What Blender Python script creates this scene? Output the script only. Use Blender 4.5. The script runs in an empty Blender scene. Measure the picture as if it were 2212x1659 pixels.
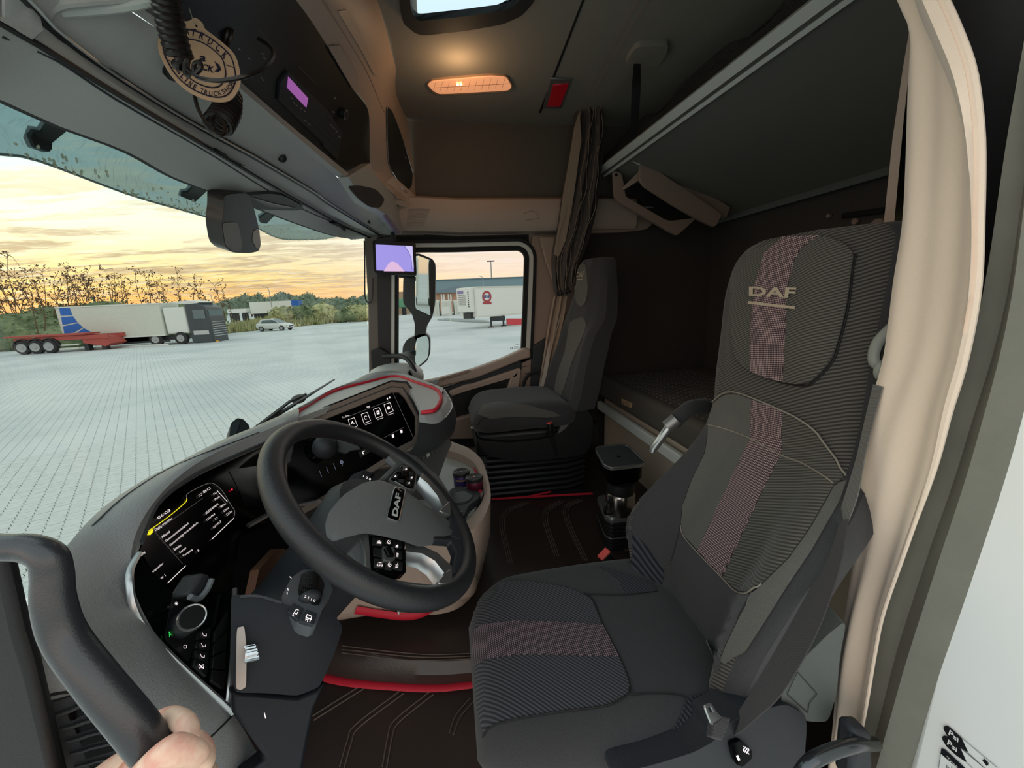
import bpy, bmesh, math, random
from mathutils import Vector, Matrix
from mathutils.bvhtree import BVHTree
from mathutils.geometry import delaunay_2d_cdt
random.seed(7)
S = bpy.context.scene
COL = S.collection
PI = math.pi
# ------------------------------------------------------------------ camera
F, CX, CY = 831.0, 1106.0, 829.5          # focal length and centre in pixels of the 2212 x 1659 frame
EYE = Vector((0, 0, 1.2))
RM = Matrix(((0.9855482, 0.07798042, -0.15037883), (-0.16361512, 0.20829017, -0.96428486), (-0.04387291, 0.97495346, 0.21803878)))
cd = bpy.data.cameras.new('camera'); cam = bpy.data.objects.new('camera', cd); COL.objects.link(cam)
cd.sensor_width = 36; cd.lens = F / 2212 * 36; cd.clip_start = .01; cd.clip_end = 3000
cam.matrix_world = Matrix.Translation(EYE) @ RM.to_4x4()
S.camera = cam
S.view_settings.view_transform = 'Standard'; S.view_settings.look = 'None'
S.view_settings.exposure = 0.58; S.view_settings.gamma = 1.0; S.view_settings.use_curve_mapping = False
S.cycles.use_denoising = True
S.cycles.max_bounces = 10; S.cycles.diffuse_bounces = 6; S.cycles.transparent_max_bounces = 12
S.cycles.caustics_reflective = False; S.cycles.caustics_refractive = False

def ray(px, py): return RM @ Vector(((px - CX) / F, -(py - CY) / F, -1.0))
def U(px, py, x=None, y=None, z=None, d=None):
    """the point of the place that stands at this spot of the photograph on the plane x=, y= or z= (metres)"""
    r = ray(px, py)
    if x is not None: t = (x - EYE.x) / r.x
    elif y is not None: t = (y - EYE.y) / r.y
    elif z is not None: t = (z - EYE.z) / r.z
    else: t = d
    return EYE + r * t

def lin(c):
    if isinstance(c, str):
        c = c.lstrip('#'); c = [int(c[i:i + 2], 16) / 255 for i in (0, 2, 4)]
        return tuple(v / 12.92 if v <= .04045 else ((v + .055) / 1.055) ** 2.4 for v in c)
    return tuple(c)

# ------------------------------------------------------------------ node helper
class N:
    def __init__(s, nt): s.nt = nt; s.n = nt.nodes; s.l = nt.links
    def add(s, t, **k):
        o = s.n.new(t)
        for a, v in k.items(): setattr(o, a, v)
        return o
    def put(s, sock, v):
        if isinstance(v, bpy.types.NodeSocket): s.l.new(v, sock)
        elif v is not None: sock.default_value = v
    def m(s, op, a, b=None, c=None, clamp=False):
        o = s.add('ShaderNodeMath', operation=op, use_clamp=clamp)
        s.put(o.inputs[0], a); s.put(o.inputs[1], b); s.put(o.inputs[2], c); return o.outputs[0]
    def v(s, op, a, b=None):
        o = s.add('ShaderNodeVectorMath', operation=op); s.put(o.inputs[0], a); s.put(o.inputs[1], b); return o.outputs[0]
    def dot(s, a, b):
        o = s.add('ShaderNodeVectorMath', operation='DOT_PRODUCT'); s.put(o.inputs[0], a); s.put(o.inputs[1], b); return o.outputs[1]
    def mix(s, f, a, b, bt='MIX'):
        o = s.add('ShaderNodeMix', data_type='RGBA', blend_type=bt)
        s.put(o.inputs[0], f); s.put(o.inputs[6], (*a, 1) if isinstance(a, tuple) and len(a) == 3 else a)
        s.put(o.inputs[7], (*b, 1) if isinstance(b, tuple) and len(b) == 3 else b); return o.outputs[2]
    def ramp(s, f, stops, interp='LINEAR'):
        o = s.add('ShaderNodeValToRGB'); o.color_ramp.interpolation = interp
        e = o.color_ramp.elements
        while len(e) > 1: e.remove(e[-1])
        e[0].position = stops[0][0]; e[0].color = (*lin(stops[0][1]), 1)
        for p, c in stops[1:]:
            q = e.new(p); q.color = (*lin(c), 1)
        s.put(o.inputs[0], f); return o.outputs[0]
    def mr(s, f, a, b, c=0., d=1., smooth=True):
        o = s.add('ShaderNodeMapRange', interpolation_type='SMOOTHSTEP' if smooth else 'LINEAR')
        for i, q in enumerate((f, a, b, c, d)): s.put(o.inputs[i], q)
        return o.outputs[0]
    def noise(s, vec, scale, detail=4, rough=.5, dist=0.):
        o = s.add('ShaderNodeTexNoise'); s.put(o.inputs['Vector'], vec)
        o.inputs['Scale'].default_value = scale; o.inputs['Detail'].default_value = detail
        o.inputs['Roughness'].default_value = rough; o.inputs['Distortion'].default_value = dist; return o.outputs[0]
    def xyz(s, v):
        o = s.add('ShaderNodeSeparateXYZ'); s.put(o.inputs[0], v); return o.outputs
    def comb(s, x, y, z):
        o = s.add('ShaderNodeCombineXYZ'); s.put(o.inputs[0], x); s.put(o.inputs[1], y); s.put(o.inputs[2], z); return o.outputs[0]

# ------------------------------------------------------------------ world: low evening sun behind streaked cloud
W = bpy.data.worlds.new('sky'); S.world = W; W.use_nodes = True
q = N(W.node_tree); q.n.clear()
tc = q.add('ShaderNodeTexCoord').outputs['Generated']
dirn = q.v('NORMALIZE', tc); X_, Y_, Z_ = q.xyz(dirn)
flat = q.v('NORMALIZE', q.comb(X_, Y_, 0.0))
sunness = q.mr(q.dot(flat, (-.80, .60, 0)), .45, 1.0)                 # 1 towards the sunset
warm = q.ramp(Z_, [(0, '#ec9858'), (.03, '#f5b460'), (.06, '#f2ca78'), (.10, '#efd9a2'), (.16, '#efe9cd'), (.22, '#d6e4d6'), (.32, '#bfd8d0'), (.6, '#bccaca'), (1, '#b8c4c6')])
cool = q.ramp(Z_, [(0, '#e6c3a2'), (.035, '#efd0a8'), (.085, '#e9d2c2'), (.16, '#e6dbda'), (.30, '#dcdedc'), (.6, '#c2cccc'), (1, '#b8c4c6')])
base = q.mix(sunness, cool, warm)
zc = q.m('MAXIMUM', q.m('ADD', Z_, .07), .05)
pl = q.comb(q.m('DIVIDE', X_, zc), q.m('DIVIDE', Y_, zc), 0.)
rot = q.add('ShaderNodeMapping'); q.put(rot.inputs[0], pl); rot.inputs['Rotation'].default_value = (0, 0, .62); rot.inputs['Scale'].default_value = (.55, 1.7, 1)
n1 = q.noise(rot.outputs[0], 1.15, 9, .62, .5)
n2 = q.noise(rot.outputs[0], 4.5, 6, .6, .2)
cl = q.mr(q.m('ADD', n1, q.m('MULTIPLY', q.m('SUBTRACT', n2, .5), .45)), .46, .56)
band = q.mr(Z_, .52, .22)                                             # clouds thin out overhead
lowb = q.mr(Z_, .0, .05)
cmask = q.m('MULTIPLY', q.m('MULTIPLY', cl, band), lowb)
ccol = q.ramp(Z_, [(0, '#c08850'), (.06, '#a98c68'), (.12, '#b39c7c'), (.18, '#cdbb98'), (.24, '#f0e4c2'), (.33, '#fff6dc'), (.5, '#fff8e6')])
ccol = q.mix(sunness, q.ramp(Z_, [(0, '#e3c7ac'), (.2, '#e2d6c8'), (.5, '#f2ece4')]), ccol)
sky = q.mix(q.m('MULTIPLY', cmask, .85), base, ccol)
bright = q.mr(n2, .48, .66)
sky = q.mix(q.m('MULTIPLY', q.m('MULTIPLY', bright, band), q.m('MULTIPLY', sunness, .55)), sky, lin('#fff6d2'))
glow = q.m('MULTIPLY', q.m('POWER', q.m('MAXIMUM', q.dot(dirn, (-.79, .60, .10)), 0.), 18.), .35)
below = q.mr(Z_, -.02, 0.)
sky = q.mix(below, lin('#9aa3a0'), sky)
bgc = q.v('MULTIPLY', sky, q.comb(*(q.m('ADD', q.m('ADD', 1., glow), q.m('MULTIPLY', sunness, .0)),) * 3))
bg = q.add('ShaderNodeBackground'); q.put(bg.inputs[0], bgc); bg.inputs[1].default_value = 1.42
q.l.new(bg.outputs[0], q.add('ShaderNodeOutputWorld').inputs[0])

# ------------------------------------------------------------------ materials
MATS = {}
def mat(name, col, rough=.6, metal=0., bump=None, spec=.5, coat=0., em=None, ems=1., var=0., sheen=0.):
    """bump = (scale, strength); var = brightness mottling"""
    if name in MATS: return MATS[name]
    m = bpy.data.materials.new(name); m.use_nodes = True; g = N(m.node_tree)
    b = g.n['Principled BSDF']; c = lin(col)
    b.inputs['Base Color'].default_value = (*c, 1); b.inputs['Roughness'].default_value = rough
    b.inputs['Metallic'].default_value = metal; b.inputs['Specular IOR Level'].default_value = spec
    b.inputs['Coat Weight'].default_value = coat; b.inputs['Sheen Weight'].default_value = sheen
    if bump or var:
        pos = g.add('ShaderNodeNewGeometry').outputs['Position']
    if bump:
        bn = g.add('ShaderNodeBump'); bn.inputs['Strength'].default_value = bump[1]; bn.inputs['Distance'].default_value = .002
        g.put(bn.inputs['Height'], g.noise(pos, bump[0], 3, .6)); g.l.new(bn.outputs[0], b.inputs['Normal'])
    if var:
        nn = g.noise(pos, 9, 5, .6)
        g.l.new(g.mix(g.m('MULTIPLY', g.mr(nn, .3, .7), var), tuple(c), tuple(v * .45 for v in c)), b.inputs['Base Color'])
    if em: b.inputs['Emission Color'].default_value = (*lin(em), 1); b.inputs['Emission Strength'].default_value = ems
    MATS[name] = m; return m

def glassmat(name, tint, refl=.06, rough=0.0, dirt=0.):
    m = bpy.data.materials.new(name); m.use_nodes = True; g = N(m.node_tree); g.n.clear()
    t = g.add('ShaderNodeBsdfTransparent'); t.inputs[0].default_value = (*tint, 1)
    r = g.add('ShaderNodeBsdfGlossy'); r.inputs['Roughness'].default_value = rough; r.inputs[0].default_value = (1, 1, 1, 1)
    fr = g.add('ShaderNodeFresnel'); fr.inputs[0].default_value = 1.25
    mx = g.add('ShaderNodeMixShader'); g.put(mx.inputs[0], g.m('MULTIPLY', fr.outputs[0], refl / .04 * .35, clamp=True))
    g.l.new(t.outputs[0], mx.inputs[1]); g.l.new(r.outputs[0], mx.inputs[2]); out = mx.outputs[0]
    if dirt:
        pos = g.add('ShaderNodeNewGeometry').outputs['Position']
        df = g.add('ShaderNodeBsdfDiffuse'); df.inputs[0].default_value = (.75, .75, .68, 1)
        m2 = g.add('ShaderNodeMixShader')
        mp = g.add('ShaderNodeMapping'); g.put(mp.inputs[0], pos); mp.inputs['Scale'].default_value = (60, 60, 9)
        g.put(m2.inputs[0], g.m('MULTIPLY', g.mr(g.noise(mp.outputs[0], 1, 4, .7), .5, .8), dirt))
        g.l.new(out, m2.inputs[1]); g.l.new(df.outputs[0], m2.inputs[2]); out = m2.outputs[0]
    g.l.new(out, g.add('ShaderNodeOutputMaterial').inputs[0]); MATS[name] = m; return m

def fabric(name, col, kind='plain', a=(0, 1, 0), b=(0, 0, 1), pitch=.006, col2=None, rough=.95):
    """woven seat cloth; a and b are the axes the weave follows"""
    m = bpy.data.materials.new(name); m.use_nodes = True; g = N(m.node_tree)
    p = g.n['Principled BSDF']; p.inputs['Roughness'].default_value = rough; p.inputs['Specular IOR Level'].default_value = .25
    p.inputs['Sheen Weight'].default_value = .15; p.inputs['Sheen Roughness'].default_value = .5
    pos = g.add('ShaderNodeNewGeometry').outputs['Position']
    u = g.m('MULTIPLY', g.dot(pos, a), 2 * PI / pitch); v = g.m('MULTIPLY', g.dot(pos, b), 2 * PI / pitch)
    c = lin(col); c2 = lin(col2) if col2 else tuple(x * .35 for x in c)
    if kind == 'rib':
        h = g.mr(g.m('SINE', u), -.6, .6); p_in = g.mix(h, c2, c)
    elif kind == 'dots':
        h = g.mr(g.m('MULTIPLY', g.m('SINE', u), g.m('SINE', v)), .05, .35); p_in = g.mix(h, c2, c)
    else:
        h = g.noise(pos, 900, 2, .5); p_in = g.mix(g.mr(h, .3, .7), tuple(x * .8 for x in c), tuple(x * 1.15 for x in c))
    g.l.new(p_in, p.inputs['Base Color'])
    bn = g.add('ShaderNodeBump'); bn.inputs['Strength'].default_value = .5 if kind != 'plain' else .2; bn.inputs['Distance'].default_value = .0015
    g.put(bn.inputs['Height'], h); g.l.new(bn.outputs[0], p.inputs['Normal'])
    MATS[name] = m; return m

# ------------------------------------------------------------------ mesh building
OFF = {}
def link(name, me, m, parent=None, smooth=True, kind=None):
    o = bpy.data.objects.new(name, me); COL.objects.link(o)
    if m is not None and not me.materials: me.materials.append(m)
    if smooth:
        me.polygons.foreach_set('use_smooth', [True] * len(me.polygons))
        try: me.set_sharp_from_angle(angle=math.radians(38))
        except Exception: pass
    if parent is not None:
        o.parent = parent; o.location = -OFF.get(parent.name, Vector((0, 0, 0)))
        OFF[o.name] = Vector((0, 0, 0))
    else: OFF[o.name] = Vector((0, 0, 0))
    if kind: o['kind'] = kind
    return o
def tag(o, label=None, cat=None, group=None, kind=None):
    if label: o['label'] = label
    if cat: o['category'] = cat
    if group: o['group'] = group
    if kind: o['kind'] = kind
    return o
def thing(name, label, cat, loc=(0, 0, 0), group=None):
    o = bpy.data.objects.new(name, None); COL.objects.link(o); o.location = Vector(loc); OFF[o.name] = Vector(loc)
    o.empty_display_size = .05
    return tag(o, label, cat, group)
def lab(o, s): o['label'] = s; return o

class MB:
    def __init__(s): s.v = []; s.f = []
    def add(s, vs, fs):
        k = len(s.v); s.v += [Vector(p) for p in vs]; s.f += [tuple(i + k for i in f) for f in fs]; return s
    def box(s, c, size, M=None):
        x, y, z = (d / 2 for d in size); c = Vector(c)
        vs = [Vector((sx * x, sy * y, sz * z)) for sz in (-1, 1) for sy in (-1, 1) for sx in (-1, 1)]
        if M is not None: vs = [M @ p for p in vs]
        return s.add([c + p for p in vs], [(0, 2, 3, 1), (4, 5, 7, 6), (0, 1, 5, 4), (2, 6, 7, 3), (0, 4, 6, 2), (1, 3, 7, 5)])
    def loft(s, rows, closed=False, cap=False, loop=False):
        n = len(rows[0]); vs = [p for r in rows for p in r]; fs = []
        R = len(rows)
        for i in range(R if loop else R - 1):
            j = (i + 1) % R
            for k in range(n if closed else n - 1):
                l = (k + 1) % n
                fs.append((i * n + k, i * n + l, j * n + l, j * n + k))
        if cap: fs.append(tuple(range(n - 1, -1, -1))); fs.append(tuple((R - 1) * n + k for k in range(n)))
        return s.add(vs, fs)
    def tube(s, pts, r, res=10, closed=False, cap=True, flat=None):
        """r a number or one per point; flat=(a,b) squashes the section"""
        pts = [Vector(p) for p in pts]; n = len(pts); rr = r if hasattr(r, '__len__') else [r] * n
        rows = []; up = None
        for i, p in enumerate(pts):
            a = pts[i - 1] if (i or closed) else pts[0]; b = pts[(i + 1) % n] if (i < n - 1 or closed) else pts[-1]
            t = (b - a)
            t = t.normalized() if t.length > 1e-9 else Vector((0, 0, 1))
            if up is None:
                up = Vector((0, 0, 1)) if abs(t.z) < .9 else Vector((1, 0, 0))
            u = (up - t * up.dot(t)); u = u.normalized() if u.length > 1e-6 else t.orthogonal().normalized(); w = t.cross(u); up = u
            fa, fb = flat or (1, 1)
            rows.append([p + rr[i] * (math.cos(2 * PI * k / res) * u * fa + math.sin(2 * PI * k / res) * w * fb) for k in range(res)])
        return s.loft(rows, closed=True, cap=cap and not closed, loop=closed)
    def ell(s, c, rad, M=None, nu=16, nv=10, e=1.0):
        c = Vector(c); rows = []
        sp = lambda t: math.copysign(abs(t) ** e, t)
        for i in range(nv + 1):
            a = -PI / 2 + PI * i / nv; rows.append([])
            for k in range(nu):
                b = 2 * PI * k / nu
                p = Vector((rad[0] * sp(math.cos(a)) * sp(math.cos(b)), rad[1] * sp(math.cos(a)) * sp(math.sin(b)), rad[2] * sp(math.sin(a))))
                rows[-1].append(c + (M @ p if M is not None else p))
        return s.loft(rows, closed=True)
    def lathe(s, c, prof, axis=(0, 0, 1), res=24, cap=True):
        """prof = [(radius, height)...]"""
        c = Vector(c); ax = Vector(axis).normalized(); u = ax.orthogonal().normalized(); w = ax.cross(u)
        rows = [[c + ax * h + r * (math.cos(2 * PI * k / res) * u + math.sin(2 * PI * k / res) * w) for k in range(res)] for r, h in prof]
        return s.loft(rows, closed=True, cap=cap)
    def poly(s, pts, vec=None):
        """flat outline, given thickness by vec"""
        pts = [Vector(p) for p in pts]; n = len(pts)
        nrm = Vector((0, 0, 0))
        for i in range(n): nrm += (pts[i] - pts[0]).cross(pts[(i + 1) % n] - pts[0])
        nrm = nrm.normalized() if nrm.length > 1e-12 else Vector((0, 0, 1)); u = nrm.orthogonal().normalized(); w = nrm.cross(u)
        tris = cdt([((p - pts[0]).dot(u), (p - pts[0]).dot(w)) for p in pts])
        if tris is None: tris = [(0, i, i + 1) for i in range(1, n - 1)]
        if vec is None: return s.add(pts, tris)
        vec = Vector(vec); fs = [t for t in tris] + [tuple(n + i for i in reversed(t)) for t in tris]
        fs += [(i, (i + 1) % n, n + (i + 1) % n, n + i) for i in range(n)]
        return s.add(pts + [p + vec for p in pts], fs)
    def build(s, name, m, parent=None, smooth=True, kind=None, bevel=0., seg=2, sub=0, weld=False):
        me = bpy.data.meshes.new(name); me.from_pydata([tuple(p) for p in s.v], [], s.f); me.validate(); me.update()
        bm = bmesh.new(); bm.from_mesh(me)
        if weld: bmesh.ops.remove_doubles(bm, verts=bm.verts, dist=1e-5)
        bmesh.ops.recalc_face_normals(bm, faces=bm.faces); bm.to_mesh(me); bm.free()
        o = link(name, me, m, parent, smooth, kind)
        if bevel:
            b = o.modifiers.new('b', 'BEVEL'); b.width = bevel; b.segments = seg; b.limit_method = 'ANGLE'; b.angle_limit = math.radians(35); b.harden_normals = False
        if sub:
            b = o.modifiers.new('s', 'SUBSURF'); b.levels = b.render_levels = sub
        return o
    def bvh(s): return BVHTree.FromPolygons([tuple(p) for p in s.v], s.f)

def cdt(p2):
    try:
        r = delaunay_2d_cdt([Vector(p) for p in p2], [], [tuple(range(len(p2)))], 1, 1e-9)
        if len(r[0]) != len(p2): return None
        # vertices may come back in another order
        mp = [g[0] for g in r[3]]
        return [tuple(mp[i] for i in f) for f in r[2]]
    except Exception: return None

def cat(pts, n=6, closed=False):
    """smooth curve through points of any dimension, n steps between neighbours"""
    P = [Vector(p) for p in pts]; m = len(P); out = []
    for i in range(m if closed else m - 1):
        p0 = P[i - 1] if (closed or i) else P[0] * 2 - P[1]; p1 = P[i]; p2 = P[(i + 1) % m]
        p3 = P[(i + 2) % m] if (closed or i < m - 2) else P[-1] * 2 - P[-2]
        for k in range(n):
            t = k / n
            out.append(.5 * ((2 * p1) + (p2 - p0) * t + (2 * p0 - 5 * p1 + 4 * p2 - p3) * t * t + (3 * p1 - p0 - 3 * p2 + p3) * t ** 3))
    if not closed: out.append(P[-1].copy())
    return out
def resample(pts, n):
    P = [Vector(p) for p in pts]; L = [0.]
    for a, b in zip(P, P[1:]): L.append(L[-1] + (b - a).length)
    out = []; j = 0
    for i in range(n):
        t = L[-1] * i / (n - 1)
        while j < len(L) - 2 and L[j + 1] < t: j += 1
        d = L[j + 1] - L[j]; out.append(P[j].lerp(P[j + 1], (t - L[j]) / d if d > 1e-12 else 0))
    return out
def C3(spec, n=24, even=True):
    """space curve through (px, py, {plane}) entries"""
    pts = [U(e[0], e[1], **e[2]) if isinstance(e[2], dict) else Vector(e) for e in spec]
    return resample(cat(pts, 8), n) if even else cat(pts, n)
def rnd(poly, r=.25, n=4):
    """round the corners of a 2-D outline; r is the share of each side"""
    P = [Vector(p) for p in poly]; out = []; m = len(P)
    for i in range(m):
        a, b, c = P[i - 1], P[i], P[(i + 1) % m]; k1 = b.lerp(a, r); k2 = b.lerp(c, r)
        for j in range(n + 1):
            t = j / n; out.append((1 - t) ** 2 * k1 + 2 * t * (1 - t) * b + t * t * k2)
    return out

class Plane:
    def __init__(s, a, b, c):
        s.p = Vector(a); s.n = (Vector(b) - s.p).cross(Vector(c) - s.p).normalized()
        if s.n.dot(EYE - s.p) < 0: s.n = -s.n          # faces the driver's doorway
    def __call__(s, px, py, off=0.):
        r = ray(px, py); t = (s.p + s.n * off - EYE).dot(s.n) / r.dot(s.n); return EYE + r * t
    def nrm(s, px, py): return s.n
class Surf:
    def __init__(s, mb, back=None): s.b = mb.bvh() if isinstance(mb, MB) else mb; s.back = back
    def hit(s, px, py):
        r = ray(px, py).normalized(); h = s.b.ray_cast(EYE, r)
        if h[0] is None:
            # outside the silhouette: nearest point of the surface to the ray
            best = None
            for t in [x * .02 for x in range(10, 160)]:
                k = s.b.find_nearest(EYE + r * t)
                if k[0] is not None and (best is None or k[3] < best[3]): best = k
            h = best
        n = h[1]
        if n.dot(r) > 0: n = -n
        return h[0], n
    def __call__(s, px, py, off=0.):
        p, n = s.hit(px, py); return p + n * off
    def nrm(s, px, py): return s.hit(px, py)[1]

def plate(pxs, surf, thick, mb=None, off=0.):
    """flat piece on a plane, front face off above it, going thick back"""
    mb = mb or MB(); return mb.poly([surf(p[0], p[1], off) for p in pxs], -surf.n * thick)
def drape(pxs, surf, off=.002, step=12, skirt=.004, mb=None):
    """a piece that follows a curved surface, off proud of it, with an edge"""
    mb = mb or MB(); P = [Vector((p[0], p[1])) for p in pxs]; B = []
    for i, p in enumerate(P):
        q_ = P[(i + 1) % len(P)]; k = max(1, int((q_ - p).length / step))
        B += [p.lerp(q_, j / k) for j in range(k)]
    x0 = min(p.x for p in B); x1 = max(p.x for p in B); y0 = min(p.y for p in B); y1 = max(p.y for p in B)
    I = []
    def inside(x, y):
        c = False; j = len(B) - 1
        for i in range(len(B)):
            if (B[i].y > y) != (B[j].y > y) and x < (B[j].x - B[i].x) * (y - B[i].y) / (B[j].y - B[i].y) + B[i].x: c = not c
            j = i
        return c
    gy = y0 + step / 2
    while gy < y1:
        gx = x0 + step / 2
        while gx < x1:
            if inside(gx, gy) and min((Vector((gx, gy)) - b).length for b in B) > step * .45: I.append(Vector((gx, gy)))
            gx += step
        gy += step
    r = delaunay_2d_cdt(B + I, [], [tuple(range(len(B)))], 1, 1e-6)
    vs2, edges, fs = r[0], r[1], r[2]
    top = [surf(v.x, v.y, off) for v in vs2]
    cnt = {}
    for f in fs:
        for i in range(len(f)):
            a, b = f[i], f[(i + 1) % len(f)]; cnt.setdefault((min(a, b), max(a, b)), []).append((a, b))
    k = len(top); low = {}; vs = list(top); fo = [tuple(f) for f in fs]
    for e, l in cnt.items():
        if len(l) == 1:
            a, b = l[0]
            for w in (a, b):
                if w not in low: low[w] = len(vs); vs.append(surf(vs2[w].x, vs2[w].y, off - skirt))
            fo.append((a, b, low[b], low[a]))
    return mb.add(vs, fo)
def seam(pxs, surf, r=.0012, off=.001, closed=False, mb=None, n=4, res=6):
    mb = mb or MB(); pts = cat([Vector((p[0], p[1])) for p in pxs], n, closed)
    return mb.tube([surf(p.x, p.y, off) for p in pts], r, res, closed=closed)

_fonts = {}
def glyphs(txt, bold=0., res=3):
    k = (txt, bold)
    if k in _fonts: return _fonts[k]
    c = bpy.data.curves.new('t', 'FONT'); c.body = txt; c.offset = bold; c.resolution_u = res
    o = bpy.data.objects.new('t', c); COL.objects.link(o)
    dg = bpy.context.evaluated_depsgraph_get(); me = o.evaluated_get(dg).to_mesh()
    vs = [Vector((v.co.x, v.co.y)) for v in me.vertices]; fs = [tuple(p.vertices) for p in me.polygons]
    o.evaluated_get(dg).to_mesh_clear(); bpy.data.objects.remove(o); bpy.data.curves.remove(c)
    x0 = min(v.x for v in vs); x1 = max(v.x for v in vs); y0 = min(v.y for v in vs); y1 = max(v.y for v in vs)
    vs = [Vector(((v.x - x0) / (x1 - x0), (v.y - y0) / (y1 - y0))) for v in vs]
    _fonts[k] = (vs, fs, (x1 - x0) / (y1 - y0)); return _fonts[k]
def text(txt, quad, surf, off=.001, bold=0., mb=None, thick=0.):
    """lettering filling quad = TL, TR, BR, BL (pixels) on a surface"""
    mb = mb or MB(); vs, fs, _ = glyphs(txt, bold); TL, TR, BR, BL = [Vector(p) for p in quad]
    out = []
    for v in vs:
        p = BL.lerp(BR, v.x).lerp(TL.lerp(TR, v.x), v.y); out.append(surf(p.x, p.y, off))
    return mb.add(out, fs)
def strip(a, b, w, surf, off=.001, mb=None):
    """thin printed line from a to b, w pixels wide"""
    mb = mb or MB(); a = Vector(a); b = Vector(b); d = (b - a).normalized() * w / 2; nn = Vector((-d.y, d.x))
    return mb.add([surf(*(p), off) for p in (a + nn, b + nn, b - nn, a - nn)], [(0, 1, 2, 3)])
def frame2(poly, w, surf, off=.001, mb=None):
    mb = mb or MB()
    for i in range(len(poly)): strip(poly[i], poly[(i + 1) % len(poly)], w, surf, off, mb)
    return mb
# ================================================================== OUTSIDE
GZ = -1.42
D1 = Vector((-.565, .825, 0)).normalized(); D2 = Vector((D1.y, -D1.x, 0))
PW, PH = .17, .115
def ground_material():
    m = bpy.data.materials.new('paving'); m.use_nodes = True; g = N(m.node_tree); b = g.n['Principled BSDF']
    pos = g.add('ShaderNodeNewGeometry').outputs['Position']
    s_ = g.m('DIVIDE', g.dot(pos, tuple(D2)), PW); t_ = g.m('DIVIDE', g.dot(pos, tuple(D1)), PH)
    fs = g.m('ABSOLUTE', g.m('SUBTRACT', g.m('FRACT', g.m('ADD', s_, 1000.)), .5)); ft = g.m('ABSOLUTE', g.m('SUBTRACT', g.m('FRACT', g.m('ADD', t_, 1000.)), .5))
    j = g.m('MAXIMUM', g.mr(fs, .455, .49), g.m('MULTIPLY', g.mr(ft, .45, .49), .55))
    n = g.noise(pos, .22, 6, .62); n2 = g.noise(pos, 14, 2, .6)
    c = g.mix(g.mr(n, .35, .68), lin('#e0e2df'), lin('#c9cecd')); c = g.mix(g.m('MULTIPLY', g.mr(n2, .3, .7), .12), c, lin('#a4abab'))
    g.l.new(g.mix(g.m('MULTIPLY', j, .75), c, lin('#6d8087')), b.inputs['Base Color']); b.inputs['Roughness'].default_value = .85
    return m
M_ground = ground_material()
M_paver = mat('paver_concrete', '#dcdfdb', .85, bump=(40, .3), var=.18)
M_joint = mat('joint_sand', '#5f7178', .95)
S0, S1, T0, T1 = -33 * PW, 26 * PW, 17 * PH, 102 * PH
def gp(s_, t_, z): v = D2 * s_ + D1 * t_; return Vector((v.x, v.y, z))
mb = MB(); BIG = 900
for a, b, c, d in ((-BIG, S0, -60, BIG), (S1, BIG, -60, BIG), (S0, S1, T1, BIG), (S0, S1, -60, T0)):
    mb.add([gp(a, c, GZ), gp(b, c, GZ), gp(b, d, GZ), gp(a, d, GZ)], [(0, 1, 2, 3)])
ground = mb.build('ground', M_ground, smooth=False); ground['kind'] = 'structure'; ground['label'] = 'pale grey wavy block paving of the lorry park'
MB().add([gp(S0, T0, GZ - .016), gp(S1, T0, GZ - .016), gp(S1, T1, GZ - .016), gp(S0, T1, GZ - .016)], [(0, 1, 2, 3)]).build('joint_bed', M_joint, ground)
def paver_outline():
    o = []; w = PW / 2 - .0045; h = PH / 2 - .0028; K = 6
    wave = lambda u: .010 * math.sin(2 * PI * u); zig = lambda v: .009 * (1 - 4 * abs(v - .5))
    for i in range(K + 1): o.append((-w + 2 * w * i / K + zig(0), -h + wave(i / K)))
    o.append((w + zig(.5), 0))
    for i in range(K + 1): o.append((w - 2 * w * i / K + zig(0), h + wave(1 - i / K)))
    o.append((-w + zig(.5), 0)); return o
PO = paver_outline(); NP = len(PO)
def paver_into(V, Fc, s_, t_, dz, tx, ty):
    k = len(V)
    for z in (0., -.014):
        for x, y in PO:
            p = gp(s_ + x, t_ + y, GZ + dz + z + (x * tx + y * ty if z == 0 else 0)); V.append(tuple(p))
    Fc.append(tuple(range(k, k + NP)))
    for i in range(NP): j = (i + 1) % NP; Fc.append((k + i, k + NP + i, k + NP + j, k + j))
me0 = []
for var_ in range(3):
    V, Fc = [], []
    k = 0
    for z in (0., -.014):
        for x, y in PO: V.append(tuple(D2 * x + D1 * y + Vector((0, 0, z))))
    Fc.append(tuple(range(NP)))
    for i in range(NP): j = (i + 1) % NP; Fc.append((i, NP + i, NP + j, j))
    m_ = bpy.data.meshes.new('paver'); m_.from_pydata(V, [], Fc); m_.update(); m_.materials.append(M_paver); me0.append(m_)
cells = []
for i in range(int(round((S1 - S0) / PW))):
    for j in range(int(round((T1 - T0) / PH))):
        s_ = S0 + (i + .5) * PW; t_ = T0 + (j + .5) * PH; p = gp(s_, t_, GZ); c = RM.transposed() @ (p - EYE)
        px, py = CX - F * c.x / c.z, CY + F * c.y / c.z
        vis = c.z < 0 and -10 < px < 520 and 880 < py < 1215 and py < 1240 - px * .62   # clear of the dashboard
        cells.append((0 if vis else 1, -py, s_, t_))
cells.sort(); V, Fc = [], []
for n_, (hid, npy, s_, t_) in enumerate(cells):
    dz = random.uniform(-.0015, .0015); tx, ty = random.uniform(-.012, .012), random.uniform(-.012, .012)
    if n_ < 296 and not hid:
        o = bpy.data.objects.new('paver', me0[n_ % 3]); COL.objects.link(o); o.parent = ground
        o.location = gp(s_, t_, GZ + dz); o.rotation_euler = (tx, ty, 0)
    else: paver_into(V, Fc, s_, t_, dz, tx, ty)
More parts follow.
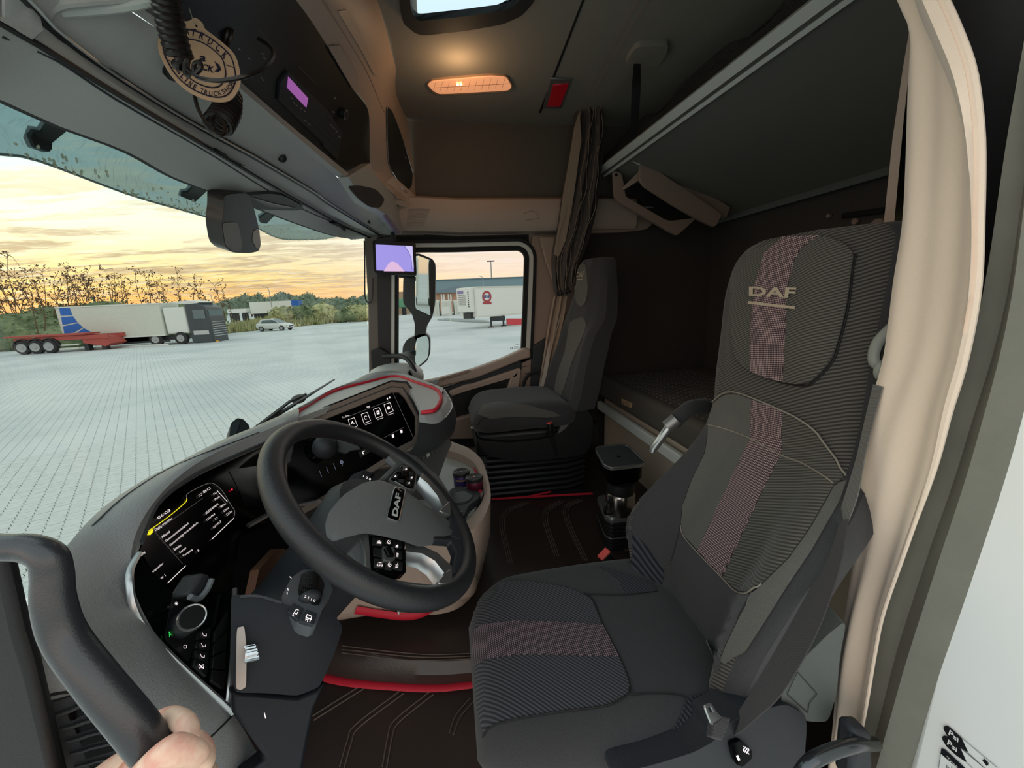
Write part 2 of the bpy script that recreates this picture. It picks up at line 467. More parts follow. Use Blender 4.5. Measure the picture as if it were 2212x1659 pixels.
m_ = bpy.data.meshes.new('paver_field'); m_.from_pydata(V, [], Fc); m_.update(); link('paver_field', m_, M_paver, ground, smooth=False, kind='stuff')

# ---------------------------------------------------------------- vehicles and buildings of the lorry park
M_white = mat('white_paint', '#e4e6e0', .45, var=.06); M_whitew = mat('weathered_white', '#d5d8cd', .6, var=.15)
M_blue = mat('blue_livery', '#1f66c0', .5); M_tyre = mat('tyre', '#2f3032', .85); M_rim = mat('steel_rim', '#a9acad', .5, .3)
M_red = mat('red_chassis', '#b5534a', .6, var=.3); M_redp = mat('red_panel', '#d0434c', .5); M_dark = mat('dark_metal', '#2a2f33', .5)
M_truck = mat('dark_truck_paint', '#3d474b', .35); M_glassd = mat('dark_window', '#5b6e72', .12, spec=.8); M_plate = mat('number_plate_yellow', '#e8a23c', .5)
M_chrome = mat('chrome', '#c9ccd0', .15, 1.)
def prism(foot, z0, z1, mb=None):
    mb = mb or MB(); return mb.poly([Vector((x, y, z0)) for x, y in foot], Vector((0, 0, z1 - z0)))
def wheel(mb, c, r, w, ax):
    return mb.lathe(c, [(r * .55, -w / 2), (r * .92, -w / 2), (r, -w * .35), (r, w * .35), (r * .92, w / 2), (r * .55, w / 2)], ax, 20)
YB = 37.3; BS = Plane((0, YB, 0), (1, YB, 0), (0, YB, 1))
zt, zb = U(300, 656, y=YB).z, U(300, 728, y=YB).z; xl, xr, xf = U(128, 700, y=YB).x, U(352, 700, y=YB).x, U(404, 700, y=YB).x
t = thing('box_lorry', 'dark fronted box lorry with a long white box striped blue at its rear', 'lorry', (xl, YB, GZ))
MB().box(((xl + xr) / 2, YB + 1.25, (zt + zb) / 2), (xr - xl, 2.5, zt - zb)).build('cargo_box', M_whitew, t, bevel=.04)
MB().box(((xr + xf) / 2 + .05, YB + 1.3, (zt + zb) / 2 - .15), (xf - xr - .1, 2.4, zt - zb - .5)).build('cooling_unit', M_white, t, bevel=.12)
for zz in (zt - .04, zb + .04): MB().box(((xl + xr) / 2, YB - .02, zz), (xr - xl, .06, .09)).build('rail', M_white, t)
bl = [(128.5, 664), (149, 664), (152, 674), (132, 674)], [(133, 683), (154, 683), (161, 694), (135, 697)], [(136, 705), (165, 699), (178, 712), (160, 720), (139, 721)], [(168, 722), (181, 715), (206, 722)]
bl = [[(127, 663), (149, 663), (156, 681), (131, 682)], [(132, 685), (157, 683), (167, 696), (135, 702)], [(136, 705), (168, 698), (179, 707), (160, 718), (139, 721)], [(163, 721), (181, 709), (192, 715), (206, 722)]]
for p_ in bl: MB().poly([BS(a, b, .02) for a, b in p_], (0, .015, 0)).build('blue_stripe', M_blue, t)
mb = MB()
for px_ in (262, 300): mb.box((U(px_, 738, y=YB).x, YB + 1.2, zb - .25), (5.6, 1.6, .3))
mb.box((U(285, 738, y=YB).x, YB + .1, zb - .45), (5.6, .08, .16)); mb.build('chassis', M_dark, t)
MB().box((U(285, 741, y=YB).x, YB + .02, zb - .75), (5.4, .06, .14)).build('side_guard', M_white, t)
for px_ in (337, 392):
    c = Vector((U(px_, 740, y=YB).x, YB + .2, GZ + .5)); w_ = wheel(MB(), c, .52, .35, (0, 1, 0)).build('wheel', M_tyre, t)
    MB().lathe(c + Vector((0, -.19, 0)), [(.3, 0), (.29, -.02), (.12, .03), (.08, -.04)], (0, 1, 0), 16).build('rim', M_rim, w_)
x1 = U(454, 700, y=YB).x
cab_ = MB().poly([Vector(p) for p in ((xf + .1, YB, zb - .7), (x1, YB, zb - .9), (x1 + .05, YB, zb + 1.2), (x1 - .1, YB, zt - .5), (x1 - .7, YB, zt - .15), (xf + .1, YB, zt - .2))], (0, 2.4, 0)).build('cab', M_truck, t, bevel=.08)
MB().box((x1 - .05, YB + 1.2, zb + 1.6), (.12, 2.1, .8)).build('windscreen', M_glassd, t)
MB().box(((xf + x1) / 2 + .2, YB - .02, zb + 1.65), (.9, .06, .75)).build('side_window', M_glassd, t)
MB().poly([Vector(p) for p in ((xf - 1.1, YB + .1, zt + .02), (xf + .3, YB + .1, zt + .1), (x1 - .5, YB + .1, zt - .05), (x1 - .9, YB + .1, zt - .25), (xf - .4, YB + .1, zt - .12))], (0, 2.2, 0)).build('roof_deflector', M_white, t)
for k in range(7): MB().box((x1 + .03, YB + 1.2, zb + .95 - k * .2), (.12, 2.1, .06)).build('grille_bar', M_chrome, t)
MB().box(((xf + x1) / 2 + .1, YB - .03, zb + .1), (1.2, .05, .35)).build('step_panel', M_chrome, t)
MB().box((x1 + .1, YB + .3, zb - .75), (.04, .45, .16)).build('number_plate', M_plate, t)
# red skeletal trailer
YR = 35.6; t = thing('skeletal_trailer', 'rusty red three axle skeletal trailer parked before the box lorry', 'trailer', (U(130, 755, y=YR).x, YR, GZ))
xa, xb = U(33, 740, y=YR).x, U(238, 740, y=YR).x
for dy in (0, 1.6): MB().box(((xa + xb) / 2, YR + dy, U(130, 731, y=YR).z), (xb - xa, .16, .3)).build('beam', M_red, t)
MB().box((xa + 2.2, YR + .5, U(60, 727, y=YR).z), (5.4, 1.4, .12)).build('deck', M_red, t)
MB().poly([U(a, b, y=YR) for a, b in ((175, 724), (225, 727), (240, 741), (228, 748), (180, 741))], (0, 1.6, 0)).build('gooseneck', M_red, t)
for px_ in (56, 85, 115):
    c = Vector((U(px_, 750, y=YR).x, YR - .15, GZ + .52)); w_ = wheel(MB(), c, .52, .35, (0, 1, 0)).build('wheel', M_tyre, t)
    MB().lathe(c + Vector((0, -.19, 0)), [(.34, 0), (.32, -.03), (.14, .04), (.1, -.03)], (0, 1, 0), 16).build('rim', M_rim, w_)
    fe = MB(); fe.tube([c + Vector((math.cos(a) * .62, 0, math.sin(a) * .62)) for a in [PI * k / 8 for k in range(9)]], .05, 6, flat=(1, 3)); fe.build('mudguard', M_dark, t)
for py_ in (745, 753): MB().box((U(143, py_, y=YR).x, YR - .1, U(143, py_, y=YR).z), (1.9, .05, .13)).build('side_guard', M_whitew, t)
for px_ in (184, 222): MB().box((U(px_, 748, y=YR).x, YR + .3, GZ + .45), (.3, .4, .9)).build('landing_leg', M_dark, t)

# white hatchback
def hatchback(c, ang):
    t = thing('hatchback_car', 'small white hatchback car parked at the grass edge', 'car', c); t.rotation_euler = (0, 0, ang)
    def P_(name, mb, m, parent=t): o = mb.build(name, m, None); o.parent = parent; return o
    secs = [(-2.0, .38, .62, .66), (-1.93, .3, .92, .78), (-1.6, .25, .98, .84), (-.6, .23, .96, .86), (.6, .23, .94, .86), (1.2, .25, .88, .83), (1.75, .28, .74, .76), (2.0, .36, .60, .6)]
    rows = []
    for x, z0, z1, w in secs:
        rows.append([Vector((x, w * math.copysign(abs(math.cos(a)) ** .35, math.cos(a)), (z0 + z1) / 2 + (z1 - z0) / 2 * math.copysign(abs(math.sin(a)) ** .45, math.sin(a)))) for a in [2 * PI * k / 20 for k in range(20)]])
    P_('body', MB().loft(rows, closed=True, cap=True), M_white)
    g_ = [(-1.85, .93, .70), (-1.45, 1.36, .58), (-.6, 1.46, .58), (.15, 1.40, .57), (1.05, .92, .68)]
    rows = [[Vector((x, -w, .85)), Vector((x, -w * .96, z - .08)), Vector((x, -w * .8, z)), Vector((x, w * .8, z)), Vector((x, w * .96, z - .08)), Vector((x, w, .85))] for x, z, w in g_]
    P_('roof', MB().loft(rows, cap=True), M_white)
    for s_ in (-1, 1):
        P_('side_window', MB().poly([Vector(p) for p in ((-1.3, s_ * .69, .95), (-.32, s_ * .69, .93), (-.32, s_ * .585, 1.33), (-1.15, s_ * .59, 1.3))], (0, s_ * .012, 0)), M_glassd)
        P_('side_window', MB().poly([Vector(p) for p in ((-.25, s_ * .69, .93), (.85, s_ * .69, .92), (.2, s_ * .585, 1.3), (-.25, s_ * .585, 1.33))], (0, s_ * .012, 0)), M_glassd)
        P_('headlamp', MB().ell((1.78, s_ * .62, .66), (.2, .12, .07), nu=10, nv=6), M_chrome)
        P_('wing_mirror', MB().ell((.75, s_ * .9, .97), (.08, .1, .06), nu=8, nv=5), M_dark)
        for x in (-1.25, 1.27):
            w_ = P_('wheel', wheel(MB(), (x, s_ * .78, .31), .31, .2, (0, 1, 0)), M_tyre)
            P_('rim', MB().lathe((x, s_ * .885, .31), [(.2, 0), (.19, s_ * .01), (.05, -s_ * .02)], (0, 1, 0), 12), M_rim, w_)
    P_('windscreen', MB().poly([Vector(p) for p in ((1.03, -.6, .94), (1.03, .6, .94), (.22, .5, 1.38), (.22, -.5, 1.38))], (.012, 0, .012)), M_glassd)
    P_('grille', MB().box((1.97, 0, .5), (.08, .8, .16)), M_dark)
    P_('number_plate', MB().box((2.02, 0, .42), (.03, .5, .1)), M_whitew)
c = U(597, 714, z=GZ); hatchback(c, math.atan2(-.225, .975))

# far white trailer with blue cab side, beyond the grass
YF = 92; t = thing('parked_trailer', 'far white trailer with a blue end beyond the grass', 'trailer', U(590, 672, y=YF))
a, b = U(538, 653, y=YF), U(632, 674, y=YF); MB().box(((a.x + b.x) / 2, YF + 1.2, (a.z + b.z) / 2), (b.x - a.x, 2.5, a.z - b.z)).build('trailer_box', M_white, t)
b2 = U(647, 670, y=YF); MB().box(((b.x + b2.x) / 2, YF + 1.2, (a.z + b.z) / 2), (b2.x - b.x, 2.4, a.z - b.z)).build('blue_end', M_blue, t)
a, b = U(495, 668, y=YF), U(537, 675, y=YF); tf = thing('flatbed_trailer', 'low white flatbed left of the far white trailer', 'trailer', (a.x, YF, GZ)); MB().box(((a.x + b.x) / 2, YF, (a.z + b.z) / 2), (b.x - a.x, 2, a.z - b.z)).build('deck', M_white, tf)
for k in (.15, .3, .8): MB().box((a.x + (b.x - a.x) * k, YF, (b.z + GZ) / 2), (.5, 1.8, b.z - GZ)).build('leg', M_dark, tf)
a, b = U(538, 653, y=YF), U(632, 674, y=YF)

for px_ in (560, 615): wheel(MB(), (U(px_, 672, y=YF).x, YF + .3, GZ + .55), .55, .4, (0, 1, 0)).build('wheel', M_tyre, t)
MB().box(((U(538, 672, y=YF).x + U(647, 672, y=YF).x) / 2, YF + 1.2, (b.z + GZ) / 2 + .3), (9, 1.2, b.z - GZ - .5)).build('chassis', M_dark, t)
# refrigerated trailer beside the passenger window
th = math.radians(33); sd = Vector((math.cos(th), math.sin(th), 0)); pd = Vector((-sd.y, sd.x, 0)); C0 = U(1031, 686, y=35.2); C0.z = 0
z0, z1 = U(1031, 686, y=35.2).z, U(1031, 619, y=35.2).z
t = thing('refrigerated_trailer', 'white refrigerated trailer with a round red badge and front cooling unit', 'trailer', (C0.x, C0.y, GZ))
def RT(a, b, z): v = C0 + sd * a + pd * b; return Vector((v.x, v.y, z))
mb = MB(); mb.add([RT(a, b, z) for z in (z0, z1) for a, b in ((0, 0), (13, 0), (13, 2.5), (0, 2.5))], [(0, 1, 2, 3), (4, 5, 6, 7), (0, 1, 5, 4), (1, 2, 6, 5), (2, 3, 7, 6), (3, 0, 4, 7)])
mb.build('trailer_body', M_white, t, smooth=False)
for z in (z0 + .05, z1 - .05): MB().add([RT(a, b, z + dz) for dz in (-.06, .06) for a, b in ((-.03, -.04), (13, -.04), (13, 0), (-.03, 0))], [(0, 1, 2, 3), (4, 5, 6, 7), (0, 1, 5, 4), (3, 0, 4, 7)]).build('rail', M_whitew, t, smooth=False)
def fbox(a0, a1, b0, b1, za, zb_): return MB().add([RT(a, b, z) for z in (za, zb_) for a, b in ((a0, b0), (a1, b0), (a1, b1), (a0, b1))], [(0, 3, 2, 1), (4, 5, 6, 7), (0, 1, 5, 4), (1, 2, 6, 5), (2, 3, 7, 6), (3, 0, 4, 7)])
cu = fbox(-.5, 0, .25, 2.3, z0 + .5, z1 - .05).build('cooling_unit', M_white, t, bevel=.06)
for k in range(6): fbox(-.53, -.49, .9, 2.0, z1 - 1.0 + k * -.17 + .3, z1 - .93 + k * -.17 + .3 - .15 + .1).build('louvre', M_truck, cu)
fbox(-.53, -.49, 1.2, 2.1, z1 - .55, z1 - .3).build('badge_plate', mat('badge_purple', '#8b7fb0', .5), cu)
for k in range(8): fbox(-.52, -.5, .42, .55, z1 - .5 - k * .18, z1 - .4 - k * .18).build('vent_slot', M_dark, cu)
fbox(-.3, .2, .6, 1.7, z0 - .1, z0 + .45).build('coupling_box', M_dark, t)
RTp = Plane(RT(0, 0, 0), RT(5, 0, 0), RT(0, 0, 1))
bc = U(1051, 641, y=36.2); M_badge = mat('badge_red', '#a8404a', .5)
ctr = RTp(1051.5, 641)
def ringpoly(r0, r1, n=28, off=.02, sx=1.): return MB().add([ctr - RTp.n * 0 + RTp.n * off + (sd * math.cos(2 * PI * k / n) * sx + Vector((0, 0, 1)) * math.sin(2 * PI * k / n)) * r for r in (r0, r1) for k in range(n)], [(k, (k + 1) % n, n + (k + 1) % n, n + k) for k in range(n)])
ringpoly(.33, .52, sx=1.05).build('badge_ring', M_badge, t, smooth=False)
MB().add([RTp(1043, 652, .02), RTp(1062, 652, .02), RTp(1062, 657, .02), RTp(1043, 657, .02)], [(0, 1, 2, 3)]).build('badge_ribbon', M_badge, t, smooth=False)
mb = MB()
for a, b in ((1048, 641), (1055, 641)): mb.poly([RTp(a - 3, b + 2, .03), RTp(a - 1, b - 4, .03), RTp(a + 3, b - 3, .03), RTp(a + 2, b + 3, .03)])
mb.build('badge_figure', mat('badge_blue', '#4b5787', .5), t, smooth=False)
for px_ in (1062, 1089):
    p = RTp(px_, 700); o = MB(); o.box((p.x, p.y + .4, (z0 + GZ) / 2), (.16, .16, z0 - GZ)); o.box((p.x, p.y + .4, GZ + .04), (.5, .4, .08)); o.build('landing_leg', M_dark, t)
p0, p1 = RTp(1060, 695), RTp(1090, 695); MB().box(((p0.x + p1.x) / 2, p0.y + .5, z0 - .25), (p1.x - p0.x, .1, .45)).build('leg_brace', M_dark, t)
p0, p1 = RTp(1094, 695), RTp(1132, 695); q_ = MB(); q_.poly([RTp(1095, 688), RTp(1140, 688), RTp(1140, 702), RTp(1096, 701)], pd * .1); q_.build('red_side_locker', M_redp, t)
wheel(MB(), RTp(1124, 704) + pd * .3, .42, .3, tuple(pd)).build('wheel', M_tyre, t)
# long grey shed, low house, parked trailers and sign
t = thing('warehouse', 'long blue grey flat roofed warehouse beyond the trailers', 'building', U(1040, 645, y=120))
a, b = U(900, 608, y=120), U(1330, 650, y=120); MB().box(((a.x + b.x) / 2, 128, (a.z + GZ) / 2), (b.x - a.x, 16, a.z - GZ)).build('wall', mat('shed_cladding', '#7f9aa3', .7, var=.1), t)
MB().box(((a.x + b.x) / 2, 128, a.z + .15), (b.x - a.x + .4, 16.6, .3)).build('roof', mat('shed_roof', '#5f7b86', .6), t)
t = thing('low_house', 'low tan house with a hipped dark roof behind the parked trailers', 'building', U(960, 660, y=92))
a, b = U(932, 634, y=92), U(1004, 650, y=92); MB().box(((a.x + b.x) / 2, 97, (a.z + GZ) / 2), (b.x - a.x, 9, a.z - GZ)).build('wall', mat('tan_render', '#c79f86', .8), t)
r_ = [Vector(((a.x - 1), 91.3, a.z)), Vector((b.x + 1, 91.3, a.z)), Vector((b.x + 1, 102, a.z)), Vector((a.x - 1, 102, a.z)), U(985, 618, y=96), U(996, 618, y=96)]
MB().add(r_, [(0, 1, 5, 4), (1, 2, 5), (2, 3, 4, 5), (3, 0, 4), (0, 3, 2, 1)]).build('roof', mat('dark_tiles', '#66757d', .8), t, smooth=False)
for px_ in (954, 959, 969, 974): p = U(px_, 643, y=91.9); MB().box(p, (.35, .1, 1.6)).build('white_post', M_white, t)
t = thing('tan_shed', 'tall tan building glimpsed beside the passenger mirror', 'building', U(860, 670, y=95))
MB().box((U(861, 650, y=95).x, 99, U(861, 640, y=95).z - 2), (4.2, 8, 6)).build('wall', mat('tan_cladding', '#b49c80', .8), t)
for i, (xa_, xb_) in enumerate(((936, 950), (952, 977), (980, 992))):
    a, b = U(xa_, 649, y=72), U(xb_, 683, y=72)
    t = thing('parked_trailer', ['white trailer rear nearest the passenger mirror', 'white double door trailer rear behind the white board', 'narrow white trailer rear beside the reefer nose'][i], 'trailer', (a.x, 72, GZ), 'trailers parked in a row before the house')
    MB().box(((a.x + b.x) / 2, 78, (a.z + b.z) / 2), (b.x - a.x, 12, a.z - b.z)).build('trailer_box', M_white, t)
    for k in range(2): xk = a.x + (b.x - a.x) * (.27 + .46 * k); MB().box((xk, 71.95, (a.z + b.z) / 2), ((b.x - a.x) * .4, .08, (a.z - b.z) * .86)).build('rear_door', M_whitew, t)
    for k in range(2): wheel(MB(), (a.x + (b.x - a.x) * (.2 + .6 * k), 72.6, GZ + .5), .5, .4, (1, 0, 0)).build('wheel', M_tyre, t)
    MB().box(((a.x + b.x) / 2, 72.2, b.z - .2), (b.x - a.x, .3, .3)).build('bumper', M_dark, t)
t = thing('blank_sign_board', 'blank white board on two legs in the lorry park', 'sign', U(963, 692, y=48))
a, b = U(955, 663, y=48), U(972, 677, y=48); MB().box(((a.x + b.x) / 2, 48, (a.z + b.z) / 2), (b.x - a.x, .08, a.z - b.z)).build('board', M_white, t)
for px_ in (956, 972): p = U(px_, 677, y=48); MB().box((p.x, 48.05, (GZ + a.z) / 2), (.08, .08, a.z - GZ)).build('leg', M_white, t)
isl = [U(a, b, z=GZ) for a, b in ((945, 692), (962, 689), (1000, 690), (1050, 694), (1058, 698), (1000, 696))]
tag(MB().poly(isl, (0, 0, .12)).build('traffic_island', mat('kerb_stone', '#9aa09c', .9)), 'low grey kerbed island under the white board', 'island')
t = thing('tractor_truck', 'small green and red vehicle seen past the mirror', 'truck', U(862, 665, y=90)); p = U(862, 658, y=90)
MB().box((p.x + .6, 91, p.z + .3), (1.9, 3, 1.9)).build('cab', mat('green_paint', '#5f9c78', .5), t, bevel=.2); MB().box((p.x - .9, 90, p.z - .1), (1.3, 2, 1.3)).build('tank', M_redp, t, bevel=.15)
for dx in (-1., .9): MB().box((p.x + dx, 90.6, (p.z + GZ) / 2 - .2), (.8, 1.6, p.z - GZ + .1)).build('wheel_block', M_tyre, t, bevel=.2)
def mast(name, label, px_, py0, py1, y, r, arm=None):
    t = thing(name, label, 'lamp post' if 'lamp' in name else 'mast', (U(px_, py1, y=y).x, y, GZ)); top = U(px_, py0, y=y)
    MB().tube([Vector((top.x, y, GZ)), top], [r, r * .6], 6).build('pole', M_rim, t)
    if arm: MB().tube(cat([top, U(*arm[0], y=y), U(*arm[1], y=y)], 4), r * .6, 6).build('arm', M_rim, t)
    else: MB().box(top, (2.4, .3, .35)).build('head', M_dark, t)
mast('lamp_post', 'curved lamp post above the reefer trailer', 1043, 603, 640, 60, .08, ((1041, 598), (1034, 596)))
mast('floodlight_mast', 'tall slim floodlight mast on the skyline above the reefer trailer', 1060, 564, 630, 125, .28)
mast('lamp_post', 'curved lamp post behind the far white trailer', 581, 628, 660, 75, .09, ((577, 621), (566, 619)))
mast('lamp_post', 'thin twin lamp post right of the box lorry', 456, 640, 700, 70, .08, ((455, 637), (450, 636)))

# ---------------------------------------------------------------- planting
def leafmat(n, a, b):
    m = bpy.data.materials.new(n); m.use_nodes = True; g = N(m.node_tree); p = g.n['Principled BSDF']; p.inputs['Roughness'].default_value = .8
    pos = g.add('ShaderNodeNewGeometry').outputs['Position']; g.l.new(g.mix(g.mr(g.noise(pos, .7, 5, .7), .35, .65), lin(a), lin(b)), p.inputs['Base Color']); return m
M_hedge = leafmat('hedge_leaf', '#5b6b4a', '#8c9a72'); M_weed = leafmat('weed_leaf', '#8d9468', '#c2bf8e'); M_tree = leafmat('far_tree_leaf', '#66786a', '#8a9a80'); M_twig = mat('twig', '#6b5340', .9)
def leaves(mb, c, rad, n, size, rim=.6):
    c = Vector(c)
    for _ in range(n):
        d = Vector((random.gauss(0, 1), random.gauss(0, 1), random.gauss(0, 1))).normalized() * random.uniform(rim, 1.05)
        p = c + Vector((d.x * rad[0], d.y * rad[1], d.z * rad[2])); a = Vector((random.gauss(0, 1), random.gauss(0, 1), random.gauss(0, 1))).normalized(); b = a.orthogonal().normalized(); s_ = size * random.uniform(.6, 1.4)
        mb.add([p - a * s_, p + b * s_ * .6, p + a * s_, p - b * s_ * .6], [(0, 1, 2, 3)])
    return mb
def bush(name, label, c, rad, n, size, m, group=None, twigs=0, tw_h=3.):
    t = thing(name, label, 'bush', (c[0], c[1], GZ), group); mb = MB(); c = Vector(c)
    for k in range(5):
        o = Vector((random.uniform(-.45, .45) * rad[0], random.uniform(-.3, .3) * rad[1], random.uniform(-.25, .25) * rad[2])); r2 = [q_ * random.uniform(.55, .72) for q_ in rad]
        mb.ell(c + o, [q_ * .86 for q_ in r2], nu=10, nv=7); leaves(mb, c + o, r2, n // 5, size, .85)
    mb.build('crown', m, t, smooth=False)
    if twigs:
        tb = MB()
        for k in range(twigs):
            x = c.x + random.uniform(-1, 1) * rad[0]; y = c.y + random.uniform(-.5, .5) * rad[1]; h = tw_h * random.uniform(.5, 1.) * (1 - .5 * abs(x - c.x) / rad[0])
            p = Vector((x, y, c.z)); d = Vector((random.uniform(-.3, .3), 0, 1)).normalized(); pts = [p]
            for j in range(5): d = (d + Vector((random.uniform(-.2, .2), random.uniform(-.2, .2), 0))).normalized(); pts.append(pts[-1] + d * (h + rad[2]) / 5)
            tb.tube(pts, [.05, .045, .035, .03, .02, .015], 4)
            for j in range(2, 6):
                for q_ in range(3):
                    e = pts[j] + Vector((random.uniform(-.8, .8), random.uniform(-.3, .3), random.uniform(.1, .8))) * .8; tb.tube([pts[j], e], [.022, .012], 3)
                    leaves(tb, e, (.25, .25, .25), 4, .09, .2)
        tb.build('twigs', M_twig, t, smooth=False)
c = U(30, 712, y=40); bush('hedge_bush', 'dense green bush filling the lot edge left of the trailers', (c.x - 2, 42, c.z - .6), (7, 3, 2.9), 1500, .16, M_hedge, twigs=22, tw_h=5.2)
c = U(200, 668, y=46)
for i, (px_, r_, tw, h_) in enumerate(((125, 5, 12, 3.6), (215, 5, 12, 3.2), (310, 5, 12, 3.4), (400, 5, 6, 1.8))):
    c = U(px_, 676, y=46); bush('hedge_bush', ['twiggy bush behind the rear of the box lorry', 'twiggy bush behind the blue end of the lorry box', 'twiggy bush behind the middle of the lorry box', 'green bush behind the dark lorry cab'][i], (c.x, 46, c.z - 1), (r_, 2.2, 2.6), 900, .16, M_hedge, 'bushes behind the box lorry', twigs=tw, tw_h=h_)
for i, px_ in enumerate((610, 668, 700, 755, 790)):
    c = U(px_, 672, y=66); bush('shrub', ['small green tree before the far white trailer', 'round shrub right of the far trailer', 'low green shrub in the grass', 'wide shrub near the windscreen pillar', 'dark shrub beside the windscreen pillar'][i], (c.x, 66, c.z - .4), (3.2, 2, 1.9), 700, .2, M_hedge if i % 2 else M_weed, 'shrubs on the grass strip')
# far trees
ORD = 'first second third fourth fifth sixth seventh eighth ninth tenth eleventh twelfth thirteenth fourteenth fifteenth sixteenth seventeenth eighteenth nineteenth twentieth twenty-first twenty-second'.split()
tr = None; tops = [(455, 655), (478, 645), (500, 648), (520, 640), (535, 632), (552, 630), (572, 640), (590, 634), (612, 628), (622, 630), (640, 636), (655, 630), (668, 640), (690, 645), (712, 642), (735, 640), (760, 638), (785, 634), (805, 640), (430, 668), (405, 660), (380, 665)]
for i, (px_, py_) in enumerate(tops):
    y = 118 + ((i * 7) % 22) * 8; top = U(px_, py_, y=y)
    if tr is None:
        tr = thing('far_tree', 'hazy green tree in the row along the skyline', 'tree', (0, 0, 0), 'trees along the skyline'); mb = MB()
        for k in range(6):
            o = Vector((random.uniform(-2.6, 2.6), random.uniform(-1.5, 1.5), random.uniform(.3, .8))); o.z = 6 * o.z; mb.ell(o, (1.9, 1.9, 1.7), nu=8, nv=6); leaves(mb, o, (2.2, 2.2, 2.1), 150, .3, .8)
        cr_ = mb.build('crown', M_tree, tr, smooth=False); tk_ = MB().tube([(0, 0, 0), (0, 0, 4)], [.25, .15], 6).build('trunk', M_twig, tr); o = tr
    else:
        o = tr.copy(); COL.objects.link(o)
        for ch in (cr_, tk_): c_ = ch.copy(); c_.parent = o; COL.objects.link(c_)
    o['label'] = ORD[sorted(p_[0] for p_ in tops).index(px_)] + ' hazy green tree from the left in the row along the skyline'
    s_ = (top.z - GZ) / 6.6; o.location = (top.x, y, GZ); o.scale = (1.5 * y / 150, .75, s_); o.rotation_euler = (0, 0, i * 1.1)
# weeds
mb = MB()
def lotedge(px_): return U(px_, 724 - (px_ - 455) * .098, z=GZ)
for _ in range(9000):
    px_ = random.uniform(440, 815); p = lotedge(px_); k = random.random() ** 1.3; p = p + Vector((-.28, .96, 0)) * (k * 34 + .3); h = random.uniform(.4, 1.15) * (1.4 if random.random() < .1 else 1); a = random.uniform(0, PI); w_ = Vector((math.cos(a), math.sin(a), 0)) * random.uniform(.08, .2)
    mb.add([p - w_, p + w_, p + Vector((random.uniform(-.2, .2), 0, h))], [(0, 1, 2)])
mb.build('weeds', M_weed, smooth=False, kind='stuff')['label'] = 'tall pale weeds and grass along the lot edge'
a, b = lotedge(440), lotedge(815); v = Vector((-.28, .96, 0)) * 60
e_ = tag(MB().add([a + Vector((0, 0, .05)), b + Vector((0, 0, .05)), b + v * 1.2 + Vector((0, 0, .4)), a + v * 1.2 + Vector((0, 0, .4))], [(0, 1, 2, 3)]).build('grass_strip', M_weed, smooth=False), 'rough grass strip along the lot edge', kind='structure')
# ================================================================== CAB SHELL
M_tan = mat('tan_trim', '#b39e90', .55, bump=(500, .15)); M_tand = mat('tan_door_plastic', '#9c8678', .6, bump=(500, .15))
M_hdr = mat('grey_header_plastic', '#b0b1af', .55, bump=(420, .25)); M_blk = mat('black_plastic', '#17181a', .5, bump=(420, .15))
M_gloss = mat('gloss_black', '#060708', .14, spec=.12); M_rub = mat('black_rubber', '#141414', .75); M_lgt = mat('pale_painted_frame', '#cfd0ca', .45)
M_ceil = mat('ceiling_cloth', '#8a8378', .95, bump=(300, .3)); M_wall = mat('brown_wall_cloth', '#5d564e', .95, bump=(260, .3)); M_wallb = mat('dark_bunk_wall', '#45403b', .95, bump=(260, .3))
M_sil = mat('satin_silver', '#c3c5c6', .32, .9); M_char = mat('charcoal_plastic', '#3c3f42', .55, bump=(420, .3)); M_dgrey = mat('dark_grey_plastic', '#2b2e33', .55, bump=(420, .25))
M_redc = mat('red_piping', '#cf2238', .6); M_cabw = mat('white_cab_paint', '#f6f8f8', .3)
M_floor = mat('black_floor', '#191817', .6, bump=(200, .2)); M_olive = mat('olive_grey_seal', '#77766c', .75, bump=(180, .3), var=.25)
def struct(o, label=None): o['kind'] = 'structure'; (label and o.__setitem__('label', label)); return o
struct(MB().box((.53, 1.4, -.04), (2.7, 2.3, .08)).build('floor', M_floor), 'dark floor of the driver cab')
HZ = 2.2; CP_ = Plane((0, 0, HZ), (1, 0, HZ), (0, 1, HZ))
hin = [CP_(a, b) for a, b in rnd([(880, -150), (885, 0), (890, 40), (1000, 36), (1086, 26), (1120, 8), (1134, -12), (1150, -150)], .2, 4)]
hc = sum(hin, Vector((0, 0, 0))) / len(hin); out_ = []
for p in hin:
    d = p - hc; k_ = min(((1.86 if d.x > 0 else -.45) - hc.x) / d.x if abs(d.x) > 1e-6 else 1e9, ((2.56 if d.y > 0 else .30) - hc.y) / d.y if abs(d.y) > 1e-6 else 1e9); out_.append(hc + d * k_)
rc_ = [Vector((x, y, HZ)) for x, y in ((1.86, 2.56), (1.86, .30), (-.45, .30), (-.45, 2.56))]
mb = MB().loft([out_, hin, [p + Vector((.02, .13, .07)) for p in hin], [p + Vector((0, 0, .07)) for p in out_]], closed=True, loop=True)
n_ = len(out_)
for c in rc_:
    for i in range(n_):
        a, b = out_[i], out_[(i + 1) % n_]
        if abs(a.x - b.x) > 1e-4 and abs(a.y - b.y) > 1e-4 and min((a - c).length + (b - c).length, 9) < (a - b).length * 1.5 + .02: mb.poly([a, c, b], (0, 0, .07))
struct(mb.build('ceiling', M_ceil, smooth=False), 'grey brown cloth headlining of the cab')
struct(MB().box((1.84, 1.4, 1.08), (.06, 2.3, 2.3)).build('wall_back', M_wallb), 'dark rear wall behind the bunks')
struct(MB().box((.9, 2.53, 1.99), (2.0, .06, .5)).build('wall_right', M_wall), 'brown cloth wall above the passenger door')
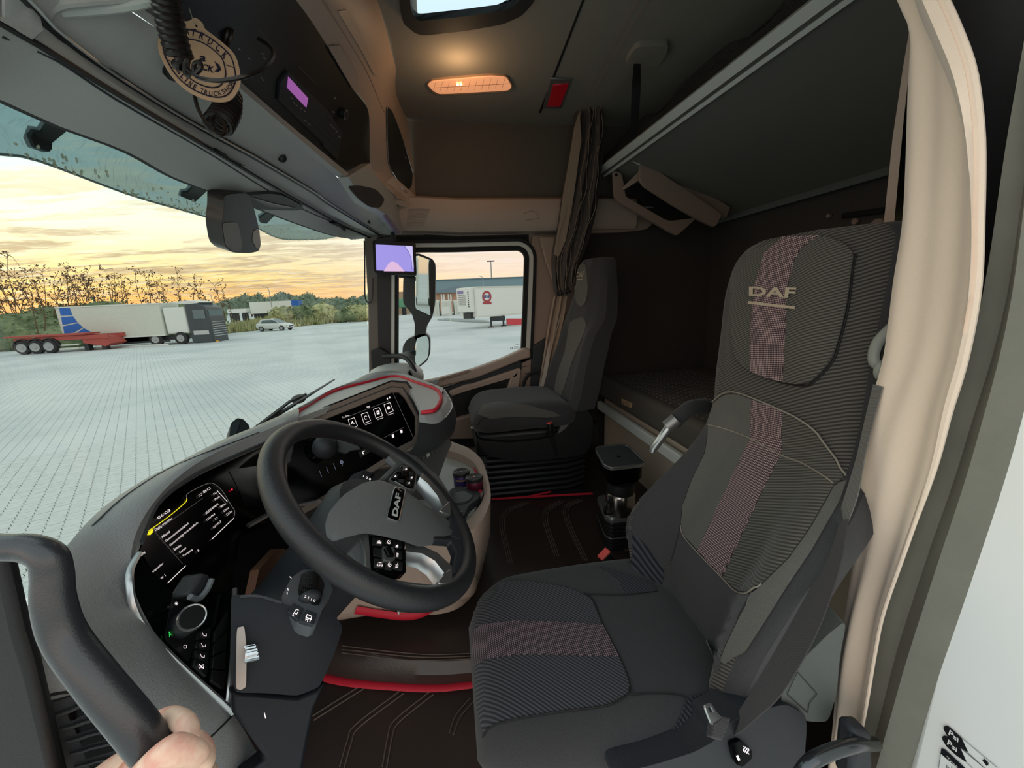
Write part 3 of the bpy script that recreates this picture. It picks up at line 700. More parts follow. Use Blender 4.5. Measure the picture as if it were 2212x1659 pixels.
struct(MB().box((1.32, 2.53, .83), (1.1, .06, 1.8)).build('wall_right', M_wallb), 'dark side wall at the far end of the bunks')
struct(MB().box((1.27, .385, .83), (1.16, .05, 2.7)).build('wall_left', M_wallb), 'side wall behind the driver seat')
struct(MB().box((0, .33, 1.98), (1.5, .05, .5)).build('wall_left', M_wallb), 'header above the driver door')
struct(MB().add([(-.74, .5, -.1), (-.80, 2.5, -.1), (-.64, 2.3, .70), (-.62, .75, .78)], [(0, 1, 2, 3)]).build('wall_front', M_blk), 'dark bulkhead below the windscreen')
struct(MB().box((-.1, 2.50, .28), (1.3, .05, .75)).build('wall_right', M_tand), 'lower inner skin of the passenger door')
struct(MB().box((-.15, .36, -.25), (1.4, .1, .38)).build('trim_1', M_blk), 'black door sill')
struct(MB().box((.69, 2.53, .75), (.30, .06, 1.7)).build('wall_right', M_tand), 'side wall behind the passenger seat')
struct(MB().box((-.325, 2.53, 1.92), (.45, .06, .66)).build('wall_right', M_wall), 'front end of the wall above the passenger door')
# ---- overhead front: header, blind track, console
K = 40
def czs(pts, n=K): return C3(pts, n)
Z = lambda l, z: [(a, b, {'z': z}) for a, b in l]
H0 = czs(Z([(-70, 190)], 1.52) + Z([(0, 215), (101, 261), (142, 278), (278, 329), (380, 385), (483, 423), (554, 449), (643, 483), (718, 508)], 1.55) + [(770, 517, {'y': 2.40})])
H2 = czs(Z([(-70, 5), (0, 48), (68, 86), (253, 202), (443, 314), (560, 385), (660, 443)], 1.60) + [(740, 487, {'z': 1.60}), (802, 514, {'y': 2.40})])
H3 = czs(Z([(0, -50), (76, 25), (111, 62), (228, 150), (380, 246), (500, 312), (560, 345), (677, 415), (711, 440)], 1.635) + [(822, 508, {'y': 2.40})])
H4 = czs(Z([(150, -80), (268, 15), (337, 61), (513, 203), (640, 309), (725, 380)], 1.70) + [(790, 440, {'y': 2.25}), (835, 463, {'y': 2.34}), (868, 506, {'y': 2.38})])
header = MB().loft([H0, H2]); hs = Surf(header)
hd = thing('windscreen_header', 'grey curved panel along the top of the windscreen', 'panel', (-.6, 1.4, 1.55))
header.build('panel', M_hdr, hd)
MB().loft([H0, [p + Vector((-.010, 0, -.001)) for p in H0], [p + Vector((-.03, 0, .03)) for p in H0]]).build('lower_lip', M_rub, hd)
seam([(0, 77), (120, 130), (250, 215), (443, 326), (560, 400), (660, 455), (790, 509)], hs, .0022, 0).build('blind_edge', M_dgrey, hd)
mid = MB().loft([H2, [p + Vector((.004, 0, .012)) for p in H2], H3]); ms = Surf(mid); mid.build('track_panel', M_hdr, hd)
MB().tube([p - Vector((0, 0, .001)) for p in H2], .0055, 6).build('groove', M_blk, hd)
seam([(460, 327), (500, 350), (560, 384), (640, 430)], hs, .004, .001).build('pull_bar', M_hdr, hd)
# console
cons = thing('overhead_console', 'grey and black overhead console with radio recess above the windscreen', 'console', (-.4, 1.5, 1.8))
und = MB().loft([H3, H4]); us = Surf(und); und.build('underside', M_hdr, cons)
H5 = czs(Z([(200, -80), (337, 15), (520, 177), (640, 281), (756, 377)], 1.735), K)
H4b = [p for p in czs(Z([(150, -80), (268, 15), (337, 61), (513, 203), (640, 309), (725, 380), (753, 384)], 1.70), K)]
rid = MB().loft([H4b, [a.lerp(b, .5) + Vector((.012, 0, -.010)) for a, b in zip(H4b, H5)], H5]); rid.build('front_ridge', M_hdr, cons)
H6 = czs([(480, -150, {'x': -.30}), (560, -70, {'x': -.30}), (639, 0, {'x': -.30}), (705, 96, {'x': -.30}), (758, 186, {'x': -.29}), (796, 240, {'x': -.27}), (800, 300, {'y': 2.2}), (801, 362, {'y': 2.25})])
bf = MB().loft([H5, [a.lerp(b, .06) + Vector((-.03, 0, .0)) for a, b in zip(H5, H6)], H6]); bfs = Surf(bf); bf.build('black_fascia', M_blk, cons)
ec = [(753, 382), (801, 352), (803, 364), (832, 402), (862, 432), (874, 448), (868, 506), (835, 463), (790, 438)]
ep = Plane(U(753, 382, z=1.70), U(868, 506, y=2.38), U(862, 430, y=2.4))
plate(ec, ep, .05).build('end_cap', M_hdr, cons, bevel=.004)
plate(rnd([(751, 402), (775, 400), (812, 408), (832, 430), (822, 449), (800, 448), (775, 430)], .3), ep, .004, off=.001).build('end_recess', M_char, cons)
plate([(835, 463), (866, 503), (858, 506), (828, 466)], ep, .006, off=.003).build('lit_area', mat('violet_lit_tone', '#8a84a8', .3), cons)  # violet light falling on the end cap, put into this plate's colour
MB().tube(H3, .008, 8).build('blind_rail', M_blk, cons); MB().tube([p + Vector((.012, 0, -.006)) for p in H3], .003, 6).build('rail_highlight', M_sil, cons)
pi_ = cat([U(370, -30, z=1.72), U(330, 0, z=1.70), U(250, 16, z=1.68), (U(130, 26, z=1.655))], 6); MB().tube(pi_, .0075, 8).build('shelf_piping', mat('pale_piping', '#b8bdb8', .6), cons)
pi2 = cat([U(420, -40, z=1.72), U(300, -8, z=1.70), U(170, 4, z=1.665), U(125, 12, z=1.655), U(104, 34, z=1.645), U(120, 62, z=1.64), U(228, 145, z=1.637)], 6); MB().tube(pi2, .0065, 8).build('shelf_piping', MATS['grey_header_plastic'], cons)
pi3 = cat([U(70, -30, z=1.66), U(74, 5, z=1.65), U(84, 40, z=1.64), U(110, 72, z=1.637), U(200, 138, z=1.635)], 6); MB().tube(pi3, .007, 8).build('shelf_piping', MATS['pale_piping'], cons)
drape([(0, -40), (60, -40), (82, 60), (60, 82), (0, 48)], ms, .006, 14).build('end_block', M_hdr, hd)
for p_ in ((609, 341, 9), (372, 151, 14), (796, 480, 6), (826, 503, 5)):
    MB().ell(us(p_[0], p_[1], 0), (p_[2] * .0011 + .004,) * 3, nu=12, nv=6).build('screw_recess', M_blk, cons)
# beige side trim of the console up to the ceiling
H7 = czs([(700, -150, {'z': 2.2}), (760, -70, {'z': 2.2}), (814, 0, {'z': 2.2}), (854, 142, {'z': 2.2}), (875, 228, {'y': 2.42}), (895, 380, {'y': 2.5}), (899, 430, {'y': 2.5})])
H6b = czs([(480, -150, {'x': -.30}), (560, -70, {'x': -.30}), (639, 0, {'x': -.30}), (705, 96, {'x': -.30}), (758, 186, {'x': -.29}), (796, 240, {'x': -.27}), (801, 362, {'y': 2.25}), (832, 402, {'y': 2.28}), (858, 428, {'y': 2.32})])
bt = MB().loft([H6b, [a.lerp(b, .25) + Vector((.012, 0, -.012)) for a, b in zip(H6b, H7)], [a.lerp(b, .55) + Vector((.016, 0, .004)) for a, b in zip(H6b, H7)], H7]); bts = Surf(bt)
tt = thing('console_side_trim', 'tan moulded trim between the overhead console and the ceiling', 'trim', (-.2, 2.0, 2.0)); bt.build('trim_body', M_tan, tt)
drape([(727, 22), (746, 20), (812, 146), (818, 165), (806, 160), (780, 110)], bts, .004, 12).build('ridge', M_tan, tt)
drape(rnd([(705, 97), (733, 95), (748, 122), (772, 168), (768, 180), (756, 188)], .2, 3), bts, .007, 10).build('panel_block', M_tan, tt)
seam([(690, -10), (735, 60), (790, 150), (822, 225), (840, 260)], bts, .002, 0).build('seam', M_tand, tt)
sp = rnd([(833, 228), (845, 240), (868, 300), (891, 375), (888, 400), (876, 418), (868, 408), (838, 358), (834, 300)], .22, 3)
g_ = drape(sp, bts, .005, 10).build('speaker_grille', mat('speaker_mesh', '#2f3436', .5, bump=(900, .6)), tt)
seam(sp, bts, .0022, .006, closed=True, n=1).build('chrome_edge', M_sil, g_)
drape(rnd([(832, 402), (845, 405), (853, 425), (846, 428), (834, 412)], .2, 2), bts, .008, 8).build('clip', M_tan, tt)
drape(rnd([(880, 436), (893, 420), (899, 440), (890, 452)], .2, 2), bts, .008, 8).build('clip', M_tan, tt)
MB().poly([U(822, 404, y=2.3), U(856, 432, y=2.33), U(896, 446, y=2.40), U(900, 425, y=2.44), U(850, 380, y=2.33)], (0, .01, -.02)).build('trim_foot', M_tan, tt)
# ---- ledge over the passenger door
rows = [[Vector((x, y, z + (.012 if x < 0 else 0))) for x in (-.42, -.3, -.1, .1, .3, .5, .7, .87, 1.2)] for y, z in ((2.5, 1.785), (2.43, 1.78), (2.395, 1.762), (2.375, 1.70), (2.385, 1.615), (2.405, 1.59), (2.5, 1.583))]
led = MB().loft(rows); leds = Surf(led); struct(led.build('trim_2', M_tan), 'tan ledge above the passenger door window')
for k in range(12):
    seam([(882 - k * .4, 452 + k * 3.2), (905, 451 + k * 3.2), (929 - k * 1.2, 452 + k * 3.2)], leds, .0012, .001, n=1).build('vent_slat', M_tand, bpy.data.objects['trim_2'])
seam([(1130, 462), (1150, 455), (1165, 470), (1135, 476)], leds, .002, 0, n=2).build('pocket_edge', M_tand, bpy.data.objects['trim_2'])
struct(plate([(855, 500), (1165, 498), (1165, 527), (855, 527)], Plane((0, 2.505, 0), (1, 2.505, 0), (0, 2.505, 1)), .03).build('trim_6', M_rub), 'dark strip between the tan ledge and the passenger door frame')
# far bunk ledge with handle
lb = [(1275, 470), (1300, 448), (1390, 465), (1410, 484), (1395, 496), (1340, 502), (1272, 504)]
yp = Plane((0, 2.42, 0), (1, 2.42, 0), (0, 2.42, 1))
bl_ = thing('bunk_shelf', 'dim brown moulded shelf with a grip beside the bunk', 'shelf', U(1340, 480, y=2.42)); plate(rnd(lb, .2), yp, .08).build('body', M_tand, bl_, bevel=.01)
plate(rnd([(1292, 492), (1300, 478), (1322, 478), (1332, 490)], .25), yp, .01, off=.012).build('grip', M_wallb, bl_, bevel=.003)
# ---- windscreen and passenger window
dashA = [(-60, 1420, {'y': .40}), (37, 1362, {'y': .40}), (70, 1290, {'y': .45}), (143, 1181, {'z': .90}), (223, 1096, {'z': .90}), (320, 1031, {'z': .90}), (391, 998, {'z': .90}), (480, 953, {'z': .90}), (540, 929, {'z': .895}), (600, 902, {'z': .89}), (660, 875, {'z': .885}), (765, 823, {'z': .88}), (800, 805, {'y': 2.38})]
dashA.append((826, 806, {'y': 2.42}))
WB = C3(dashA[1:], K); WT = resample(H0 + [U(815, 514, y=2.42)], K)
wl = thing('windscreen', 'wide front windscreen with green tint and dried drops', 'window', (-.65, 1.4, 1.2)); wl['kind'] = 'structure'
ws = MB().loft([[a + Vector((-.03, 0, -.03)) for a in WB]] + [[a.lerp(b, t_) + Vector((-.06 * math.sin(PI * t_) - .02, 0, 0)) for a, b in zip(WB, WT)] for t_ in (.2, .4, .6, .8)] + [[b + Vector((-.03, 0, .02)) for b in WT]])
ws.build('glass_pane', glassmat('windscreen_glass', (.58, .615, .605), .003), wl)
YW = 2.47; ypl = Plane((0, YW, 0), (1, YW, 0), (0, YW, 1))
win = cat([(856, 560), (880, 545), (980, 543), (1100, 540), (1122, 541), (1133, 551), (1134, 575), (1131, 660), (1127, 757)], 4) + [Vector(p) for p in ((1085, 776), (1019, 800), (945, 822), (900, 835), (862, 835), (857, 700))]
win = [(p[0], p[1]) for p in win]
def grow(poly, d):
    c = Vector((sum(p[0] for p in poly) / len(poly), sum(p[1] for p in poly) / len(poly))); out = []; n = len(poly)
    for i in range(n):
        a, b, e = Vector(poly[i - 1]), Vector(poly[i]), Vector(poly[(i + 1) % n]); t1 = (b - a).normalized(); t2 = (e - b).normalized()
        nn = Vector((t1.y + t2.y, -(t1.x + t2.x))); nn = nn.normalized() if nn.length > 1e-6 else Vector((t1.y, -t1.x))
        if nn.dot(b - c) < 0: nn = -nn
        k = max(.5, abs(nn.dot(Vector((t1.y, -t1.x))))); out.append(tuple(b + nn * d / k))
    return out
def ring(po, pi, surf, thick, off=0.):
    o = [surf(*p, off) for p in po]; i = [surf(*p, off) for p in pi]; v = surf.n * -thick
    return MB().loft([[p + v for p in o], o, i, [p + v for p in i]], closed=True, loop=True)
w2 = thing('window_1', 'passenger door side window', 'window', U(1000, 680, y=YW)); w2['kind'] = 'structure'
plate(win, ypl, .004).build('glass_pane', glassmat('side_glass', (.765, .775, .775), .008), w2)
ring(grow(win, 10), grow(win, -1), ypl, .03, .012).build('rubber_frame', M_rub, w2); ring(grow(win, 19), grow(win, 9.5), ypl, .04, .022).build('painted_frame', M_lgt, w2)
ring(grow(win, 25), grow(win, 18.5), ypl, .05, .03).build('door_seal', M_rub, w2)
gt = MB()
text('TEMPERED', [(1113, 743), (1122, 743), (1122, 745), (1113, 745)], ypl, .002, mb=gt); frame2([(1103, 750), (1107, 750), (1107, 753), (1103, 753)], 1, ypl, .002, gt)
strip((1110, 749), (1122, 749), .7, ypl, .002, gt); strip((1110, 752), (1124, 752), .7, ypl, .002, gt); gt.build('glass_marking', M_dark, w2, smooth=False)
# A pillar, seen beyond the monitor
pl_ = Plane((0, 2.40, 0), (1, 2.40, 0), (0, 2.40, 1))
ap = thing('pillar_trim', 'dark and tan windscreen pillar trim beside the passenger window', 'pillar', U(820, 820, y=2.4)); ap['kind'] = 'structure'
plate([(787, 512), (835, 505), (838, 815), (797, 815), (795, 660)], pl_, .08, off=.01).build('pillar_cover', mat('brown_grey_plastic', '#6e665f', .6, bump=(400, .2)), ap, bevel=.006)
plate([(813, 512), (850, 508), (851, 815), (818, 815)], pl_, .05, off=.03).build('inner_face', M_blk, ap, bevel=.006)
plate([(846, 512), (853, 512), (852, 815), (845, 815)], pl_, .05, off=.034).build('pale_strip', M_lgt, ap)
plate([(852, 512), (860, 512), (859, 815), (851, 815)], pl_, .05, off=.03).build('rubber_strip', M_rub, ap)
MB().tube(cat([pl_(787, 520, .03), pl_(788, 560, .03), pl_(788, 635, .03), pl_(793, 652, .03), pl_(800, 653, .03), pl_(804, 640, .03), pl_(805, 600, .03)], 5), .004, 8).build('cable_loop', M_char, ap)
# B pillar behind the passenger seat
bp = thing('pillar_trim', 'brown rear pillar trim behind the passenger window', 'pillar', U(1170, 820, y=2.45)); bp['kind'] = 'structure'
plate([(1150, 508), (1235, 508), (1262, 700), (1250, 900), (1140, 930), (1146, 640)], ypl, .06, off=.02).build('upper_cover', M_tand, bp, bevel=.006)
plate([(1152, 748), (1180, 730), (1262, 720), (1250, 920), (1140, 930)], ypl, .06, off=.05).build('lower_cover', M_dgrey, bp, bevel=.008)
MB().tube(cat([U(1163, 803, y=2.35), U(1152, 804, y=2.36), U(1138, 815, y=2.36), U(1130, 835, y=2.36), U(1128, 860, y=2.36), U(1126, 900, y=2.36)], 5), .011, 10).build('grab_handle', M_rub, bp)
# ---- passenger door lower panel
dp = thing('door_1', 'tan and black inner panel of the passenger door', 'door', U(1040, 880, y=2.42)); dp['kind'] = 'structure'
d0 = Plane((0, 2.46, 0), (1, 2.46, 0), (0, 2.46, 1))
plate([(880, 850), (1126, 770), (1150, 760), (1146, 940), (900, 990)], d0, .03, off=.0).build('door_card', M_blk, dp)
plate([(885, 838), (909, 826), (945, 819), (1019, 799), (1086, 775), (1127, 756), (1134, 752), (1146, 754), (1147, 773), (1127, 778), (1030, 817), (945, 838), (890, 855)], d0, .07, off=.05).build('belt_ledge', M_tan, dp, bevel=.01)
plate([(904, 832), (943, 819), (949, 823), (944, 830), (915, 840)], d0, .01, off=.054).build('switch_plate', M_sil, dp, bevel=.002)
plate([(913, 830), (925, 826), (927, 830), (916, 834)], d0, .008, off=.060).build('window_switch', M_gloss, dp, bevel=.002)
plate([(948, 818), (1012, 799), (1018, 801), (1010, 806), (950, 824)], d0, .01, off=.053).build('grip_recess', M_tand, dp, bevel=.003)
plate([(940, 846), (1127, 779), (1127, 800), (1030, 832), (962, 846), (945, 850)], d0, .04, off=.03).build('dark_band', M_dgrey, dp, bevel=.006)
plate([(1020, 829), (1125, 794), (1120, 812), (1012, 845), (975, 857), (968, 846), (1006, 831)], d0, .06, off=.045).build('armrest', M_tan, dp, bevel=.012)
plate([(1121, 797), (1126, 797), (1120, 856), (1092, 856), (1104, 815)], d0, .05, off=.045).build('pull_handle', M_tan, dp, bevel=.012)
plate([(1126, 777), (1147, 772), (1147, 935), (1118, 935), (1120, 860), (1125, 800)], d0, .05, off=.02).build('rear_edge_panel', M_tand, dp, bevel=.006)
plate([(975, 908), (1030, 893), (1150, 895), (1150, 945), (960, 950)], d0, .05, off=.04).build('map_pocket', M_tand, dp, bevel=.01)
for a, b in (((1127, 793), (1147, 790)), ((1127, 808), (1147, 805))): strip(a, b, 1.2, d0, .0205).build('joint', M_blk, dp, smooth=False)
# ---- driver side: jamb, seal, sill, door pillar at the far left
jp = MB().add([(.655, .362, -.4), (.655, .362, 1.9), (.668, .05, 1.9), (.668, .05, -.4)], [(0, 1, 2, 3)])
jamb = struct(MB().box((.69, .2, .75), (.05, .325, 2.3)).build('door_jamb', M_cabw, bevel=.012), 'white painted door jamb of the cab')
# ================================================================== SEATS
AX_U = Vector((-.35, .55, .75)).normalized()
F_plain = fabric('seat_cloth_dark', '#3d3c3e', 'plain'); F_mid = fabric('seat_cloth_grey', '#5c5a56', 'plain')
F_rib = fabric('seat_rib', '#5b5752', 'rib', a=tuple(Vector((.3, .45, .84)).normalized()), pitch=.0068, col2='#33302e')
F_ribf = fabric('seat_rib_fine', '#5f5c56', 'rib', a=tuple(Vector((.2, .45, .87)).normalized()), pitch=.0056, col2='#373531')
F_dots = fabric('seat_dots', '#b59898', 'dots', a=tuple(Vector((0, .80, .60)).normalized()), b=tuple(Vector((0, -.60, .80)).normalized()), pitch=.0062, col2='#3a2b30')
F_ribh = fabric('cushion_rib', '#4f4f55', 'rib', a=tuple(Vector((.75, .66, 0)).normalized()), pitch=.0062, col2='#26262a')
F_dotsh = fabric('cushion_dots', '#927b84', 'dots', a=(.71, .71, 0), b=(-.71, .71, 0), pitch=.0062, col2='#2c2328')
F_side = fabric('bolster_rib', '#3d3f46', 'rib', a=(.9, .43, 0), pitch=.008, col2='#1d1e22')
M_stitch = mat('stitching', '#8b8378', .9)
def by_z(curve, z):
    for a, b in zip(curve, curve[1:]):
        if (a.z - z) * (b.z - z) <= 0 and abs(a.z - b.z) > 1e-9: return a.lerp(b, (a.z - z) / (a.z - b.z))
    return (curve[0] if abs(curve[0].z - z) < abs(curve[-1].z - z) else curve[-1]).copy()
def back_rows(Lc, Rc, zt, zb, nz, bol, thick, capz, nt=22):
    rows = []
    def row(L, R, bo, th, zz=None):
        o = []; W_ = (R - L)
        for i in range(nt + 1):
            t_ = i / nt; p = L.lerp(R, t_); s_ = math.sin(PI * t_) ** .5; pl_ = min(1, max(0, (abs(.5 - t_) - .22) / .2)); pl_ = pl_ * pl_ * (3 - 2 * pl_)
            edge = max(0, 1 - min(t_, 1 - t_) / .09) ** 2 * .035
            p = p + Vector((bo * (1 - pl_) + edge, 0, 0)); o.append(p)
        for i in range(nt // 2 + 1):
            t_ = 1 - i / (nt // 2); t_ = .04 + .92 * t_; p = L.lerp(R, t_); o.append(p + Vector((th * (1 - .35 * (abs(t_ - .5) * 2) ** 3) + .03, 0, 0)))
        return o
    L0, R0 = by_z(Lc, zt), by_z(Rc, zt)
    for k in range(5):
        a = PI / 2 * (1 - k / 5) ; w_ = math.cos(a) * .30 + .70 if k else .62; c = (L0 + R0) / 2; h = capz * math.sin(a)
        L, R = c.lerp(L0, w_), c.lerp(R0, w_); L = L + Vector((h * .35, 0, h)); R = R + Vector((h * .35, 0, h))
        rows.append(row(L, R, bol(zt), thick(zt) * (.5 + .1 * k)))
    for k in range(nz + 1):
        z = zt + (zb - zt) * k / nz; rows.append(row(by_z(Lc, z), by_z(Rc, z), bol(z), thick(z)))
    return rows
def interp(tab):
    def f(z):
        for (z0, v0), (z1, v1) in zip(tab, tab[1:]):
            if z >= z1 or (z1, v1) == tab[-1]: t_ = min(1, max(0, (z0 - z) / (z0 - z1))); t_ = t_ * t_ * (3 - 2 * t_); return v0 + (v1 - v0) * t_
    return f
Lc = C3([(1568, 575, {'x': .765}), (1550, 640, {'x': .75}), (1541, 720, {'x': .73}), (1530, 810, {'x': .705}), (1525, 875, {'x': .69}), (1500, 935, {'x': .655}), (1440, 1000, {'x': .585}), (1372, 1068, {'x': .50}), (1345, 1112, {'x': .46}), (1347, 1180, {'x': .445}), (1362, 1245, {'x': .44}), (1385, 1300, {'x': .44})], 80)
Rc = C3([(1950, 515, {'x': .765}), (1938, 600, {'x': .75}), (1915, 705, {'x': .73}), (1895, 800, {'x': .71}), (1882, 880, {'x': .695}), (1868, 950, {'x': .68}), (1848, 1020, {'x': .66}), (1812, 1105, {'x': .59}), (1752, 1210, {'x': .51}), (1690, 1300, {'x': .465}), (1640, 1380, {'x': .44}), (1598, 1455, {'x': .43}), (1556, 1545, {'x': .42})], 80)
bol = interp([(1.3, -.035), (1.1, -.035), (.95, -.005), (.8, .05), (.68, .085), (.56, .09), (.42, .075)])
thk = interp([(1.3, .09), (1.1, .11), (.8, .13), (.5, .15)])
ds = thing('driver_seat', 'large driver seat in dark ribbed cloth with a pinkish dotted stripe', 'seat', (.35, .70, 0))
bk = MB().loft(back_rows(Lc, Rc, 1.245, .43, 40, bol, thk, .062), closed=True, cap=True); BK = Surf(bk)
def side_cloth(o, n=35, k0=22):
    o.data.materials.append(F_plain)
    for p_ in o.data.polygons:
        if len(p_.vertices) == 4 and min(v % n for v in p_.vertices) >= k0 - 1: p_.material_index = 1
back = bk.build('backrest', F_rib, ds); side_cloth(back)
pad = rnd([(1585, 600), (1587, 660), (1585, 725), (1598, 780), (1629, 802), (1680, 821), (1738, 831), (1760, 820), (1796, 782), (1811, 742), (1831, 660), (1841, 577), (1846, 548), (1815, 524), (1777, 512), (1700, 515), (1640, 540), (1600, 568)], .4, 2)
drape(pad, BK, .010, 13, .014).build('headrest_pad', F_ribf, ds)
drape([(1700, 515), (1777, 512), (1738, 540), (1722, 572), (1709, 634), (1705, 720), (1700, 823), (1665, 815), (1630, 801), (1630, 705), (1641, 609), (1661, 548)], BK, .012, 12, .003).build('headrest_stripe', F_dots, ds)
lg = text('DAF', [(1629, 621), (1733, 624), (1729, 647), (1629, 641)], BK, .0142, bold=.03)
for i in range(8): a, b = 1627 + i * 12.7, 1627 + (i + 1) * 12.8; strip((a, 655.5 + i * 1.5), (b, 655.5 + (i + 1) * 1.5), 6, BK, .0142, lg)
M_emb = mat('embroidery', '#b8a892', .85, bump=(900, .6)); lab(lg.build('embroidered_lettering', M_emb, ds, smooth=False), 'pale embroidered lettering with an underline')
ins_l = [(1531, 888), (1557, 860), (1574, 852), (1599, 853), (1628, 864), (1625, 949), (1570, 1065), (1511, 1190), (1480, 1157), (1474, 1130), (1476, 1092), (1494, 1039), (1524, 980), (1531, 940)]
drape(ins_l, BK, .005, 13).build('insert_left', F_mid, ds)
drape([(1696, 886), (1751, 919), (1792, 967), (1822, 1032), (1802, 1050), (1789, 1074), (1751, 1142), (1706, 1206), (1648, 1261), (1622, 1282), (1599, 1279), (1565, 1248), (1620, 1130), (1686, 991), (1692, 980)], BK, .005, 13).build('insert_right', F_ribf, ds)
drape([(1628, 864), (1696, 886), (1692, 980), (1686, 991), (1620, 1130), (1564, 1245), (1511, 1190), (1570, 1065), (1625, 949)], BK, .0065, 12).build('centre_stripe', F_dots, ds)
drape([(1528, 890), (1530, 940), (1522, 980), (1492, 1040), (1474, 1092), (1472, 1132), (1455, 1200), (1432, 1240), (1418, 1275), (1375, 1248), (1355, 1190), (1352, 1115), (1378, 1072), (1444, 1005), (1503, 938), (1522, 900)], BK, .004, 13, .003).build('bolster_left', F_plain, ds)
drape([(1350, 1135), (1385, 1165), (1437, 1228), (1428, 1276), (1375, 1256), (1358, 1200)], BK, .006, 12, .003).build('bolster_rib_left', F_side, ds)
drape([(1474, 1138), (1480, 1160), (1509, 1195), (1557, 1244), (1599, 1283), (1624, 1286), (1600, 1330), (1570, 1390), (1556, 1436), (1552, 1455), (1500, 1385), (1424, 1275), (1440, 1235), (1458, 1200)], BK, .004, 13, .003).build('lumbar_cloth', F_plain, ds)
drape([(1803, 1053), (1828, 1040), (1812, 1085), (1752, 1190), (1700, 1265), (1655, 1335), (1612, 1400), (1570, 1432), (1560, 1425), (1572, 1392), (1602, 1332), (1628, 1285), (1650, 1264), (1708, 1208), (1753, 1144), (1791, 1076)], BK, .005, 12, .003).build('bolster_right', F_mid, ds)
sm_ = MB(); seam([(1530, 883), (1557, 856), (1574, 848), (1599, 849), (1640, 864), (1686, 884), (1751, 917), (1792, 965), (1825, 1032)], BK, .0018, .007, mb=sm_)
seam([(1532, 919), (1570, 928), (1622, 947), (1689, 985), (1750, 1010), (1800, 1048)], BK, .0014, .0062, mb=sm_)
seam([(1474, 1136), (1480, 1158), (1510, 1193), (1560, 1244), (1599, 1282), (1622, 1285), (1650, 1262)], BK, .0014, .0062, mb=sm_); sm_.build('stitching', M_stitch, ds)
sm_ = MB(); seam([(1586, 590), (1588, 660), (1586, 725), (1599, 781), (1630, 803), (1680, 823), (1738, 833), (1762, 822), (1798, 783), (1813, 742), (1833, 660), (1843, 577), (1850, 550)], BK, .0022, .002, mb=sm_); sm_.build('pad_groove', M_rub, ds)
# cushion
def cushion(cx_, cy_, hx, hy, zt, zb, yaw=0., front=.10, dish=.012, nx=26, nc=36):
    rows = []
    for i in range(nx + 1):
        u = -1 + 2 * i / nx; x = cx_ + u * hx
        w_ = hy * (1 - max(0, (-u - .45) / .55) ** 2.6 * .38) * (1 - max(0, (u - .8) / .2) ** 2 * .12)
        h_ = (1 - abs(u) ** 7) ** .5 if abs(u) < 1 else 0.0; h_ = max(.03, h_)
        zc = (zt + zb) / 2 + .006 * math.cos(u * 2) - max(0, (-u - .55)) ** 2 * .09; hh = (zt - zb) / 2 * h_
        o = []
        for k in range(nc):
            a = 2 * PI * k / nc; c_, s_ = math.cos(a), math.sin(a); y = w_ * math.copysign(abs(c_) ** .45, c_); z = hh * math.copysign(abs(s_) ** .6, s_)
            if s_ > 0: z -= dish * max(0, 1 - (y / w_ / .72) ** 2) * h_
            o.append(Vector((x + yaw * y, cy_ + y, zc + z)))
        rows.append(o)
    return MB().loft(rows, closed=True, cap=True)
cu = cushion(.265, .690, .275, .238, .475, .33); CU = Surf(cu); cu.build('cushion', F_plain, ds)
drape([(1032, 1272), (1080, 1258), (1130, 1257), (1190, 1264), (1240, 1275), (1280, 1300), (1301, 1352), (1200, 1347), (1110, 1345), (1040, 1352), (1026, 1365), (1024, 1310)], CU, .0035, 13, .003).build('cushion_rib_panel', F_ribh, ds)
drape([(1026, 1362), (1045, 1351), (1110, 1344), (1200, 1346), (1302, 1352), (1318, 1385), (1337, 1421), (1230, 1417), (1120, 1416), (1050, 1425), (1027, 1440), (1024, 1400)], CU, .005, 12, .003).build('cushion_stripe', F_dotsh, ds)
drape([(1028, 1440), (1050, 1426), (1120, 1417), (1230, 1418), (1337, 1422), (1350, 1450), (1360, 1478), (1356, 1500), (1310, 1525), (1200, 1540), (1110, 1555), (1062, 1570), (1048, 1585), (1034, 1540)], CU, .0035, 13, .003).build('cushion_rib_panel', F_ribh, ds)
drape([(1482, 1508), (1540, 1496), (1548, 1530), (1500, 1590), (1420, 1640), (1390, 1640), (1400, 1620), (1450, 1580), (1472, 1545)], CU, .003, 12, .003).build('cushion_side_rib', F_side, ds)
drape([(1295, 1224), (1410, 1262), (1420, 1278), (1350, 1285), (1340, 1262)], CU, .003, 12, .003).build('cushion_side_rib', F_side, ds)
sm_ = MB(); seam([(1268, 1285), (1350, 1286), (1420, 1278)], CU, .0013, .002, mb=sm_); seam([(1262, 1283), (1282, 1300), (1303, 1352), (1338, 1421), (1360, 1478), (1356, 1502), (1310, 1527), (1200, 1542), (1110, 1557), (1062, 1572), (1046, 1592)], CU, .0015, .0035, mb=sm_)
seam([(1356, 1503), (1420, 1500), (1480, 1507), (1475, 1545), (1450, 1582), (1400, 1622), (1340, 1650)], CU, .0013, .002, mb=sm_); sm_.build('cushion_seam', M_rub, ds)
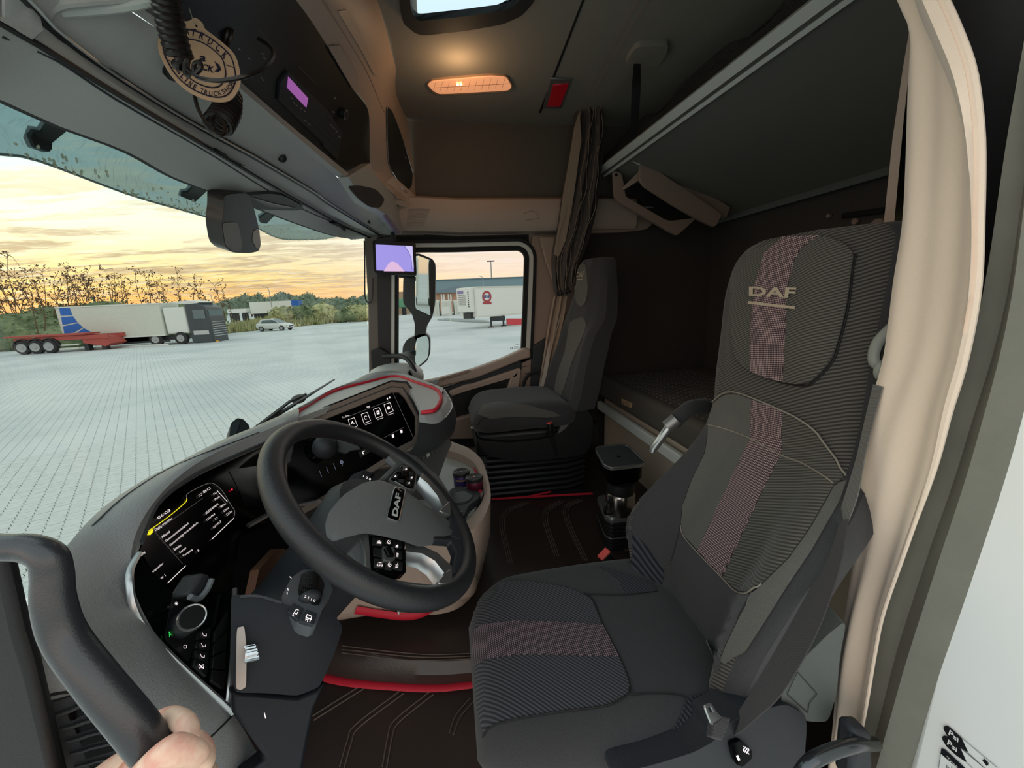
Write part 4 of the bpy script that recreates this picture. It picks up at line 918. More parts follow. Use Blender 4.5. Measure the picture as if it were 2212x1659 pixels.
# base, side shield with heater switch, recline cover
rows = [[Vector((x, y, z)) for x, y in ((.03, .49), (.60, .47), (.66, .55), (.66, .90), (.55, .93), (.03, .92))] for z in (.02, .20, .36)]
MB().loft(rows, closed=True, cap=True).build('seat_base', M_blk, ds, bevel=.01)
sh = Plane(U(1480, 1600, y=.43), U(1700, 1540, y=.43), U(1600, 1659, y=.41))
sd_ = [(1330, 1672), (1420, 1650), (1500, 1625), (1545, 1600), (1550, 1575), (1620, 1540), (1700, 1520), (1745, 1548), (1735, 1690), (1330, 1700)]
plate(rnd(sd_, .25), sh, .07, off=.0).build('side_shield', M_dgrey, ds, bevel=.01)
hs_ = plate(rnd([(1578, 1608), (1600, 1600), (1626, 1622), (1624, 1640), (1604, 1657), (1588, 1650)], .25), sh, .012, off=.008).build('heater_switch', M_gloss, ds, bevel=.003)
ic = MB()
for k in range(3): seam([(1606 + k * 4.5, 1612 + k * 2), (1609 + k * 4.5, 1616 + k * 2), (1605 + k * 4.5, 1620 + k * 2), (1609 + k * 4.5, 1625 + k * 2)], lambda a, b, o: sh(a, b, .0095), .0007, mb=ic, n=2, res=5)
strip((1592, 1632), (1597, 1643), 5, sh, .0095, ic); ic.build('heater_symbol', mat('switch_print', '#e9dfe6', .4, em='#e9dfe6', ems=.5), hs_)
rc = [(1830, 1340), (1815, 1420), (1808, 1500), (1790, 1560), (1750, 1560), (1692, 1545), (1686, 1490), (1700, 1455), (1740, 1420), (1790, 1370)]
rp = Plane(U(1760, 1480, y=.43), U(1820, 1400, y=.42), U(1760, 1560, y=.43))
plate(rnd(rc, .3), rp, .05, off=.0).build('recline_cover', mat('grey_green_plastic', '#5b5f5c', .5, bump=(420, .2)), ds, bevel=.012)
frame2([(1723, 1452), (1765, 1499), (1748, 1520), (1745, 1540), (1700, 1500)], 1.4, rp, .0015).build('cover_flap_joint', M_rub, ds, smooth=False)
# folded armrest on the aisle side
ar = MB().tube(cat([U(1452, 915, x=.66), U(1476, 893, x=.70), U(1500, 880, x=.75), U(1530, 878, x=.82)], 5), [.012] + [.026] * 14 + [.02], 14, flat=(1, .8))
ar.build('armrest', F_plain, ds)
MB().tube([U(1409, 978, x=.60), U(1412, 968, x=.605), U(1444, 925, x=.64), U(1449, 912, x=.655)], [.010, .013, .013, .010], 12).build('armrest_hinge', M_sil, ds)
MB().tube([U(1441, 922, x=.64), U(1462, 905, x=.665)], .021, 12).build('armrest_collar', mat('satin_grey', '#8c8d8c', .4, .7), ds)
# ---- belts
M_belt = fabric('belt_webbing', '#77746f', 'rib', a=(0, .3, .95), pitch=.0022, col2='#63615f'); M_beltd = fabric('belt_webbing_dark', '#454043', 'rib', a=(0, .3, .95), pitch=.0022, col2='#3c383b')
def ribbon(pairs, th, name, m, parent, n=5):
    A = cat([p[0] for p in pairs], n); B = cat([p[1] for p in pairs], n); rows = []
    for i, (a, b) in enumerate(zip(A, B)):
        t1 = (A[min(i + 1, len(A) - 1)] - A[max(i - 1, 0)]).normalized(); nn = (b - a).cross(t1).normalized() * th
        rows.append([a, b, b + nn, a + nn])
    return MB().loft(rows, closed=True, cap=True).build(name, m, parent)
sb = thing('seat_belt', 'grey seat belt hanging beside the driver seat with a metal tongue', 'seat belt', U(1560, 1600, y=.40))
ribbon([(U(1886, 830, x=.665), U(1906, 835, x=.655)), (U(1868, 905, x=.655), U(1886, 910, x=.645)), (U(1850, 985, x=.64), U(1868, 985, x=.63)), (U(1828, 1060, x=.62), U(1852, 1070, x=.61)), (U(1806, 1130, x=.595), U(1822, 1150, x=.585))], .0015, 'webbing', M_belt, sb)
ribbon([(U(1806, 1130, x=.59), U(1832, 1120, x=.58)), (U(1770, 1230, x=.53), U(1812, 1230, x=.52)), (U(1700, 1360, x=.47), U(1762, 1370, x=.46)), (U(1630, 1480, x=.44), U(1690, 1495, x=.42)), (U(1572, 1575, x=.42), U(1640, 1545, x=.41)), (U(1556, 1606, x=.41), U(1600, 1580, x=.405))], .0015, 'lower_webbing', M_beltd, sb)
tg = Plane(U(1540, 1545, y=.415), U(1560, 1560, y=.415), U(1530, 1570, y=.40))
ring(rnd([(1522, 1524), (1535, 1517), (1548, 1538), (1562, 1552), (1541, 1573)], .25), rnd([(1529, 1529), (1536, 1525), (1543, 1537), (1536, 1541), (1533, 1537)], .2), tg, .003).build('tongue_plate', M_sil, sb)
MB().poly([tg(*p, .001) for p in ((1542, 1562), (1563, 1548), (1580, 1552), (1560, 1600), (1538, 1592))], -tg.n * .01).build('tongue_grip', M_beltd, sb, bevel=.002)
gd = MB(); gd.tube(cat([U(1935, 700, x=.70), U(1900, 735, x=.70), U(1888, 765, x=.70), U(1892, 785, x=.70), U(1915, 795, x=.70), U(1935, 793, x=.70)], 5), .007, 10, flat=(1.3, 1)); gd.build('belt_guide', mat('grey_guide', '#8e8f89', .45), sb)
MB().tube([U(1925, 750, x=.705), U(1932, 775, x=.705)], .010, 10).build('guide_insert', M_gloss, sb)
MB().ell(U(1900, 800, x=.69), (.008, .008, .016), nu=12, nv=8).build('belt_stop', MATS['grey_guide'], sb)
MB().poly([U(1927, 535, x=.80), U(1955, 520, x=.80), U(1955, 760, x=.78), U(1898, 745, x=.77), U(1906, 690, x=.775)], (.05, 0, 0)).build('guide_housing', MATS['grey_guide'], sb, bevel=.008)
def buckle(p, d, name, label, s_=1.):
    t = thing(name, label, 'buckle', p); d = Vector(d).normalized(); M = d.to_track_quat('Z', 'Y').to_matrix()
    MB().box(Vector(p) - d * .035 * s_, (.02 * s_, .034 * s_, .07 * s_), M).build('housing', M_blk, t, bevel=.004)
    MB().box(Vector(p) + d * .002, (.0195 * s_, .033 * s_, .008 * s_), M).build('red_button', mat('buckle_red', '#e0564f', .45), t, bevel=.003)
    MB().tube([Vector(p) - d * .07 * s_, Vector(p) - d * .17 * s_ + Vector((.02, 0, 0))], .009, 8).build('stalk', M_blk, t); return t
buckle(U(1305, 1198, y=.965), (-.45, -.15, .85), 'belt_buckle', 'red buttoned belt buckle on the aisle side of the driver seat', 1.15)
# ---- passenger seat
ps = thing('passenger_seat', 'dark cloth passenger seat on a black ribbed bellows base', 'seat', (.4, 2.05, .1))
cp = cushion(.345, 2.045, .27, .25, .675, .525, dish=.008); CP = Surf(cp); cp.build('cushion', F_plain, ps)
drape([(1032, 895), (1045, 874), (1080, 868), (1140, 876), (1195, 890), (1212, 898), (1180, 902), (1100, 900), (1060, 905)], CP, .004, 9, .003).build('cushion_insert', F_mid, ps)
seam([(1032, 918), (1045, 903), (1080, 899), (1140, 901), (1190, 905)], CP, .0016, .001).build('cushion_seam', M_rub, ps)
Lp = C3([(1250, 580, {'y': 2.20}), (1243, 600, {'y': 2.22}), (1234, 640, {'y': 2.24}), (1215, 690, {'y': 2.26}), (1200, 740, {'y': 2.28}), (1178, 800, {'y': 2.28}), (1162, 860, {'y': 2.27}), (1150, 905, {'y': 2.26})], 60)
Rp = [Vector((.0, 0, 0))] * 0
Rp = C3([(1300, 575, {'y': 1.93}), (1297, 640, {'y': 1.90}), (1292, 690, {'y': 1.87}), (1270, 730, {'y': 1.83}), (1253, 790, {'y': 1.81}), (1240, 860, {'y': 1.81}), (1218, 930, {'y': 1.81})], 60)
bp_ = interp([(1.4, -.03), (1.1, -.02), (.95, .03), (.6, .05)]); tp_ = interp([(1.4, .07), (1.15, .10), (.9, .15), (.6, .15)])
pb = MB().loft(back_rows(Lp, Rp, 1.33, .62, 30, bp_, tp_, .055), closed=True, cap=True); PB = Surf(pb); pb.build('backrest', F_plain, ps)
drape(rnd([(1246, 588), (1258, 568), (1268, 572), (1272, 620), (1268, 652), (1258, 665), (1246, 655), (1243, 620)], .35, 2), PB, .007, 8, .01).build('headrest_pad', F_mid, ps)
drape(rnd([(1228, 715), (1232, 694), (1260, 684), (1268, 700), (1262, 722), (1240, 770), (1222, 830), (1204, 880), (1196, 850), (1206, 800), (1222, 760)], .3, 2), PB, .004, 8, .004).build('backrest_insert', F_mid, ps)
lg = text('DAF', [(1250, 588), (1266, 586), (1264, 599), (1248, 599)], PB, .009, bold=.02); [strip((1249 + k * 2.6, 604), (1251.8 + k * 2.6, 604), 2.4, PB, .009, lg) for k in range(5)]
lab(lg.build('embroidered_lettering', M_emb, ps, smooth=False), 'pale embroidered lettering on the headrest')
rows = [[Vector((x, y, z)) for x, y in ((.09, 1.86), (.62, 1.84), (.76, 1.88), (.76, 2.24), (.6, 2.26), (.09, 2.24))] for z in (.40, .46, .53)]
MB().loft(rows, closed=True, cap=True).build('seat_pan', M_blk, ps, bevel=.02)
yq = Plane((0, 1.82, 0), (1, 1.82, 0), (0, 1.82, 1))
plate(rnd([(1026, 942), (1040, 952), (1100, 957), (1180, 948), (1207, 932), (1228, 905), (1240, 888), (1268, 882), (1282, 905), (1278, 960), (1262, 985), (1120, 1000), (1052, 985), (1036, 965)], .3), yq, .10).build('side_shield', M_blk, ps, bevel=.012)
plate(rnd([(1210, 925), (1226, 898), (1240, 890), (1244, 896), (1222, 926), (1204, 938)], .25), yq, .02, off=.004).build('trim_highlight', MATS['satin_grey'], ps, bevel=.004)
for k in range(8):
    z = .385 - k * .032; r_ = [Vector((x, y, z + dz)) for dz in (0,) for x, y in ((.13, 1.90), (.58, 1.88), (.70, 1.92), (.70, 2.22), (.58, 2.24), (.13, 2.22))]
    rr = [[p + (Vector((.40, 2.05, z)) - p) * .05 + Vector((0, 0, .014)) for p in r_], r_, [p + (Vector((.40, 2.05, z)) - p) * .05 - Vector((0, 0, .014)) for p in r_]]
    MB().loft(rr, closed=True, cap=True).build('bellows_fold', M_blk, ps, bevel=.004)
MB().box((.42, 2.06, .12), (.58, .34, .05)).build('floor_plinth', M_blk, ps)
buckle(U(1188, 913, y=1.80), (-.1, -.1, 1), 'belt_buckle', 'red buttoned belt buckle beside the passenger seat cushion', 1.1)
MB().ell(U(1024, 924, y=1.98), (.02, .02, .012)).build('adjuster_knob', MATS['satin_grey'], ps)
pbelt = thing('seat_belt', 'pale belt webbing running down beside the passenger seat', 'seat belt', U(1170, 850, y=2.38))
ribbon([(U(1221, 625, y=2.40), U(1226, 627, y=2.40)), (U(1205, 680, y=2.38), U(1212, 682, y=2.36)), (U(1180, 760, y=2.37), U(1190, 762, y=2.35)), (U(1166, 830, y=2.36), U(1178, 832, y=2.34)), (U(1157, 860, y=2.35), U(1174, 864, y=2.33))], .002, 'webbing', mat('pale_webbing', '#b5aba0', .8), pbelt)
MB().tube([U(1153, 860, y=2.34), U(1162, 865, y=2.33), U(1175, 868, y=2.33)], .008, 8).build('anchor', MATS['satin_grey'], pbelt)
# ================================================================== DASHBOARD
M_dash = mat('dash_grey_soft', '#8b8d8e', .38, bump=(380, .5), spec=.75); M_dtop = mat('dash_top_leather', '#b9bbb8', .4, bump=(300, .4), spec=.75); M_brn = mat('brown_grey_trim', '#83756b', .5, bump=(400, .2))
M_text = mat('display_white', '#e8dcdc', .5, em='#e8dcdc', ems=.75); M_yel = mat('display_yellow', '#e8dc20', .5, em='#e8dc20', ems=.7); M_disp = mat('display_black', '#08080a', .2, spec=.15)
M_grn = mat('lamp_green', '#30c050', .5, em='#35d055', ems=.8); M_rdot = mat('lamp_red', '#ff2030', .5, em='#ff2030', ems=2.0); M_grid = mat('display_grey', '#6d6a6a', .5, em='#8d8786', ems=.3)
dash = thing('dashboard', 'wide grey driver dashboard with digital cluster and red piped top', 'dashboard', (-.5, 1.3, .8))
A_ = C3([(140, 1700, {'y': .385}), (78, 1512, {'y': .385}), (59, 1422, {'y': .385}), (37, 1362, {'y': .395}), (70, 1290, {'y': .45}), (143, 1181, {'z': .90}), (223, 1096, {'z': .90}), (320, 1031, {'z': .90}), (391, 998, {'z': .90}), (480, 953, {'z': .90}), (540, 929, {'z': .895}), (600, 902, {'z': .89}), (640, 884, {'z': .885})], 50)
B_ = C3([(590, 1690, {'x': -.36}), (503, 1541, {'x': -.38}), (383, 1434, {'x': -.42}), (313, 1362, {'x': -.445}), (278, 1262, {'x': -.46}), (297, 1197, {'x': -.48}), (314, 1150, {'x': -.50}), (345, 1084, {'z': .885}), (429, 1021, {'z': .89}), (519, 979, {'z': .89}), (570, 957, {'z': .888}), (640, 925, {'z': .885})], 50)
def midc(t_, b): return [a.lerp(c, t_) + Vector((b * .6, -b * .3, b)) for a, c in zip(A_, B_)]
def relax(c, k):
    for _ in range(k): c = [c[0]] + [(c[i - 1] + c[i] * 2 + c[i + 1]) / 4 for i in range(1, len(c) - 1)] + [c[-1]]
    return c
db = MB().loft([[p + Vector((-.02, 0, -.05)) for p in A_], A_, relax(midc(.10, .010), 4), relax(midc(.28, .018), 14), relax(midc(.5, .022), 20), relax(midc(.72, .018), 16), relax(midc(.92, .002), 3), B_, [p + Vector((-.012, .004, -.012)) for p in B_]])
DB = Surf(db); db.build('body', M_dash, dash)
seam([(200, 1136), (260, 1080), (340, 1026), (420, 988), (500, 957), (560, 934)], DB, .0016, .0, n=4).build('edge_groove', M_char, dash)
seam([(78, 1512), (115, 1500), (156, 1494)], DB, .0016, .0).build('panel_joint', M_rub, dash); seam([(450, 1597), (490, 1558), (505, 1541)], DB, .0016, 0).build('panel_joint', M_rub, dash)
# side vent
vt = drape([(84, 1520), (150, 1502), (250, 1540), (330, 1640), (330, 1700), (150, 1700), (118, 1640)], DB, .004, 14).build('vent_panel', M_dgrey, dash)
for a, b, c, d in ((113, 1537, 190, 1510), (127, 1565, 215, 1543), (138, 1592, 240, 1567), (147, 1619, 258, 1592), (158, 1646, 275, 1622)):
    drape([(a + 30, b - 6), (c, d + 4), (c + 25, d + 14), (a + 38, b + 14)], DB, .0055, 10, .002).build('vent_slot', M_gloss, vt)
    drape([(a, b), (c, d), (c + 4, d + 5), (a + 8, b + 2)], DB, .008, 10, .003).build('vent_slat', M_char, vt)
FP1 = Plane(U(320, 1150, x=-.55), U(505, 1100, x=-.56), U(380, 1300, x=-.48))
plate([(285, 1200), (315, 1120), (338, 1078), (425, 1014), (515, 972), (600, 935), (700, 905), (705, 1065), (640, 1100), (560, 1140), (520, 1152), (508, 1230), (500, 1290), (440, 1330), (340, 1330)], FP1, .02).build('cluster_fascia', M_gloss, dash)
Bt = B_[26:]; pr = []
for p in Bt:
    r = (p - EYE); t_ = (FP1.p - EYE).dot(FP1.n) / r.dot(FP1.n); pr.append(EYE + r * t_ + Vector((-.0, 0, .004)))
MB().loft([Bt, [a.lerp(b, .5) + Vector((0, 0, .01)) for a, b in zip(Bt, pr)], pr]).build('cluster_hood', M_blk, dash)
MB().tube(Bt, .0035, 8).build('hood_lip', M_char, dash)
dsp = plate([(303, 1188), (318, 1145), (404, 1072), (448, 1044), (466, 1046), (508, 1102), (504, 1122), (460, 1165), (405, 1225), (372, 1268), (335, 1245)], FP1, .002, off=.002).build('cluster_display', M_disp, dash)
GL = []
O4 = lambda l: [(260 + x / 5.027, 980 + y / 5.027) for x, y in l]
tx = MB()
for s_, qd in (('06:03', [(398, 690), (532, 598), (548, 622), (414, 714)]), ('Daglig triptæller', [(370, 815), (560, 688), (572, 712), (384, 850)]), ('Afstand', [(440, 895), (528, 835), (542, 855), (454, 920)]),
               ('Gennemsnitshastighed', [(485, 940), (732, 745), (746, 770), (500, 968)]), ('Gennemsnitligt brændstofforb.', [(530, 985), (838, 735), (852, 758), (546, 1012)]), ('Samlet', [(572, 1030), (652, 980), (664, 1002), (588, 1055)]),
               ('Kørsel', [(635, 1065), (703, 1012), (716, 1032), (650, 1085)]), ('Tomgang', [(673, 1105), (776, 1030), (790, 1050), (690, 1126)]), ('9 km', [(1005, 432), (1042, 414), (1050, 430), (1015, 452)]), ('18 km/h', [(1018, 488), (1070, 456), (1082, 472), (1030, 510)]),
               ('6553354094,75', [(920, 640), (1056, 535), (1068, 556), (934, 664)]), ('131344,8', [(932, 712), (1020, 645), (1032, 664), (944, 732)]), ('244 km', [(1080, 570), (1140, 532), (1150, 548), (1092, 590)]), ('3.7', [(1022, 705), (1052, 684), (1064, 702), (1032, 724)]),
               ('0.29 km', [(1115, 618), (1170, 578), (1182, 594), (1128, 636)]), ('131343,3', [(1005, 795), (1085, 725), (1098, 744), (1018, 815)]), ('2.24 km', [(1148, 655), (1205, 612), (1216, 630), (1160, 676)]), ('ome', [(212, 1098), (262, 1060), (274, 1078), (224, 1118)]), ('id', [(238, 1215), (268, 1195), (278, 1218), (250, 1238)]),
               ('triptæller', [(343, 1276), (462, 1178), (474, 1200), (356, 1298)]), ('nr 1', [(432, 1340), (480, 1306), (494, 1328), (446, 1362)]), ('2', [(830, 1050), (848, 1036), (860, 1052), (842, 1066)])):
    text(s_, O4(qd), FP1, .0045, mb=tx)
for a, b in (((1050, 400), (1165, 525)), ((515, 1405), (712, 1215)), ((992, 930), (1232, 700))): strip(*O4([a, b]), 1.3, FP1, .0045, tx)
frame2(O4([(850, 448), (878, 432), (888, 448), (860, 464)]), .6, FP1, .0045, tx); frame2(O4([(940, 385), (970, 366), (980, 380), (950, 400)]), .6, FP1, .0045, tx); text('8', O4([(895, 405), (928, 388), (940, 410), (906, 432)]), FP1, .0045, mb=tx)
tx.build('display_lettering', M_text, dsp, smooth=False)
seam(O4([(300, 842), (420, 760), (560, 655), (705, 530), (722, 488)]), FP1, .0008, .004, n=4).build('yellow_line', M_yel, dsp)
plate(O4([(288, 880), (310, 845), (362, 812), (354, 852), (330, 878)]), FP1, .001, off=.0045).build('yellow_marker', M_yel, dsp)
seam(O4([(722, 488), (724, 442), (800, 392), (930, 330), (1010, 325), (1100, 395), (1200, 555), (1242, 625), (1232, 700)]), FP1, .0006, .004, n=4).build('grey_outline', M_grid, dsp)
tx = MB(); strip(*O4([(375, 850), (680, 1200)]), .5, FP1, .004, tx); strip(*O4([(385, 845), (900, 480)]), .5, FP1, .004, tx); tx.build('grid_line', M_grid, dsp, smooth=False)
MB().ell(FP1(500.7, 1057.6, .003), (.002,) * 3, nu=10, nv=6).build('red_warning_lamp', M_rdot, dash)
plate([(495, 1017), (560, 984), (700, 925), (700, 1040), (560, 1095), (528, 1095), (522, 1074), (510, 1045)], FP1, .002, off=.001).build('second_display', mat('display_blue_black', '#10141e', .2, spec=.15), dash)
plate(rnd([(600, 950), (640, 948), (652, 975), (664, 1015), (660, 1045), (630, 1075), (606, 1085), (590, 1020)], .3), FP1, .02, off=.03).build('gauge_pod', M_char, dash, bevel=.004)
plate(rnd([(612, 982), (622, 985), (632, 1010), (630, 1035), (620, 1058), (610, 1040), (606, 1010)], .3), FP1, .004, off=.034).build('gauge_crescent', mat('pale_blue_display', '#8a97b5', .4), dash, bevel=.001)
FPc = Plane(U(300, 1210, x=-.475), U(490, 1515, x=-.40), U(500, 1280, x=-.44))
plate([(297, 1200), (281, 1262), (315, 1356), (385, 1428), (500, 1532), (505, 1275), (460, 1280), (420, 1300), (370, 1280)], FPc, .02).build('switch_panel', M_gloss, dash)
cp_ = cat([U(299, 1196, x=-.48), U(282, 1230, x=-.468), U(280, 1262, x=-.458), U(288, 1310, x=-.45), U(316, 1361, x=-.443), U(384, 1433, x=-.418), U(504, 1540, x=-.378)], 6)
MB().tube([p + (EYE - p).normalized() * .006 for p in cp_], .0036, 8, flat=(1, 1.3)).build('chrome_strip', M_sil, dash)
MB().tube([U(507, 1272, x=-.43), U(505, 1400, x=-.40), U(494, 1520, x=-.385)], .0045, 8).build('chrome_strip', M_sil, dash)
O5 = lambda l: [(270 + x / 4.424, 1180 + y / 4.424) for x, y in l]
base_k = plate(rnd(O5([(460, 480), (560, 520), (700, 820), (610, 1110), (380, 880), (440, 560)]), .12), FPc, .004, off=.001).build('light_switch_plate', M_blk, dash, bevel=.001)
kc = FPc(391, 1352, .002); kt = U(*O5([(642, 678)])[0], d=(RM.transposed() @ (kc - EYE)).z * -1 - .035); ax_ = (kt - kc).normalized()
kb = MB().lathe(kc, [(.0185, 0), (.018, .01), (.0170, (kt - kc).length)], ax_, 28).build('light_knob', M_dgrey, dash)
MB().lathe(kt, [(.0165, -.002), (.0178, 0), (.0165, .003), (.0150, .002)], ax_, 28, cap=False).build('knob_ring', M_sil, kb); MB().lathe(kt, [(.0150, 0), (.0150, .001)], ax_, 24).build('knob_face', M_gloss, kb)
gl = MB()
def ico(l, w=1.0, s=FPc, off=.0085):
    g1 = MB()
    for a, b in l: strip((a[0], a[1]), (b[0], b[1]), w, s, off, g1)
    GL.append(g1)
for cx_, cy_ in ((381, 1304),):
    for k in range(4): a = PI * k / 4; ico([((cx_ - 4 * math.cos(a), cy_ - 4 * math.sin(a)), (cx_ + 4 * math.cos(a), cy_ + 4 * math.sin(a)))], .8, off=.0055)
ico([((400 + 3.5 * math.cos(a), 1397 + 4 * math.sin(a)), (400 + 3.5 * math.cos(a + .8), 1397 + 4 * math.sin(a + .8))) for a in [k * .785 for k in range(8)]], .9, off=.0055)
text('A', [(362, 1366), (368, 1362), (373, 1374), (366, 1377)], FPc, .0055, mb=(ga := MB())); ga.build('green_letter', M_grn, base_k, smooth=False)
cols = [((427, 1365), (457, 1352), (447, 1463), (420, 1438)), ((465, 1362), (493, 1318), (484, 1490), (458, 1472))]
for ci, (a, b, c, d) in enumerate(cols):
    a, b, c, d = map(Vector, (a, b, c, d)); nb = 4
    for k in range(nb):
        q0, q1, q2, q3 = a.lerp(d, (k + .06) / nb), b.lerp(c, (k + .06) / nb), b.lerp(c, (k + .94) / nb), a.lerp(d, (k + .94) / nb)
        plate([q0, q1, q2, q3], FPc, .006, off=.006).build('push_button', M_blk, dash, bevel=.0012)
        if ci == 0:
            m_ = (q0 + q1 + q2 + q3) / 4; ico([((m_.x - 4, m_.y - 4), (m_.x - 1, m_.y + 3)), ((m_.x - 1, m_.y + 3), (m_.x + 5, m_.y + 4)), ((m_.x + 5, m_.y + 4), (m_.x + 5, m_.y - 1))], 1.0, off=.0075)
            if k == 3: ico([((m_.x - 5, m_.y - 5), (m_.x + 6, m_.y + 6)), ((m_.x - 4, m_.y + 5), (m_.x + 5, m_.y - 4))], 1.2, off=.0075)
for g1 in GL: g1.build('switch_symbol', M_text, dash, smooth=False)
for k in range(3): q_ = [(470 - k * 0, 1290 + k * 9), (494, 1282 + k * 9), (494, 1288 + k * 9), (470, 1297 + k * 9)]
# wiper stalk below the cluster
st = MB(); st.poly([U(a, b, x=-.43 + dx) for a, b, dx in ((408, 1285, 0), (422, 1262, 0), (437, 1237, 0), (452, 1240, 0), (456, 1252, 0), (445, 1275, 0), (430, 1296, 0))], (-.03, 0, 0)); st.build('steering_lock_lever', M_char, dash, bevel=.005)
MB().tube(cat([U(410, 1289, x=-.425), U(428, 1294, x=-.423), U(446, 1276, x=-.422), U(457, 1252, x=-.422)], 5), .0045, 8).build('lever_edge', mat('grey_edge', '#7f8589', .5), dash)
# infotainment
SP = Plane(U(712, 902, x=-.42), U(863, 846, y=1.5), U(892, 950, y=1.42))
bezo = [(600, 945), (640, 905), (704, 880), (846, 824), (878, 828), (896, 852), (913, 892), (909, 942), (898, 961), (868, 977), (835, 1001), (690, 1092), (620, 1130)]
bezi = [(620, 958), (650, 925), (712, 902), (848, 847), (864, 847), (876, 858), (899, 898), (899, 938), (892, 950), (864, 964), (832, 989), (688, 1077), (622, 1112)]
plate(bezi, SP, .02).build('centre_fascia', M_gloss, dash); bo = ring(bezo, bezi, SP, .05, .012).build('screen_hood', M_brn, dash, bevel=.003)
ring([(a, b - 3) for a, b in bezo[:4]] + [(880, 824), (900, 850), (917, 893), (905, 900)] + [(890, 870), (870, 838), (846, 836), (704, 892), (640, 917)], [(a, b - 2) for a, b in bezo[:4]] + [(878, 828), (896, 852), (913, 892), (909, 895)] + [(893, 868), (872, 837), (846, 834), (704, 890), (640, 915)], SP, .04, .014).build('hood_top', M_char, dash)
nd = plate([(712, 905), (846, 850), (890, 943), (862, 958), (760, 1020), (700, 1000)], SP, .002, off=.001).build('navigation_display', M_disp, dash)
O7 = lambda l: [(640 + x / 6.9125, 840 + y / 6.9125) for x, y in l]
tx = MB(); text('Fre, 30 Sep', O7([(682, 415), (788, 382), (795, 405), (690, 440)]), SP, .0035, mb=tx); text('06:03', O7([(1050, 262), (1095, 250), (1102, 272), (1056, 285)]), SP, .0035, bold=.02, mb=tx)
for a in ((1360, 145), (1395, 130)): plate(O7([(a[0] - 10, a[1] - 10), (a[0] + 6, a[1] - 14), (a[0] + 10, a[1] + 10), (a[0] - 6, a[1] + 14)]), SP, .0003, None, .0035).build('status_symbol', M_text, nd, smooth=False)
for (ax0, ay0), s_ in (((775, 460), 'Navigation'), ((970, 380), 'Apple CarPlay'), ((1150, 305), 'Indstillinger'), ((1310, 235), 'Settings')):
    f_ = O7([(ax0, ay0), (ax0 + 90, ay0 - 30), (ax0 + 140, ay0 + 95), (ax0 + 42, ay0 + 135)]); frame2(f_, .8, SP, .0035, tx)
    c_ = Vector((0, 0))
    for p_ in f_: c_ += Vector(p_) / 4
    if ax0 == 970: [strip((c_.x + 3.2 * math.cos(a), c_.y + 4 * math.sin(a)), (c_.x + 3.2 * math.cos(a + .7), c_.y + 4 * math.sin(a + .7)), .9, SP, .0035, tx) for a in [k * .7 for k in range(1, 8)]]
    elif ax0 == 1150: ring([(c_.x - 3, c_.y - 4), (c_.x + 3, c_.y - 5), (c_.x + 4, c_.y + 3), (c_.x - 2, c_.y + 4)], [(c_.x - 1, c_.y - 1), (c_.x + 1, c_.y - 1.5), (c_.x + 1.5, c_.y + 1), (c_.x - .5, c_.y + 1)], SP, .0003, .0035).build('app_symbol', M_text, nd, smooth=False)
    elif ax0 == 775: plate([(c_.x - 4, c_.y + 3), (c_.x - 1, c_.y - 5), (c_.x + 4, c_.y + 2), (c_.x, c_.y)], SP, .0003, None, .0035).build('app_symbol', M_text, nd, smooth=False)
    else: plate([(c_.x + 3.5 * math.cos(k * .785), c_.y + 3.5 * math.sin(k * .785)) for k in range(8)], SP, .0003, None, .0035).build('app_symbol', M_text, nd, smooth=False)
    text(s_, O7([(ax0 + 55, ay0 + 150), (ax0 + 150, ay0 + 116), (ax0 + 154, ay0 + 132), (ax0 + 60, ay0 + 166)]), SP, .0035, mb=tx)
for a in ((1445, 705), (1570, 635)): plate(O7([(a[0] - 20, a[1] - 20), (a[0] + 12, a[1] - 26), (a[0] + 20, a[1] + 18), (a[0] - 10, a[1] + 26)]), SP, .0003, None, .0035).build('status_symbol', M_text, nd, smooth=False)
tx.build('display_lettering', M_text, nd, smooth=False)
tx = MB(); [strip(*O7(l), .5, SP, .003, tx) for l in ([(680, 450), (1390, 175)], [(1445, 60), (1745, 720)], [(1310, 730), (1600, 575)])]; tx.build('grid_line', M_grid, nd, smooth=False)
ib = plate(O7([(925, 945), (1010, 890), (1180, 900), (960, 1030)]), SP, .004, off=.002).build('phone_button', M_blk, dash, bevel=.001)
tx = MB(); seam(O7([(1020, 925), (992, 945), (995, 965), (1012, 972)]), SP, .0012, .003, mb=tx, n=3); tx.build('phone_symbol', M_text, ib)
tx = MB(); [strip((738 + 3 * math.cos(a), 998.5 + 3 * math.sin(a)), (738 + 3 * math.cos(a + .8), 998.5 + 3 * math.sin(a + .8)), 1.3, SP, .003, tx) for a in [k * .785 for k in range(8)]]
for k in range(4): strip((690 + k * 15, 1017 - k * 8), (695 + k * 15, 1030 - k * 8), .6, SP, .003, tx)
tx.build('key_symbol', mat('dim_symbol', '#8d93b0', .5, em='#8d93b0', ems=.3), dash, smooth=False)
kn = MB().ell(U(702, 966, d=1.02), (.032, .032, .032)); kn.build('start_knob', M_dgrey, dash)
MB().lathe(U(702, 966, d=1.03) + Vector((-.02, .01, -.01)), [(.036, -.01), (.037, 0), (.034, .01)], (.7, -.3, .5), 24).build('knob_collar', M_gloss, dash)
MB().poly([U(a, b, d=1.03) for a, b in ((726, 952), (736, 948), (775, 962), (785, 972), (758, 976), (748, 983), (728, 976))], (-.02, .02, 0)).build('gear_stalk', M_char, dash, bevel=.004)
